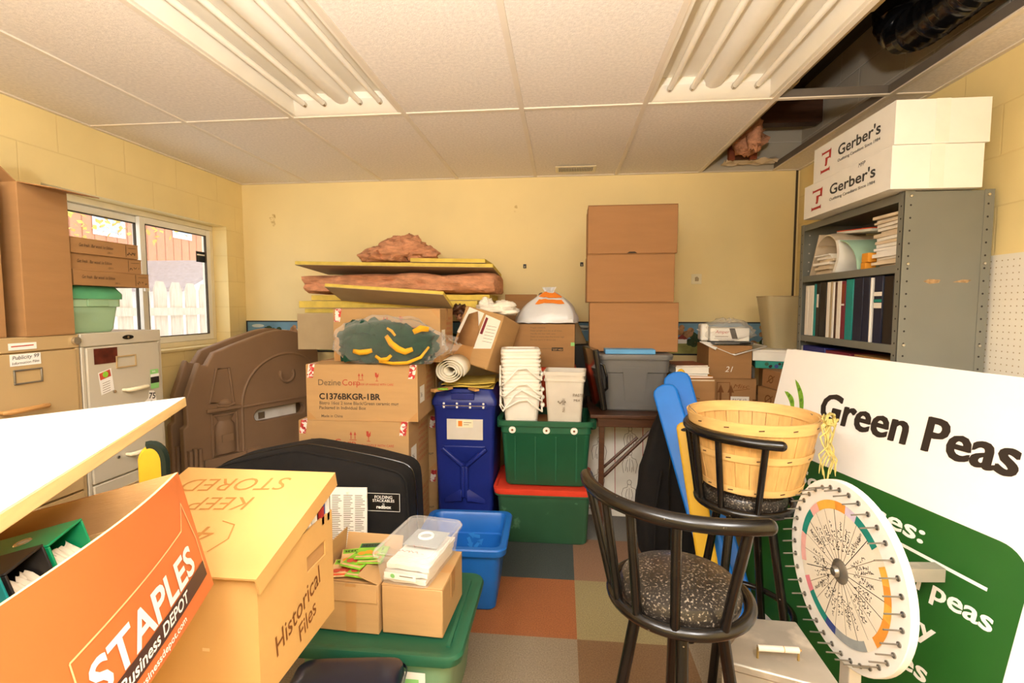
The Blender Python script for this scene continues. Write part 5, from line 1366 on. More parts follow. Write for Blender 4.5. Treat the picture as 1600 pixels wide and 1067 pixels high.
t = carton('brown carton with two up arrows in a frame, under the open carton', (1.115, 3.47, .55), (.275, .31, .385), R(0), 'card_dark', tape_top=False, prints=[P('front', up_print)])
m = MB(); m.box((-.138, -.155, 0), (.138, .155, .549), 'card'); o = tag(m.build('cardboard_box', bev=.004), 'brown carton at the floor beneath the arrow carton', 'box'); o.location = (1.115, 3.47, 0)
t = open_box('open brown carton with white inner flaps, on the arrow carton', (1.085, 3.46, .936), (.27, .28, .215), R(0), 'card_dark', prints=[P('front', lambda b, F, w, h: b.text('21', w * .38, h * .2, h * .24, 'ink_white', F, 0, shear=.3))])
m = MB(); m.add([(-.17, -.13, .235), (.02, -.16, .155), (.22, -.16, .215), (.18, .10, .228), (-.12, .10, .232)], [(0, 1, 2, 3, 4)], 'white'); o = m.build('flap', t); sd = o.modifiers.new('th', 'SOLIDIFY'); sd.thickness = .004
m = MB(); m.add([(-.19, -.12, .24), (-.10, -.17, .19), (-.06, -.1, .225), (-.10, .06, .232)], [(0, 1, 2, 3)], 'white'); o = m.build('flap', t); sd = o.modifiers.new('th', 'SOLIDIFY'); sd.thickness = .004
t = thing('bagged_carton', 'small white carton with red lettering in a clear bag on the open carton', 'box', (1.085, 3.40, 1.178), R(-3))
m = MB(); F = faces(.24, .14, .085); m.box((-.12, -.07, 0), (.12, .07, .085), 'white'); m.text('Amper', -.0 + .03, .05, .03, 'gerber_red', F['front'], .0, shear=.2); m.add([(.135, .015, .001), (.17, .015, .001), (.15, .083, .001), (.115, .083, .001)], [(0, 1, 2, 3)], 'ink', False, F['front']); m.ribbon([(.03, .03), (.11, .03)], .003, 'ink_grey', F['front']); m.build('carton', t, bev=.003)
m = MB(); m.blob((-.0, 0, .055), (.17, .11, .085), 'bag_film', 7, .3, 3, 26, 16, flat_bottom=-.002); m.build('plastic_bag', t, sharp=80)
m = MB(); m.box((-.175, -.05, .0), (-.125, .05, .11), 'white'); m.build('foam_end', t, bev=.012)
t = thing('grey_sheet_metal', 'flat grey folded sheet lying under the bagged carton', 'sheet', (1.09, 3.36, 1.160), R(4))
m = MB(); m.box((-.12, -.06, 0), (.13, .07, .014), 'tote_grey'); m.box((.04, -.065, .002), (.11, -.06, .012), 'black'); m.build('sheet', t, bev=.003)
# cluster in the corner behind the sign
m = MB(); m.box((-.19, -.20, 0), (.19, .20, .82), 'card_dark'); o = tag(m.build('cardboard_box', bev=.005), 'tall brown carton at the floor in the corner behind the sign', 'box'); o.location = (1.47, 3.62, 0)
def logo_side(b, F, w, h): b.disc((w * .5, h * .5), h * .22, 'ink_brown', F, .001, 16); b.disc((w * .5, h * .5), h * .16, 'card_dark', F, .0014, 16); b.ribbon([(w * .3, h * .3), (w * .7, h * .7)], .006, 'ink_brown', F, .0018)
for (x, y, z, w_, d_, h_, rz, lab_, m_) in ((1.392, 3.225, .63, .22, .20, .12, 12, 'small worn brown carton lowest of the little stack behind the sign', 'card_dark'), (1.380, 3.235, .751, .20, .20, .14, 16, 'small brown carton with a round mark and white label behind the sign', 'card_dark'), (1.385, 3.225, .892, .18, .19, .115, 10, 'small rumpled brown carton topmost of the little stack behind the sign', 'card_red')):
    t = carton(lab_, (x, y, z), (w_, d_, h_), R(rz), m_, tape_top=False, prints=[P('left', logo_side), P('front', lambda b, F, w, h: (b.rect(w * .6, h * .2, w * .9, h * .75, 'paper', F), b.ribbon([(w * .66, h * .4), (w * .85, h * .4)], .004, 'ink_grey', F, .0012)))], group='small worn cartons behind the sign')
m = MB(); m.box((-.12, -.11, 0), (.12, .11, .629), 'card'); o = tag(m.build('cardboard_box', bev=.004), 'narrow brown carton at the floor under the little worn cartons', 'box'); o.location = (1.392, 3.225, 0)
t = thing('paper_bag', 'grey green bag standing between the arrow carton and the worn cartons', 'bag', (1.285, 3.62, .8205))
m = MB(); m.box((-.0, -.05, 0), (.03, .05, .18), 'board_grey'); m.build('bag', t, bev=.01); m = MB(); m.box((.0305, -.05, .0), (.05, .04, .16), 'paper'); m.build('card', t, bev=.003)
t = thing('game_board', 'green patterned board box under the white flat carton', 'box', (1.44, 3.42, 1.0085), R(-14))
m = MB(); m.box((-.17, -.16, .0), (.15, .16, .045), 'seg_teal'); Ft = frame((-.17, -.1605, 0), (1, 0, 0), (0, 0, 1)); rr_ = random.Random(2)
for k in range(14): m.disc((rr_.uniform(.02, .30), rr_.uniform(.012, .033)), rr_.uniform(.008, .014), rr_.choice(['seed_green', 'ink', 'seg_navy', 'green_lid']), Ft, .001 + k * .0001, 7)
m.build('box', t, bev=.002)
m = MB(); m.box((-.10, -.09, 0), (.15, .15, .187), 'card'); o = tag(m.build('cardboard_box', bev=.004), 'brown carton in the corner under the green board box', 'box'); o.location = (1.49, 3.50, .821)
t = thing('flat_carton', 'flat cream carton under the wire mesh basket in the corner', 'box', (1.44, 3.42, 1.054), R(-16))
m = MB(); F = faces(.36, .30, .07); m.box((-.18, -.15, 0), (.18, .15, .07), 'paper'); m.text('BEEME', .12, .022, .03, 'ink_grey', F['left'], .02); m.build('body', t, bev=.003); m = MB(); m.box((-.182, -.152, .055), (.182, .152, .072), 'paper'); m.build('lid', t, bev=.002)
t = thing('mesh_basket', 'tan woven mesh waste basket standing in the corner on the cream carton', 'basket', (1.475, 3.48, 1.127))
m = MB(); m.rr([(0, .20, .17, .03), (.34, .30, .22, .04)], 'mesh_screen', True, False); m.build('mesh', t); m = MB(); rim_ = [(.150 * c, .110 * s, .34) for c, s in ((1, .7), (.8, 1), (-.8, 1), (-1, .7), (-1, -.7), (-.8, -1), (.8, -1), (1, -.7))]; m.tube(rim_, .004, 'board_grey', 6, closed=True); m.build('rim', t)

# ------------------------------------------------------------------ black garment bag and play pieces leaning
t = thing('garment_bag', 'tall black fabric bag standing beside the folding table', 'bag', (.60, 2.815, 0), R(6))
def gb(z, w, d, dx, r=.05): 
    return [(dx + p[0] + .014 * noise.noise(Vector((p[0] * 14, z * 7, 2))), p[1] + .02 * noise.noise(Vector((p[0] * 18, z * 9, 7))), z) for p in [(math.copysign(abs(math.cos(a)) ** .55, math.cos(a)) * w / 2, math.copysign(abs(math.sin(a)) ** .8, math.sin(a)) * d * .43) for a in [2 * math.pi * k / 36 for k in range(36)]]]
m = MB(); prof = [(0, .30, .16, .01), (.03, .33, .20, .01), (.15, .345, .22, .0), (.35, .34, .21, -.01), (.5, .31, .19, .0), (.66, .24, .15, .01), (.80, .16, .11, .02), (.90, .09, .07, .03), (.94, .05, .04, .03)]
zs = []
for (a, b_) in zip(prof, prof[1:]):
    for k in range(4): f = k / 4; zs.append(tuple(a[i] + (b_[i] - a[i]) * f for i in range(4)))
zs.append(prof[-1])
m.loft([gb(*p) for p in zs], 'black_fabric'); m.build('bag', t, sharp=90)
m = MB(); m.tube([(-.02, -.098, .60), (-.03, -.112, .48), (-.025, -.118, .30), (-.02, -.115, .08)], .0035, 'black_gloss', 6); m.build('zip', t)
m = MB(); m.tube([(-.07, -.110, .52), (-.10, -.118, .30), (-.10, -.116, .06)], .006, 'black_fabric', 6); m.tube([(.09, -.108, .47), (.12, -.110, .28), (.12, -.108, .06)], .006, 'black_fabric', 6); m.build('seam', t)
def leaning(name, label, a, b, w, th, m_, facing, cat='toy', hole=False, group=None):
    a, b = Vector(a), Vector(b); u = (b - a).normalized(); f = Vector(facing); n = (f - u * f.dot(u)).normalized(); r = u.cross(n)
    L_ = (b - a).length
    t = thing(name, label, cat, rot=Matrix(((r.x, u.x, n.x, a.x), (r.y, u.y, n.y, a.y), (r.z, u.z, n.z, a.z), (0, 0, 0, 1))), group=group)
    pts = [(-w / 2, 0), (w / 2, 0), (w / 2, L_ - w * .35)] + [(w * .5 * math.cos(R(x)), L_ - w * .35 + w * .35 * math.sin(R(x))) for x in (30, 60, 90, 120, 150)] + [(-w / 2, L_ - w * .35)]
    m = MB(); m.prism(pts, th, m_, z0=-th); m.build('board', t, bev=.01, segs=3)
    if hole:
        m = MB(); m.prism([(w * .28 * math.cos(R(x)), L_ - w * .45 + w * .10 * math.sin(R(x))) for x in range(0, 360, 30)], .002, 'shelf_hole', z0=-.0005); m.build('grip_hole', t)
    return t
PB = 'blue play boards'
leaning('play_board', 'long blue plastic board leaning, the lower edged one beside the black bag', at(1150, 878, Y=2.10).to_tuple()[:2] + (.035,), at(1035, 600, Y=2.62), .125, .035, 'blue_play', (-.45, -1, .35), group=PB)
leaning('play_board', 'long blue plastic board leaning behind the other blue one', at(1162, 862, Y=2.18).to_tuple()[:2] + (.035,), at(1054, 580, Y=2.74), .14, .035, 'blue_play', (-.25, -1, .35), group=PB)
m = None
leaning('play_board', 'yellow plastic board with a grip hole leaning between the stool and blue boards', at(1126, 872, Y=2.08).to_tuple()[:2] + (.03,), at(1070, 658, Y=2.32), .085, .02, 'yellow_play', (-.3, -1, .3), hole=True)
t = thing('yellow_disc', 'small yellow round plastic end behind the blue boards', 'toy', at(1064, 590, Y=2.86)); m = MB(); m.blob((0, 0, 0), (.028, .02, .05), 'yellow_play', 1, .05); m.build('knob', t)
leaning('wooden_board', 'thin raw wooden board leaning behind the yellow play board', at(1160, 800, Y=2.50).to_tuple()[:2] + (.03,), at(1072, 600, Y=2.98), .05, .012, 'wood_mid', (-.3, -1, .2), 'wood')

# ------------------------------------------------------------------ sign boards leaning on the shelving unit
S_u = Vector((.217, -.976, 0)).normalized(); lean = R(12.5)
S_n = Vector((-.976, -.217, 0)).normalized()
S_v = (Vector((0, 0, -1)) * math.cos(lean) + S_n * math.sin(lean)).normalized()      # down the board
S_o = at(1230, 545, Y=2.5)
def sign_frame(off):    # u to the near end, y up, normal to the room
    up = -S_v; n = S_u.cross(up).normalized(); o = S_o + n * off
    return Matrix(((S_u.x, up.x, n.x, o.x), (S_u.y, up.y, n.y, o.y), (S_u.z, up.z, n.z, o.z), (0, 0, 0, 1)))
HL = S_o.z / math.cos(lean) - .004
SW = 1.30
for k in range(2):
    t = thing('sign_board', ['large white sign board with black title and green panel leaning on the shelving', 'blank white board standing just behind the large green and white sign'][k], 'sign', rot=sign_frame(-.016 * k) @ Matrix.Translation((.02 * k, .004 * k, 0)))
    m = MB(); m.box((0, -HL, -.012), (SW, 0, 0), 'sign_white'); m.build('board', t, bev=.001)
    if k == 0:
        I = Matrix.Identity(4); m = MB()
        # green panel with round corner
        sf = Matrix.Identity(4)
        SGN = t; SGM = sign_frame(0)
        def fit(s, u0, u1, v, cap, m_, bold=.03, off=.0012): fit_text(m, s, u0, u1, v, cap, m_, I, .016, off, .028 if bold > .04 else .015)
        r_ = .085; x1, y1, y0 = 1.132, -.455, -HL + .06; x0 = .09
        pts = [(x0, y0), (x1, y0)] + [(x1 - r_ + r_ * math.cos(R(a)), y1 - r_ + r_ * math.sin(R(a))) for a in range(0, 91, 10)] + [(x0 + r_ + r_ * math.cos(R(a)), y1 - r_ + r_ * math.sin(R(a))) for a in range(90, 181, 10)]
        m.poly([(p[0], p[1], .0008) for p in pts], 'sign_green', I)
        fit('Green Peas', .298, 1.042, -.275, .112, 'ink', .045)
        fit('Some uses:', .265, .845, -.562, .058, 'ink_white', .04)
        m.rect(.27, -.601, 1.046, -.591, 'ink_white', I, .0012)
        fit('Frozen peas', .60, 1.080, -.700, .056, 'ink_white', .03)
        fit('Stir fry', .66, .948, -.825, .056, 'ink_white', .03)
        fit('Sauces', .66, .955, -.945, .056, 'ink_white', .03)
        # printed pea pods
        def pod(u, v, ln, ang, seed):
            c, s_ = math.cos(ang), math.sin(ang)
            up_ = [(ln * q, .016 * math.sin(math.pi * q) ** .6 + .02 * math.sin(math.pi * q)) for q in [k / 10 for k in range(11)]]; dn = [(ln * q, -.012 * math.sin(math.pi * q) ** .6 + .02 * math.sin(math.pi * q)) for q in [k / 10 for k in range(9, 0, -1)]]
            m.poly([(u + p[0] * c - p[1] * s_, v + p[0] * s_ + p[1] * c, .0010) for p in dn[::-1][:0] or (up_[::-1] + dn[::-1])], 'pod', I)
            for k in range(6):
                q = .15 + .13 * k; x, y = ln * q, .02 * math.sin(math.pi * q) + .002
                m.disc((u + x * c - y * s_, v + x * s_ + y * c), .0085, 'pod_dark' if k % 2 else 'pod', I, .0014 + k * .0001, 10)
        pod(.105, -.135, .20, R(-62), 1); pod(.055, -.20, .13, R(-48), 2)
        m.build('print', t)

# ------------------------------------------------------------------ prize wheel
Wc = Vector((.827, 1.509, .618)); WR = .264
Wn = Vector((-math.cos(.087), -math.sin(.087), 0)); Wx = Vector((math.sin(.087), -math.cos(.087), 0)); Wy = Wn.cross(Wx).normalized()
WM = Matrix(((Wx.x, Wy.x, Wn.x, Wc.x), (Wx.y, Wy.y, Wn.y, Wc.y), (Wx.z, Wy.z, Wn.z, Wc.z), (0, 0, 0, 1)))
t = thing('prize_wheel', 'white round prize wheel with handwritten sectors and nail pegs round its rim', 'wheel', rot=WM)
m = MB(); m.lathe([(.001, -.022), (WR - .002, -.022), (WR, -.020), (WR, -.002), (WR - .002, 0), (.001, 0)], 'white', 72); m.build('disc', t, sharp=30)
m = MB(); I = Matrix.Identity(4); DR = .203
m.disc((0, 0), DR, 'dial_cream', I, .0012, 72)
cols = ['pink', 'teal', 'teal', 'navy', 'grey', 'grey', 'grey', 'aqua', 'orange', 'orange', 'amber', 'orange', 'amber', 'aqua', 'teal', 'teal', 'pale', 'orange', 'amber', 'amber', 'rose', 'teal', 'teal', 'rose', 'rose', 'aqua']
a0 = R(212); n = len(cols)
for k, c_ in enumerate(cols):
    A0, A1 = a0 + 2 * math.pi * k / n, a0 + 2 * math.pi * (k + 1) / n
    if c_ == 'aqua': continue
    q = [(rr * math.cos(A0 + (A1 - A0) * f), rr * math.sin(A0 + (A1 - A0) * f), .0018) for rr, fs in ((DR - .026, (0, .25, .5, .75, 1)), (DR, (1, .75, .5, .25, 0))) for f in fs]
    m.poly(q[::-1], 'seg_' + c_, I)
rw = random.Random(6)
for k in range(22):
    A = R(5) + 2 * math.pi * k / 22; m.ribbon([(.03 * math.cos(A), .03 * math.sin(A)), ((DR - .026) * math.cos(A), (DR - .026) * math.sin(A))], .0013 if k % 3 else .0022, 'ink_grey' if k % 3 else 'ink', I, .0020)
    Am = A + math.pi / 22; fl_p = math.cos(Am) < 0
    Mr = Matrix.Rotation(Am, 4, 'Z') if not fl_p else Matrix.Rotation(Am + math.pi, 4, 'Z')
    for rrow in range(rw.choice([1, 2, 2])):
        u = rw.uniform(.055, .085); ln = rw.uniform(.05, .08)
        m.scribble(u if not fl_p else -u - ln, -.010 + rrow * .012, ln, .0085, .0017, 'ink', Mr, k * 5 + rrow, .0022)
    if k in (0, 3, 9, 13, 17):
        s_ = {0: 'Pens', 3: 'Key chain', 9: 'Note Pad', 13: 'Note Pad', 17: 'Sticker'}[k]
        m.text(s_, .112 if not fl_p else -.165, -.004, .015, 'ink', Mr, 0, off=.0024, shear=.3)
m.build('dial', t)
m = MB(); m.lathe([(.036, .001), (.036, .004), (.028, .010), (.016, .013), (.016, .016), (.012, .024), (.001, .026)], 'steel', 24); m.build('hub', t)
for k in range(36):
    A = 2 * math.pi * (k + .5) / 36; r_ = WR - .024
    m = MB(); c_ = Vector((r_ * math.cos(A), r_ * math.sin(A), 0)); e = c_ * .985 + Vector((0, 0, .046)); m.rod(c_, e, .0024, 'steel', 6)
    m.lathe([(.0075, 0), (.0075, .003), (.003, .0035)], 'steel', 10, Matrix.Translation(c_)); m.build('peg', t)
# bracket arm behind it
m = MB(); p0 = WM @ Vector((.02, 0, -.05)); Mi = WM.inverted()
m.box((-.022, -.60, -.062), (.022, .06, -.024), 'bucket_grey'); m.build('stand_post', t, bev=.003)
m = MB(); m.box((-.02, -.02, -.29), (.02, -.017, -.062), 'galv'); m.box((-.02, .017, -.29), (.02, .02, -.062), 'galv'); m.box((-.02, -.017, -.29), (-.017, .017, -.062), 'galv'); m.box((.017, -.017, -.29), (.02, .017, -.062), 'galv'); m.box((-.016, -.016, -.275), (.016, .016, -.062), 'wood_dark'); m.build('metal_arm', t)
m = MB(); m.box((-.08, -.6155, -.15), (.08, -.595, -.02), 'wood_mid'); m.build('stand_foot', t, bev=.003)

# ------------------------------------------------------------------ bar stools
def stool(label, loc, arc0, arc1, seat_z, spin_n, leg_rot):
    t = thing('bar_stool', label, 'stool', loc, 0, 'black bar stools')
    RS = .166
    m = MB(); m.lathe([(.001, seat_z - .03), (.135, seat_z - .03), (.146, seat_z - .015), (.148, seat_z + .010), (.140, seat_z + .028), (.116, seat_z + .040), (.066, seat_z + .046), (.001, seat_z + .048)], 'vinyl_seat', 48); m.build('seat_cushion', t)
    m = MB(); m.tube([(RS * math.cos(2 * math.pi * k / 48), RS * math.sin(2 * math.pi * k / 48), seat_z - .012) for k in range(48)], .0150, 'black_metal', 12, closed=True); m.build('seat_ring', t)
    m = MB(); m.lathe([(.001, seat_z - .055), (.11, seat_z - .055), (.115, seat_z - .031), (.001, seat_z - .031)], 'black_metal', 28); m.build('swivel_plate', t)
    rail = []; NS = 36
    zr = seat_z + .258
    for k in range(NS + 1):
        f = k / NS; a = R(arc0 + (arc1 - arc0) * f); rr = .198 + .045 * abs(2 * f - 1) ** 2.2
        rail.append((rr * math.cos(a), rr * math.sin(a), zr))
    m = MB(); m.tube(rail, .0175, 'black_metal', 14, cap=True)
    for e in (rail[0], rail[-1]): m.blob(e, (.0172, .0172, .0172), 'black_metal', 0, 0, nu=12, nv=8)
    m.build('back_rail', t)
    for k in range(spin_n):
        f = .10 + .80 * k / (spin_n - 1) if spin_n != 5 else (.09, .27, .44, .66, .93)[k]
        a = R(arc0 + (arc1 - arc0) * f); rr = .198 + .045 * abs(2 * f - 1) ** 2.2
        m = MB(); m.tube([(RS * math.cos(a) * 1.0, RS * math.sin(a), seat_z - .008), (rr * math.cos(a), rr * math.sin(a), zr - .006)], .0115, 'black_metal', 10); m.build('spindle', t)
    for k in range(4):
        a = R(leg_rot + 90 * k)
        m = MB(); m.tube([(.098 * math.cos(a), .098 * math.sin(a), seat_z - .05), (.205 * math.cos(a), .205 * math.sin(a), 0.004)], .0155, 'black_metal', 12); lg = m.build('leg', t)
        m = MB(); m.lathe([(.001, 0), (.019, 0), (.019, .022), (.016, .026)], 'black', 14, Matrix.Translation((.206 * math.cos(a), .206 * math.sin(a), 0))); m.build('foot_cap', lg)
    m = MB(); m.tube([(.180 * math.cos(2 * math.pi * k / 48), .180 * math.sin(2 * math.pi * k / 48), .25) for k in range(48)], .012, 'black_metal', 10, closed=True); m.build('footrest_ring', t)
    return t
stool('black bar stool with a dusty empty vinyl seat and curved back rail', (.300, 1.250, 0), 162, 302, .688, 5, -8)
stool('black bar stool holding the wooden basket on its seat', (.690, 1.910, 0), 124, 276, .688, 5, 45)

# ------------------------------------------------------------------ bushel basket on the far stool
bz = .688 + .0485
t = thing('bushel_basket', 'round wooden slat bushel basket standing on the far bar stool', 'basket', (.715, 1.928, bz))
H_ = .265; r0, r1 = .168, .224
m = MB(); NSV = 26
for k in range(NSV):
    A0, A1 = 2 * math.pi * (k + .02) / NSV, 2 * math.pi * (k + .98) / NSV; o_ = .0014 * (k % 2)
    rings = []
    for z in (0, .5, 1):
        rr = r0 + (r1 - r0) * z ** .9 + o_
        rings.append([((rr + d) * math.cos(A0 + (A1 - A0) * f), (rr + d) * math.sin(A0 + (A1 - A0) * f), z * H_) for d, fs in ((0, (0, .5, 1)), (-.0035, (1, .5, 0))) for f in fs])
    m.loft(rings, 'wood_basket', smooth=False)
m.lathe([(.001, .004), (r0 - .001, .004), (r0 - .001, .010), (.001, .010)], 'wood_basket', 40); m.build('slats', t)
def hoop(z, w, out, inn=False, name='hoop'):
    q = MB(); rr = r0 + (r1 - r0) * (z / H_) ** .9; s = -1 if inn else 1; ro = rr + (.0032 if not inn else -.0045); dr = (r1 - r0) * w / H_
    q.lathe([(ro, z), (ro + s * out, z), (ro + s * out + dr, z + w), (ro + dr, z + w), (ro, z)], 'wood_hoop', 60, smooth=False); o = q.build(name, t)
    if not inn:
        for k in range(13):
            A = 2 * math.pi * (k + .3) / 13; c_, s_ = math.cos(A), math.sin(A); rs = ro + out + dr * .5 + .0008
            st_ = MB(); F = Matrix(((-s_, 0, c_, rs * c_), (c_, 0, s_, rs * s_), (0, 1, 0, z + w * .5), (0, 0, 0, 1)))
            st_.add([(-.009, -.003, 0), (.009, -.001, 0), (.009, .003, 0), (-.009, .001, 0)], [(0, 1, 2, 3)], 'wood_dark', False, F); st_.build('staple', o)
hoop(H_ - .036, .040, .004); hoop(H_ - .034, .036, .004, True, 'inner_hoop'); hoop(.125, .026, .003); hoop(.004, .024, .003)
m = MB(); m.tube([(.18, -.155, H_ - .02), (.19, -.160, H_ + .005), (.195, -.155, H_ - .03), (.19, -.148, H_ - .09)], .0022, 'steel', 6)
m.tube([(-.19, .09, H_ - .03), (-.21, .08, H_ + .01), (-.22, .02, H_ + .012), (-.21, -.05, H_ - .0), (-.203, -.07, H_ - .04)], .0016, 'steel', 6); m.build('wire_handle', t)
m = MB(); m.box((.215, -.004, H_ - .10), (.2175, .012, H_ + .0), 'steel'); m.build('strap', t)
# raffia tied to its rim
t = thing('raffia_tie', 'yellow green raffia strands knotted on the basket rim beside the sign', 'twine', at(1297, 655, Y=1.74))
rt = random.Random(12)
m = MB()
for k in range(11):
    x0 = rt.uniform(-.012, .012); ln = rt.uniform(.10, .24); pts = [(x0 * .3, 0, 0)]
    for j in range(1, 8): pts.append((x0 + .016 * math.sin(j * .8 + k) + rt.uniform(-.006, .006), rt.uniform(-.008, .008) - .004 * j * .2, -ln * j / 7))
    m.tube(pts, [.0028] * 7 + [.0012], 'twine', 5)
m.build('strands', t)
m = MB()
for k in range(7):
    A = rt.uniform(0, 6.28); m.tube([(.022 * math.cos(A + q * .9) * (1 - .08 * k), .014 * math.sin(q * 1.3 + k), .020 * math.sin(A + q * .9)) for q in range(8)], .0032, 'twine', 5)
m.build('knot', t)

# ------------------------------------------------------------------ galvanised metal box under the wheel
Mbx = Matrix.Translation((.585, 1.335, .0)) @ Matrix.Rotation(R(-22), 4, 'Z')
t = thing('metal_box', 'dented galvanised metal box with a bar handle, standing beside the near stool', 'box', rot=Mbx)
q0 = [at(1170, 966, Z=.42), at(1243, 972, Z=.42), at(1318, 1080, Z=.42), at(1128, 1030, Z=.42)]
Mi = Mbx.inverted(); q = [Mi @ p for p in q0]
m = MB(); lo = [(p.x, p.y, 0) for p in q]; hi = [(p.x, p.y, .417) for p in q]
m.hexa([lo[3], lo[2], lo[1], lo[0], hi[3], hi[2], hi[1], hi[0]], 'galv'); m.build('body', t, bev=.004)
cx_ = sum((p for p in q), Vector()) / 4
m = MB(); gl = [cx_ + (p - cx_) * 1.03 for p in q]; m.hexa([(p.x, p.y, .395) for p in (gl[3], gl[2], gl[1], gl[0])] + [(p.x, p.y, .4205) for p in (gl[3], gl[2], gl[1], gl[0])], 'galv'); lid = m.build('lid', t, bev=.005)
h0, h1 = Mi @ at(1184, 1012, Z=.45), Mi @ at(1248, 1016, Z=.45)
m = MB(); m.tube([h0, h0.lerp(h1, .5), h1], .0085, 'bucket_grey', 10); m.tube([h0.lerp(h1, .62), h1 + (h1 - h0) * .06], [.0088, .003], 'wood_mid', 10); hd = m.build('handle', t)
m = MB()
for p in (h0, h1): m.tube([(p.x, p.y, .420), (p.x, p.y, .452)], .0035, 'brass', 6)
m.build('handle_post', hd)
lc = Mi @ at(1133, 1052, Z=.33)
e_ = (q[0] - q[3]).normalized(); nrm = Vector((-e_.y, e_.x, 0)); nrm = nrm if nrm.dot(cx_ - lc) < 0 else -nrm
m = MB(); mid = q[3].lerp(q[0], .3); F = frame((mid.x + nrm.x * .002, mid.y + nrm.y * .002, 0), (-e_.x, -e_.y, 0) if nrm.dot(Vector((e_.y, -e_.x, 0))) < 0 else (e_.x, e_.y, 0), (0, 0, 1))
m.box((-.02, .33, 0), (.02, .36, .006), 'brass', F); m.box((-.028, .315, .006), (.028, .332, .012), 'brass', F); m.tube([(.0, .36, .004), (.0, .385, .012), (.0, .40, .006)], .003, 'brass', 6, M=F); m.build('latch', t)

# framed boards stored upright between the stool and the wheel
for k, (px, py, Y_, lab_, c_) in enumerate(((1188, 905, 2.12, 'brown framed board leaning lowest behind the far stool legs', 'wood_mid'), (1200, 880, 2.20, 'second brown framed board leaning behind the far stool legs', 'wood_dark'))):
    t = thing('framed_board', lab_, 'board', rot=sign_frame(.018 + .0215 * k) @ Matrix.Translation((.40 - .03 * k, -HL + .006, 0)) @ Matrix.Rotation(R(90), 4, 'X'), group='framed boards behind the far stool')
    m = MB(); m.box((-.22, -.008, 0), (.22, .004, .56 + .02 * k), 'card_dark' if k < 2 else 'bucket_grey'); m.build('board', t)
    m = MB(); hh = .56 + .02 * k
    for (a_, b_, c2, d2) in ((-.22, 0, .22, .022), (-.22, hh - .022, .22, hh), (-.22, .022, -.198, hh - .022), (.198, .022, .22, hh - .022)): m.box((a_, -.016, b_), (c2, -.008, d2), c_)
    m.build('frame', t, bev=.002)
# ------------------------------------------------------------------ black carrying bag standing on the carpet
t = thing('carry_bag', 'large black zipped carrying bag with white label, in front of the mug cartons', 'bag', (-1.212, 2.30, 0))
tp = [(-.49, .0), (.50, .0), (.515, .10), (.51, .56), (.485, .63), (.40, .655), (.20, .69), (.0, .72), (-.06, .72), (-.25, .68), (-.42, .64), (-.52, .585), (-.545, .50), (-.52, .10)]
def smooth2(pts, n=2):
    for _ in range(n):
        o = []
        for i in range(len(pts)):
            a, b = Vector(pts[i]), Vector(pts[(i + 1) % len(pts)]); o += [a.lerp(b, .25), a.lerp(b, .75)]
        pts = o
    return pts
S_ = smooth2([Vector((p[0], p[1])) for p in tp], 2); c_ = Vector((0, .33)); rings = []
for y, k in ((.16, .90), (.15, .97), (.12, 1.0), (-.08, 1.0), (-.115, .985), (-.13, .95), (-.14, .80), (-.143, .45)):
    rings.append([(p.x * k + c_.x * (1 - k), y + .010 * noise.noise(Vector((p.x * 6, p.y * 6, y * 9))), max(.0, (p.y - c_.y) * k + c_.y)) for p in S_])
m = MB(); m.loft(rings, 'black_fabric'); m.build('bag', t, sharp=70)
m = MB(); m.tube([(p.x * .992, -.112, max(.004, (p.y - .33) * .992 + .33)) for p in S_], .006, 'black_fabric', 6, closed=True); m.build('piping', t)
m = MB(); m.tube([(p.x * 1.003, .0, max(.004, (p.y - .33) * 1.003 + .33)) for p in S_ if p.y > .1], .004, 'black_gloss', 6); m.build('zip', t)
q = frame((0, -.1465, 0), (1, 0, 0), (0, 0, 1))
m = MB(); lx, lz = at(578, 790, Y=2.155).x + 1.20, at(578, 778, Y=2.155).z; w_, h_ = .155, .085
m.rect(lx, lz - .06, lx + w_, lz - .06 + h_, 'black', q, -.001)
for (a_, b_, c2, d2) in ((0, 0, w_, .002), (0, h_ - .002, w_, h_), (0, 0, .002, h_), (w_ - .002, 0, w_, h_)): m.rect(lx + a_, lz - .06 + b_, lx + c2, lz - .06 + d2, 'ink_white', q, .0)
m.text('FOLDING', lx + w_ / 2, lz - .06 + .060, .020, 'ink_white', q, .01, 'CENTER', off=.0); m.text('STACKABLES', lx + w_ / 2, lz - .06 + .044, .018, 'ink_white', q, .01, 'CENTER', off=.0); m.text('by', lx + w_ / 2, lz - .06 + .032, .010, 'ink_white', q, .01, 'CENTER', off=0); m.text('redibox', lx + w_ / 2, lz - .06 + .013, .022, 'ink_white', q, .03, 'CENTER', off=.0)
m.build('label', t)
# folded newspaper board in front of it
t = thing('newspaper', 'stained printed newspaper standing against the black bag', 'newspaper', (-.995, 2.10, 0), (R(-3), 0, R(4)))
m = MB(); m.box((-.12, 0, 0), (.115, .008, .575), 'paper_stain'); F = frame((-.11, -.0005, 0), (1, 0, 0), (0, 0, 1)); rn = random.Random(9)
for c0 in range(4):
    v = .54 - (.12 if c0 == 0 else 0)
    while v > .05:
        for d_ in (.0,): m.ribbon([(.012 + c0 * .053, v), (.012 + c0 * .053 + rn.uniform(.025, .045), v)], .0028, 'ink_grey', F)
        v -= .0085
m.rect(.01, .46, .055, .56, 'ink_grey', F, .0006); m.build('sheet', t)

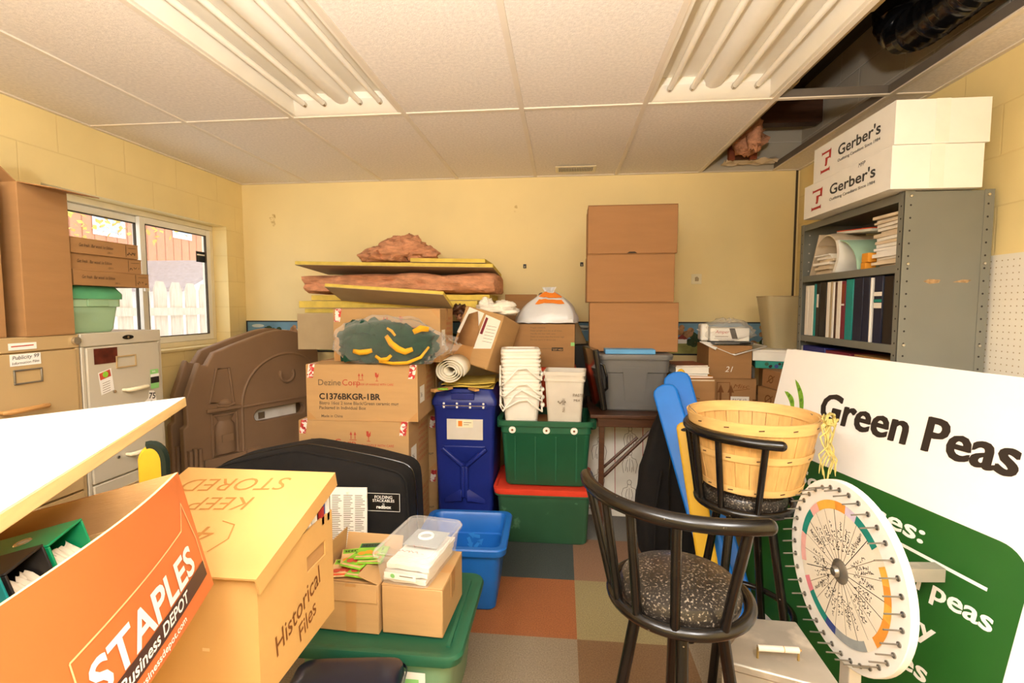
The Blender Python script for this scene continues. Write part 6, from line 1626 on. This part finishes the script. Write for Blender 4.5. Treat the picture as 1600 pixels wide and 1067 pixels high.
# ------------------------------------------------------------------ blue recycling bin
t = thing('recycling_bin', 'empty bright blue recycling bin with a recycle mark inside', 'bin', (-.466, 2.335, 0), R(1.5))
m = MB(); W0, D0, W1, D1, HB = .33, .33, .40, .40, .315
m.rr([(0, W0 - .02, D0 - .02, .03), (.01, W0, D0, .035), (.25, W1 - .02, D1 - .02, .04), (.275, W1 - .012, D1 - .012, .04), (.28, W1 + .03, D1 + .03, .05), (HB - .006, W1 + .04, D1 + .04, .055), (HB, W1 + .03, D1 + .03, .05), (HB, W1 - .02, D1 - .02, .04), (HB - .012, W1 - .035, D1 - .035, .035), (.215, W1 - .055, D1 - .055, .035), (.21, W1 - .07, D1 - .07, .033), (.015, W0 - .02, D0 - .02, .03)], 'blue_recycle', True, True, seg=6); m.build('tub', t)
m = MB(); z0 = .165; yb = (D0 - .02 + (D1 - .07 - D0 + .02) * (z0 - .015) / .195) / 2 - .0015; sl = ((D1 - .07) - (D0 - .02)) / 2 / .195
F = frame((0, yb, z0), (1, 0, 0), Vector((0, sl, 1)))
for k in range(3):
    A = R(90 + 120 * k); c_, s_ = math.cos(A), math.sin(A)
    def pt(x, y): return (x * c_ - y * s_ + .02, x * s_ + y * c_ + .01, .001)
    m.poly([pt(.012, -.030), pt(.030, -.030), pt(.034, .005), pt(.018, .012)], 'blue_print', F); m.poly([pt(.010, .006), pt(.044, -.002), pt(.036, .034)], 'blue_print', F)
m.rect(-.07, -.075, .085, -.052, 'blue_print', F, .001); m.build('recycle_mark', t)

# ------------------------------------------------------------------ clear green tote with lid, small cartons on it
t = thing('lidded_tote', 'translucent green tote with solid green lid carrying two small cartons', 'tote', (-.585, 1.655, 0))
m = MB(); m.rr([(0, .43, .36, .03), (.012, .45, .38, .035), (.29, .50, .43, .04), (.31, .52, .45, .04), (.31, .49, .42, .035), (.015, .44, .37, .03)], 'green_clear', True, True); m.build('tub', t)
m = MB(); m.rr([(.298, .565, .485, .05), (.322, .575, .492, .05), (.333, .565, .485, .05), (.334, .53, .45, .045), (.329, .515, .435, .04)], 'green_lid')
for s in (-1, 1): m.box((s * .235 - .006, -.19, .329), (s * .235 + .006, .19, .334), 'green_lid')
m.build('lid', t, bev=0)
m = MB(); rp = random.Random(5)
for k in range(4): m.box((-.19 + rp.uniform(0, .02), -.16 + rp.uniform(0, .02), .02 + .055 * k), (.17 + rp.uniform(0, .03), .15, .06 + .055 * k), rp.choice(['paper', 'mint', 'paper_old']))
m.build('papers', t)
m = MB(); m.add([(.0, -.222, .17), (.17, -.222, .16), (.17, -.226, .265), (.0, -.226, .27)], [(0, 1, 2, 3)], 'paper'); F = frame((0, -.2275, .16), (1, 0, 0), (0, 0, 1))
for (u, v, a_, b_, c2) in ((.01, .06, .04, .03, 'maroon'), (.09, .05, .06, .035, 'sticker_green'), (.03, .02, .05, .02, 'sticker_green'), (.11, .02, .04, .02, 'maroon')): m.rect(u, v, u + a_, v + b_, c2, F, .001)
m.build('label', t)
TZ = .3345
SG = 'small cartons on the green tote'
t = carton('small brown carton with tape, under the clear plastic box', (-.470, 1.625, TZ), (.205, .25, .165), R(-3), 'card', group=SG, tape_len=.085)
t = open_box('small brown open carton filled with seed packets on the green tote', (-.693, 1.610, TZ), (.225, .22, .165), R(-3), 'card', prints=[P('front', lambda b, F, w, h: b.rect(w * .5, .0, w * .66, h, 'tape', F, .001))], flaps=(('back', .06, 20), ('left', .085, -6), ('right', .075, -70), ('front', .06, 175)), group=SG)
SEEDS = 'seed packets in the open carton'
rs_ = random.Random(21)
names = ['seed packet with a red radish picture near the front of the carton', 'seed packet with a green band beside the front flap', 'seed packet with an orange corner against the far side of the carton', 'seed packet lying askew in the middle of the heap', 'seed packet with yellow green front beside the clear plastic box', 'seed packet half tucked under the others at the back']
for k in range(6):
    x, y = -.693 + (-.045, .03, -.035, .0, .04, .02)[k], 1.610 + (-.03, -.035, .025, .0, .02, .035)[k]
    t = thing('seed_packet', names[k], 'packet', (x, y, TZ + .169 + .0062 * k), (R(rs_.uniform(-2, 3)), R(rs_.uniform(-2, 2)), R((12, -8, 20, -15, 4, 10)[k])), SEEDS)
    m = MB(); m.box((-.042, -.058, 0), (.042, .058, .0045), 'seed_green' if k not in (0, 2) else 'seed_cream'); F = frame((-.042, -.058, .0045), (1, 0, 0), (0, 1, 0))
    m.rect(.004, .078, .080, .112, 'green_lid' if k % 2 else 'seed_green', F); m.text('SEEDS', .010, .087, .022, 'ink', F, .03, off=.0012)
    for j in range(3): m.disc((.02 + .022 * j, .034 + .008 * (j % 2)), .014, 'seed_red' if k in (0, 1, 3) else 'orange_tab', F, .001 + j * .0001, 10)
    m.rect(.004, .004, .080, .014, 'red_box' if k in (0, 2) else 'seed_cream', F); m.build('packet', t, bev=.001)
m = MB(); m.box((-.10, -.09, 0), (.10, .09, .155), 'card_inner'); o = tag(m.build('packet_bundle', bev=.003), 'packed bundle of seed packets filling the lower part of the open carton', 'bundle'); o.location = (-.693, 1.610, TZ + .0065); o.rotation_euler = (0, 0, R(-4))
# clear plastic shoe box
t = thing('clear_box', 'clear plastic lidded box with white papers on the small taped carton', 'box', (-.485, 1.630, TZ + .1665), R(-9))
m = MB(); m.rr([(0, .165, .26, .02), (.004, .172, .268, .022), (.088, .19, .292, .025), (.092, .20, .302, .026)], 'film', True, False); m.build('tub', t)
m = MB(); m.rr([(.088, .212, .312, .03), (.100, .214, .314, .03), (.108, .206, .306, .03), (.108, .19, .29, .025), (.103, .185, .285, .022)], 'film', False, True); m.tube([((.104) * a, (.154) * b, .098) for a, b in ((1, .85), (.85, 1), (-.85, 1), (-1, .85), (-1, -.85), (-.85, -1), (.85, -1), (1, -.85))], .003, 'film', 6, closed=True); m.build('lid', t)
for k in range(3):
    m = MB(); m.surf(lambda s, q: (-.075 + .15 * s + .006 * k, -.12 + .23 * q, .018 + .022 * k + .006 * noise.noise(Vector((s * 5 + k, q * 5, k)))), 8, 8, 'paper' if k else 'towel_white', .014); m.build('papers', t)
m = MB(); m.box((-.055, -.02, .078), (.07, .10, .0805), 'seg_grey'); m.tube([(.0 + .025 * math.cos(R(a)), .05 + .025 * math.sin(R(a)), .083) for a in range(0, 360, 30)], .005, 'white', 6, closed=True); m.build('coiled_tape', t)
m = MB(); F = frame((-.055, -.150, .03), (1, 0, 0), (0, -.1, 1)); m.rect(0, 0, .11, .022, 'paper', F, .0); m.disc((.03, .011), .008, 'sticker_green', F, .001); m.ribbon([(.055, .014), (.10, .014)], .003, 'ink_grey', F); m.build('label', t)
m = MB(); F = frame((-.06, -.12, .0845), (1, 0, 0), (0, 1, 0)); m.scribble(.02, .04, .09, .012, .002, 'ink_red', F, 2); m.scribble(.05, .08, .06, .012, .002, 'ink_red', F, 4); m.build('red_writing', t)

# dark navy vinyl cushion beside the tote
t = thing('vinyl_cushion', 'rounded dark navy vinyl cushion between the file box and the green tote', 'cushion', (-.60, 1.27, 0), R(8))
m = MB(); m.rr([(0, .30, .18, .02), (.02, .31, .19, .03), (.31, .31, .19, .03), (.352, .305, .18, .04), (.368, .28, .14, .06), (.372, .21, .09, .045)], 'navy_vinyl', seg=6); m.build('cushion', t)
m = MB(); m.rr([(.315, .322, .202, .03), (.325, .324, .204, .03), (.332, .32, .20, .035)], 'navy_vinyl', False, False); m.build('piping', t)

# ------------------------------------------------------------------ file box with tilted lid, on a low table
FZ0, FZ1 = .578, .857; FX1 = -.612; FY0, FY1 = .913, 1.243; FW = .40
t = thing('low_table', 'low wooden table under the file boxes, out of the picture', 'table', (-1.10, .90, 0))
m = MB(); m.box((-.55, -.55, FZ0 - .04), (.44, .30, FZ0 - .001), 'wood_mid'); m.build('tabletop', t, bev=.003)
for x in (-.51, .10):
    for y in (-.51, .29): m = MB(); m.box((x - .02, y - .02, 0), (x + .02, y + .02, FZ0 - .04), 'wood_mid'); m.build('leg', t)
t = thing('file_box', 'yellow brown file box with handwritten end and a hand hole', 'box', (FX1 - FW / 2, (FY0 + FY1) / 2, FZ0), 0)
fd = FY1 - FY0; fh = FZ1 - FZ0; th = .005
m = MB()
m.box((-FW / 2, -fd / 2, 0), (FW / 2, fd / 2, th), 'card_yellow')
for s in (-1, 1): m.box((-FW / 2, s * fd / 2 - (0 if s < 0 else th), th), (FW / 2, s * fd / 2 + (th if s < 0 else 0), fh), 'card_yellow')
m.box((-FW / 2, -fd / 2 + th, th), (-FW / 2 + th, fd / 2 - th, fh), 'card_yellow')
# end wall around the hand hole
hy0, hy1, hz0, hz1 = .03, .125, .175, .215
for (y0, y1, z0, z1) in ((-fd / 2 + th, hy0, th, fh), (hy1, fd / 2 - th, th, fh), (hy0, hy1, th, hz0), (hy0, hy1, hz1, fh)): m.box((FW / 2 - th, y0, z0), (FW / 2, y1, z1), 'card_yellow')
Fr = frame((FW / 2, -fd / 2, 0), (0, 1, 0), (0, 0, 1))
m.text('Historical', .055, .060, .068, 'ink_brown', Fr, .004, shear=.25, rot=R(17), sx=.80, off=.0012); m.text('Files', .150, .028, .062, 'ink_brown', Fr, .004, shear=.25, rot=R(19), sx=.80, off=.0012)
m.poly([(.10, .03, .0012), (.12, .034, .0012), (.118, .038, .0012), (.10, .036, .0012)], 'card_cut', frame((-FW / 2, -fd / 2, 0), (1, 0, 0), (0, 0, 1)))
m.rect(.275, .11, .291, .117, 'card_cut', frame((-FW / 2, -fd / 2, 0), (1, 0, 0), (0, 0, 1)), .001)
m.build('body', t)
m = MB(); rg = random.Random(8)
for k in range(9):
    y = -.10 + .03 * k; m.box((-FW / 2 + .02, y, .01), (FW / 2 - .012 + rg.uniform(0, .004), y + .018, fh + rg.uniform(-.01, .020) + max(0, k - 3) * .007), rg.choice(['paper', 'white', 'paper', 'paper_old']))
m.build('files', t)
m = MB(); m.box((FW / 2 - .010, -fd / 2 + .012, .02), (FW / 2 - .0062, fd / 2 - .012, fh - .02), 'card_inner'); m.build('inner_flap', t)
for k, (y, c_) in enumerate(((.085, 'white'), (.110, 'gerber_red'), (.128, 'seg_navy'), (.14, 'white'), (.055, 'white'))):
    m = MB(); m.box((FW / 2 - .05, y, fh - .02), (FW / 2 - .006 + .006 * (k % 2), y + .012, fh + .016 + .010 * k), c_); m.build('file_tab', t)
# lid resting open on the contents
pn = at(395, 903, Y=FY0 - .012) ; lidang = math.atan2(.098, fd + .02)
ML = Matrix.Translation((FX1 - FW / 2, FY0 - .006, FZ1 + .001)) @ Matrix.Rotation(lidang, 4, 'X')
t2 = thing('box_lid', 'yellow brown lid with upside-down marker writing propped on the file box', 'lid', rot=ML)
LW, LD = FW + .022, fd + .035
m = MB(); m.box((-LW / 2, -.012, .0), (LW / 2, LD - .012, .005), 'card_yellow')
It = frame((LW / 2, LD - .012, .005), (-1, 0, 0), (0, -1, 0))
m.text('STORED', .10, .030, .075, 'ink_pale', It, -.004, sx=1.0, shear=.15, rot=R(5)); m.text('KEEP', .15, .115, .070, 'ink_pale', It, -.004, sx=1.0, shear=.15, rot=R(4)); m.text('4-H', .17, .225, .085, 'ink_pale', It, -.004, shear=.1)
m.ribbon([(.15, .30), (.13, .26), (.145, .215), (.18, .205)], .003, 'ink_pale', It)
m.build('top_panel', t2)
m = MB(); m.box((LW / 2 - .004, -.012, -.035), (LW / 2, LD - .012, .0), 'card_yellow'); m.build('skirt', t2)
m = MB(); m.box((-LW / 2, LD - .016, -.035), (LW / 2 - .004, LD - .012, 0), 'card_yellow'); m.build('skirt', t2)
m = MB(); m.box((-LW / 2, -.012, -.035), (-LW / 2 + .004, LD - .016, 0), 'card_yellow'); m.build('skirt', t2)

# ------------------------------------------------------------------ orange printed file box, open, leaning a little
A_ = Vector((-.69, .814, 1.101)); dn = Vector((.214, .073, -.973)).normalized(); dv = Vector((.31, -.951, 0)); dv = (dv - dn * dv.dot(dn)).normalized(); bk = dn.cross(dv).normalized()
if bk.x > 0: bk = -bk
SL, SHt, SD = .44, .222, .30
# local axes: x along the printed side towards the camera, y backwards, z up
ux_, uy_, uz_ = dv, bk, -dn
org = A_ + dn * SHt
SM = Matrix(((ux_.x, uy_.x, uz_.x, org.x), (ux_.y, uy_.y, uz_.y, org.y), (ux_.z, uy_.z, uz_.z, org.z), (0, 0, 0, 1)))
rh = ux_.cross(uy_).dot(uz_)
t = thing('printed_file_box', 'open orange office store file box holding ring binders, beside the yellow file box', 'box', rot=SM)
th = .005
def bow(x, z): return -.020 * math.sin(math.pi * min(1, max(0, x / SL))) * (.35 + .65 * z / SHt)
m = MB()
m.surf(lambda s, q: (s * SL, bow(s * SL, q * SHt), q * SHt), 24, 8, 'staple_orange', (0, th, 0))
m.surf(lambda s, q: (s * SL, th + .0008 + bow(s * SL, q * SHt), .004 + q * (SHt - .0045)), 24, 8, 'card_inner')
m.surf(lambda s, q: (s * SL, -.0004 + bow(s * SL, SHt) + q * (th + .0008), SHt + .0004), 24, 1, 'card_cut')
def wp(x, y, off): return (x, bow(x, y) - off, y)
flipx = (lambda x, y, off: (x, bow(x, y) - off, y)) if rh > 0 else (lambda x, y, off: (x, bow(x, y) - off, y))
# lettering: reads from the near end (x = SL) to the far end when seen from outside -> direction found from handedness
out = -uy_
rdir = 1 if ux_.cross(Vector((0, 0, 1))).dot(out) > 0 else -1       # +1: text runs along +x
def W(x, y, off): return wp(x, y, off) if rdir > 0 else wp(SL - x, y, off)
def text_w(s, u, v, size, mm, bold, sx, shear=0., rot=0., off=.0015): m.text(s, u, v, size, mm, None, bold, sx=sx, shear=shear, rot=rot, off=off, warp=W)
def line_w(pts, w, mm, off=.0012):
    for a, b in zip(pts, pts[1:]):
        a, b = Vector(a), Vector(b); d = (b - a).normalized(); s = Vector((-d.y, d.x)) * w / 2; k = max(1, int((b - a).length / .02))
        for i in range(k):
            p, q = a.lerp(b, i / k), a.lerp(b, (i + 1) / k)
            m.add([W(*(p - s), off), W(*(q - s), off), W(*(q + s), off), W(*(p + s), off)], [(0, 1, 2, 3)], mm)
m.build('printed_side', t, sharp=60)
PRINT_T, PRINT_W = t, W
m = MB()
line_w([(.075, .012), (.075, .118), (.375, .135), (.405, .175), (.425, .10), (.425, .04)], .0025, 'card_cut')
text_w('STAPLES', .092, .050, .066, 'ink_white', .022, 1.22, 0, R(2))
for i in range(16):
    x0, x1 = .085 + i * .0212, .085 + (i + 1) * .0212
    m.add([W(x0, .020 + .03 * i / 16 * .3, .0013), W(x1, .020 + .03 * (i + 1) / 16 * .3, .0013), W(x1, .047 + .03 * (i + 1) / 16 * .3, .0013), W(x0, .047 + .03 * i / 16 * .3, .0013)], [(0, 1, 2, 3)], 'staple_dark')
text_w('Business DEPOT', .128, .027, .024, 'ink_white', .018, 1.24, .2, R(1.7), .0022)
text_w('www.businessdepot.com', .108, .004, .014, 'ink_white', .015, 1.45, 0, R(1.7))
m.build('printed_logo', t, sharp=60)
m = MB(); m.box((0, SD - th, 0), (SL, SD, SHt * .98), 'card_inner'); m.build('rear_side', t)
m = MB(); m.box((0, th, 0), (th, SD - th, SHt), 'card_inner'); m.box((-.0008, 0.0, 0), (0, SD, SHt), 'staple_orange'); m.build('end_panel', t)
m = MB(); m.box((SL - th, th, 0), (SL, SD - th, SHt), 'card_inner'); m.build('end_panel', t)
m = MB(); m.box((0, 0, 0), (SL, SD, th), 'card_inner'); m.build('bottom', t)
# inner folded liner flap
m = MB(); m.box((.085, .03, .01), (.088, SD - .02, SHt - .045), 'card_inner'); m.build('liner', t)
# ring binders standing in the box with their spines up
def boxed_binder(label, x, th_, cov, tilt):
    Mt = SM @ Matrix.Translation((x, .085, .016)) @ Matrix.Rotation(R(tilt), 4, 'Y')
    b_ = thing('ring_binder', label, 'binder', rot=Mt, group='binders in the orange file box')
    h = .203; ln = .19; c = .0035
    m = MB(); m.box((0, 0, h - c), (th_, ln, h), cov); m.box((0, 0, 0), (c, ln, h - c), cov); m.box((th_ - c, 0, 0), (th_, ln, h - c), cov); m.build('cover', b_, bev=.0012)
    m = MB(); m.box((c + .004, .006, .01), (th_ - c - .006, ln - .01, h - .055), 'white'); m.build('pages', b_)
    m = MB()
    r_ = random.Random(int(x * 1000))
    m.surf(lambda s, q: (c + .004 + (th_ - .016) * s, .004 + .022 * q + .004 * noise.noise(Vector((s * 17, q, x * 50))), h - .056 + .040 * q * (.72 + .28 * noise.noise(Vector((s * 9, q * 2, x * 31))))), 28, 4, 'paper_old'); m.build('divider_tabs', b_)
    m = MB(); m.lathe([(.007, 0), (.007, .0012), (.010, .0014), (.011, 0)], 'nickel', 16, Matrix.Translation((th_ / 2, .055, h))); m.disc((th_ / 2, .055), .007, 'bucket_grey', Matrix.Identity(4), h + .0006, 12); m.build('finger_ring', b_)
boxed_binder('thick green ring binder in the orange file box with a finger hole', .112, .078, 'binder_green', 4)
boxed_binder('black ring binder between the green and teal binders in the orange box', .196, .07, 'binder_black', 4)
boxed_binder('teal and red ring binder nearest the camera in the orange box', .272, .075, 'binder_teal', 4)
# what the orange box stands on
cxy = SM @ Vector((SL / 2, SD / 2, 0))
zlow = min((SM @ Vector((x, y, 0))).z for x in (0, SL) for y in (0, SD)); 
tt = carton('plain brown carton under the orange file box, out of the picture', (cxy.x - .04, cxy.y - .03, FZ0 + .0005), (.24, .22, max(.05, (SM @ Vector((SL / 2, SD * .5, 0))).z - FZ0 - .045)), R(-18), 'card_dark')

# ------------------------------------------------------------------ white laminated board lying over the boxes
tip, nearp = at(290, 620, Z=1.165), at(0, 800, Z=1.165)
e1 = (nearp - tip); rayd = (CM @ Vector((0 - 800, 533.5 - 655, -775.0))); cam0 = Vector((0, 0, HC))
tt_ = (tip - cam0).dot(e1) / rayd.dot(e1); far = cam0 + rayd * tt_
e1n = e1.normalized(); e2n = (far - tip).normalized(); e3 = e1n.cross(e2n).normalized()
if e3.z < 0: e3 = -e3
BM = Matrix(((e1n.x, e2n.x, e3.x, tip.x), (e1n.y, e2n.y, e3.y, tip.y), (e1n.z, e2n.z, e3.z, tip.z), (0, 0, 0, 1)))
t = thing('laminated_board', 'white laminated board with raw wood edge lying across the boxes', 'board', rot=BM)
m = MB(); m.box((0, 0, -.024), (1.05, .62, -.0012), 'wood_pale'); m.build('core', t, bev=.002)
m = MB(); m.box((.0008, .0008, -.0011), (1.049, .619, 0), 'laminate'); m.build('top_sheet', t)
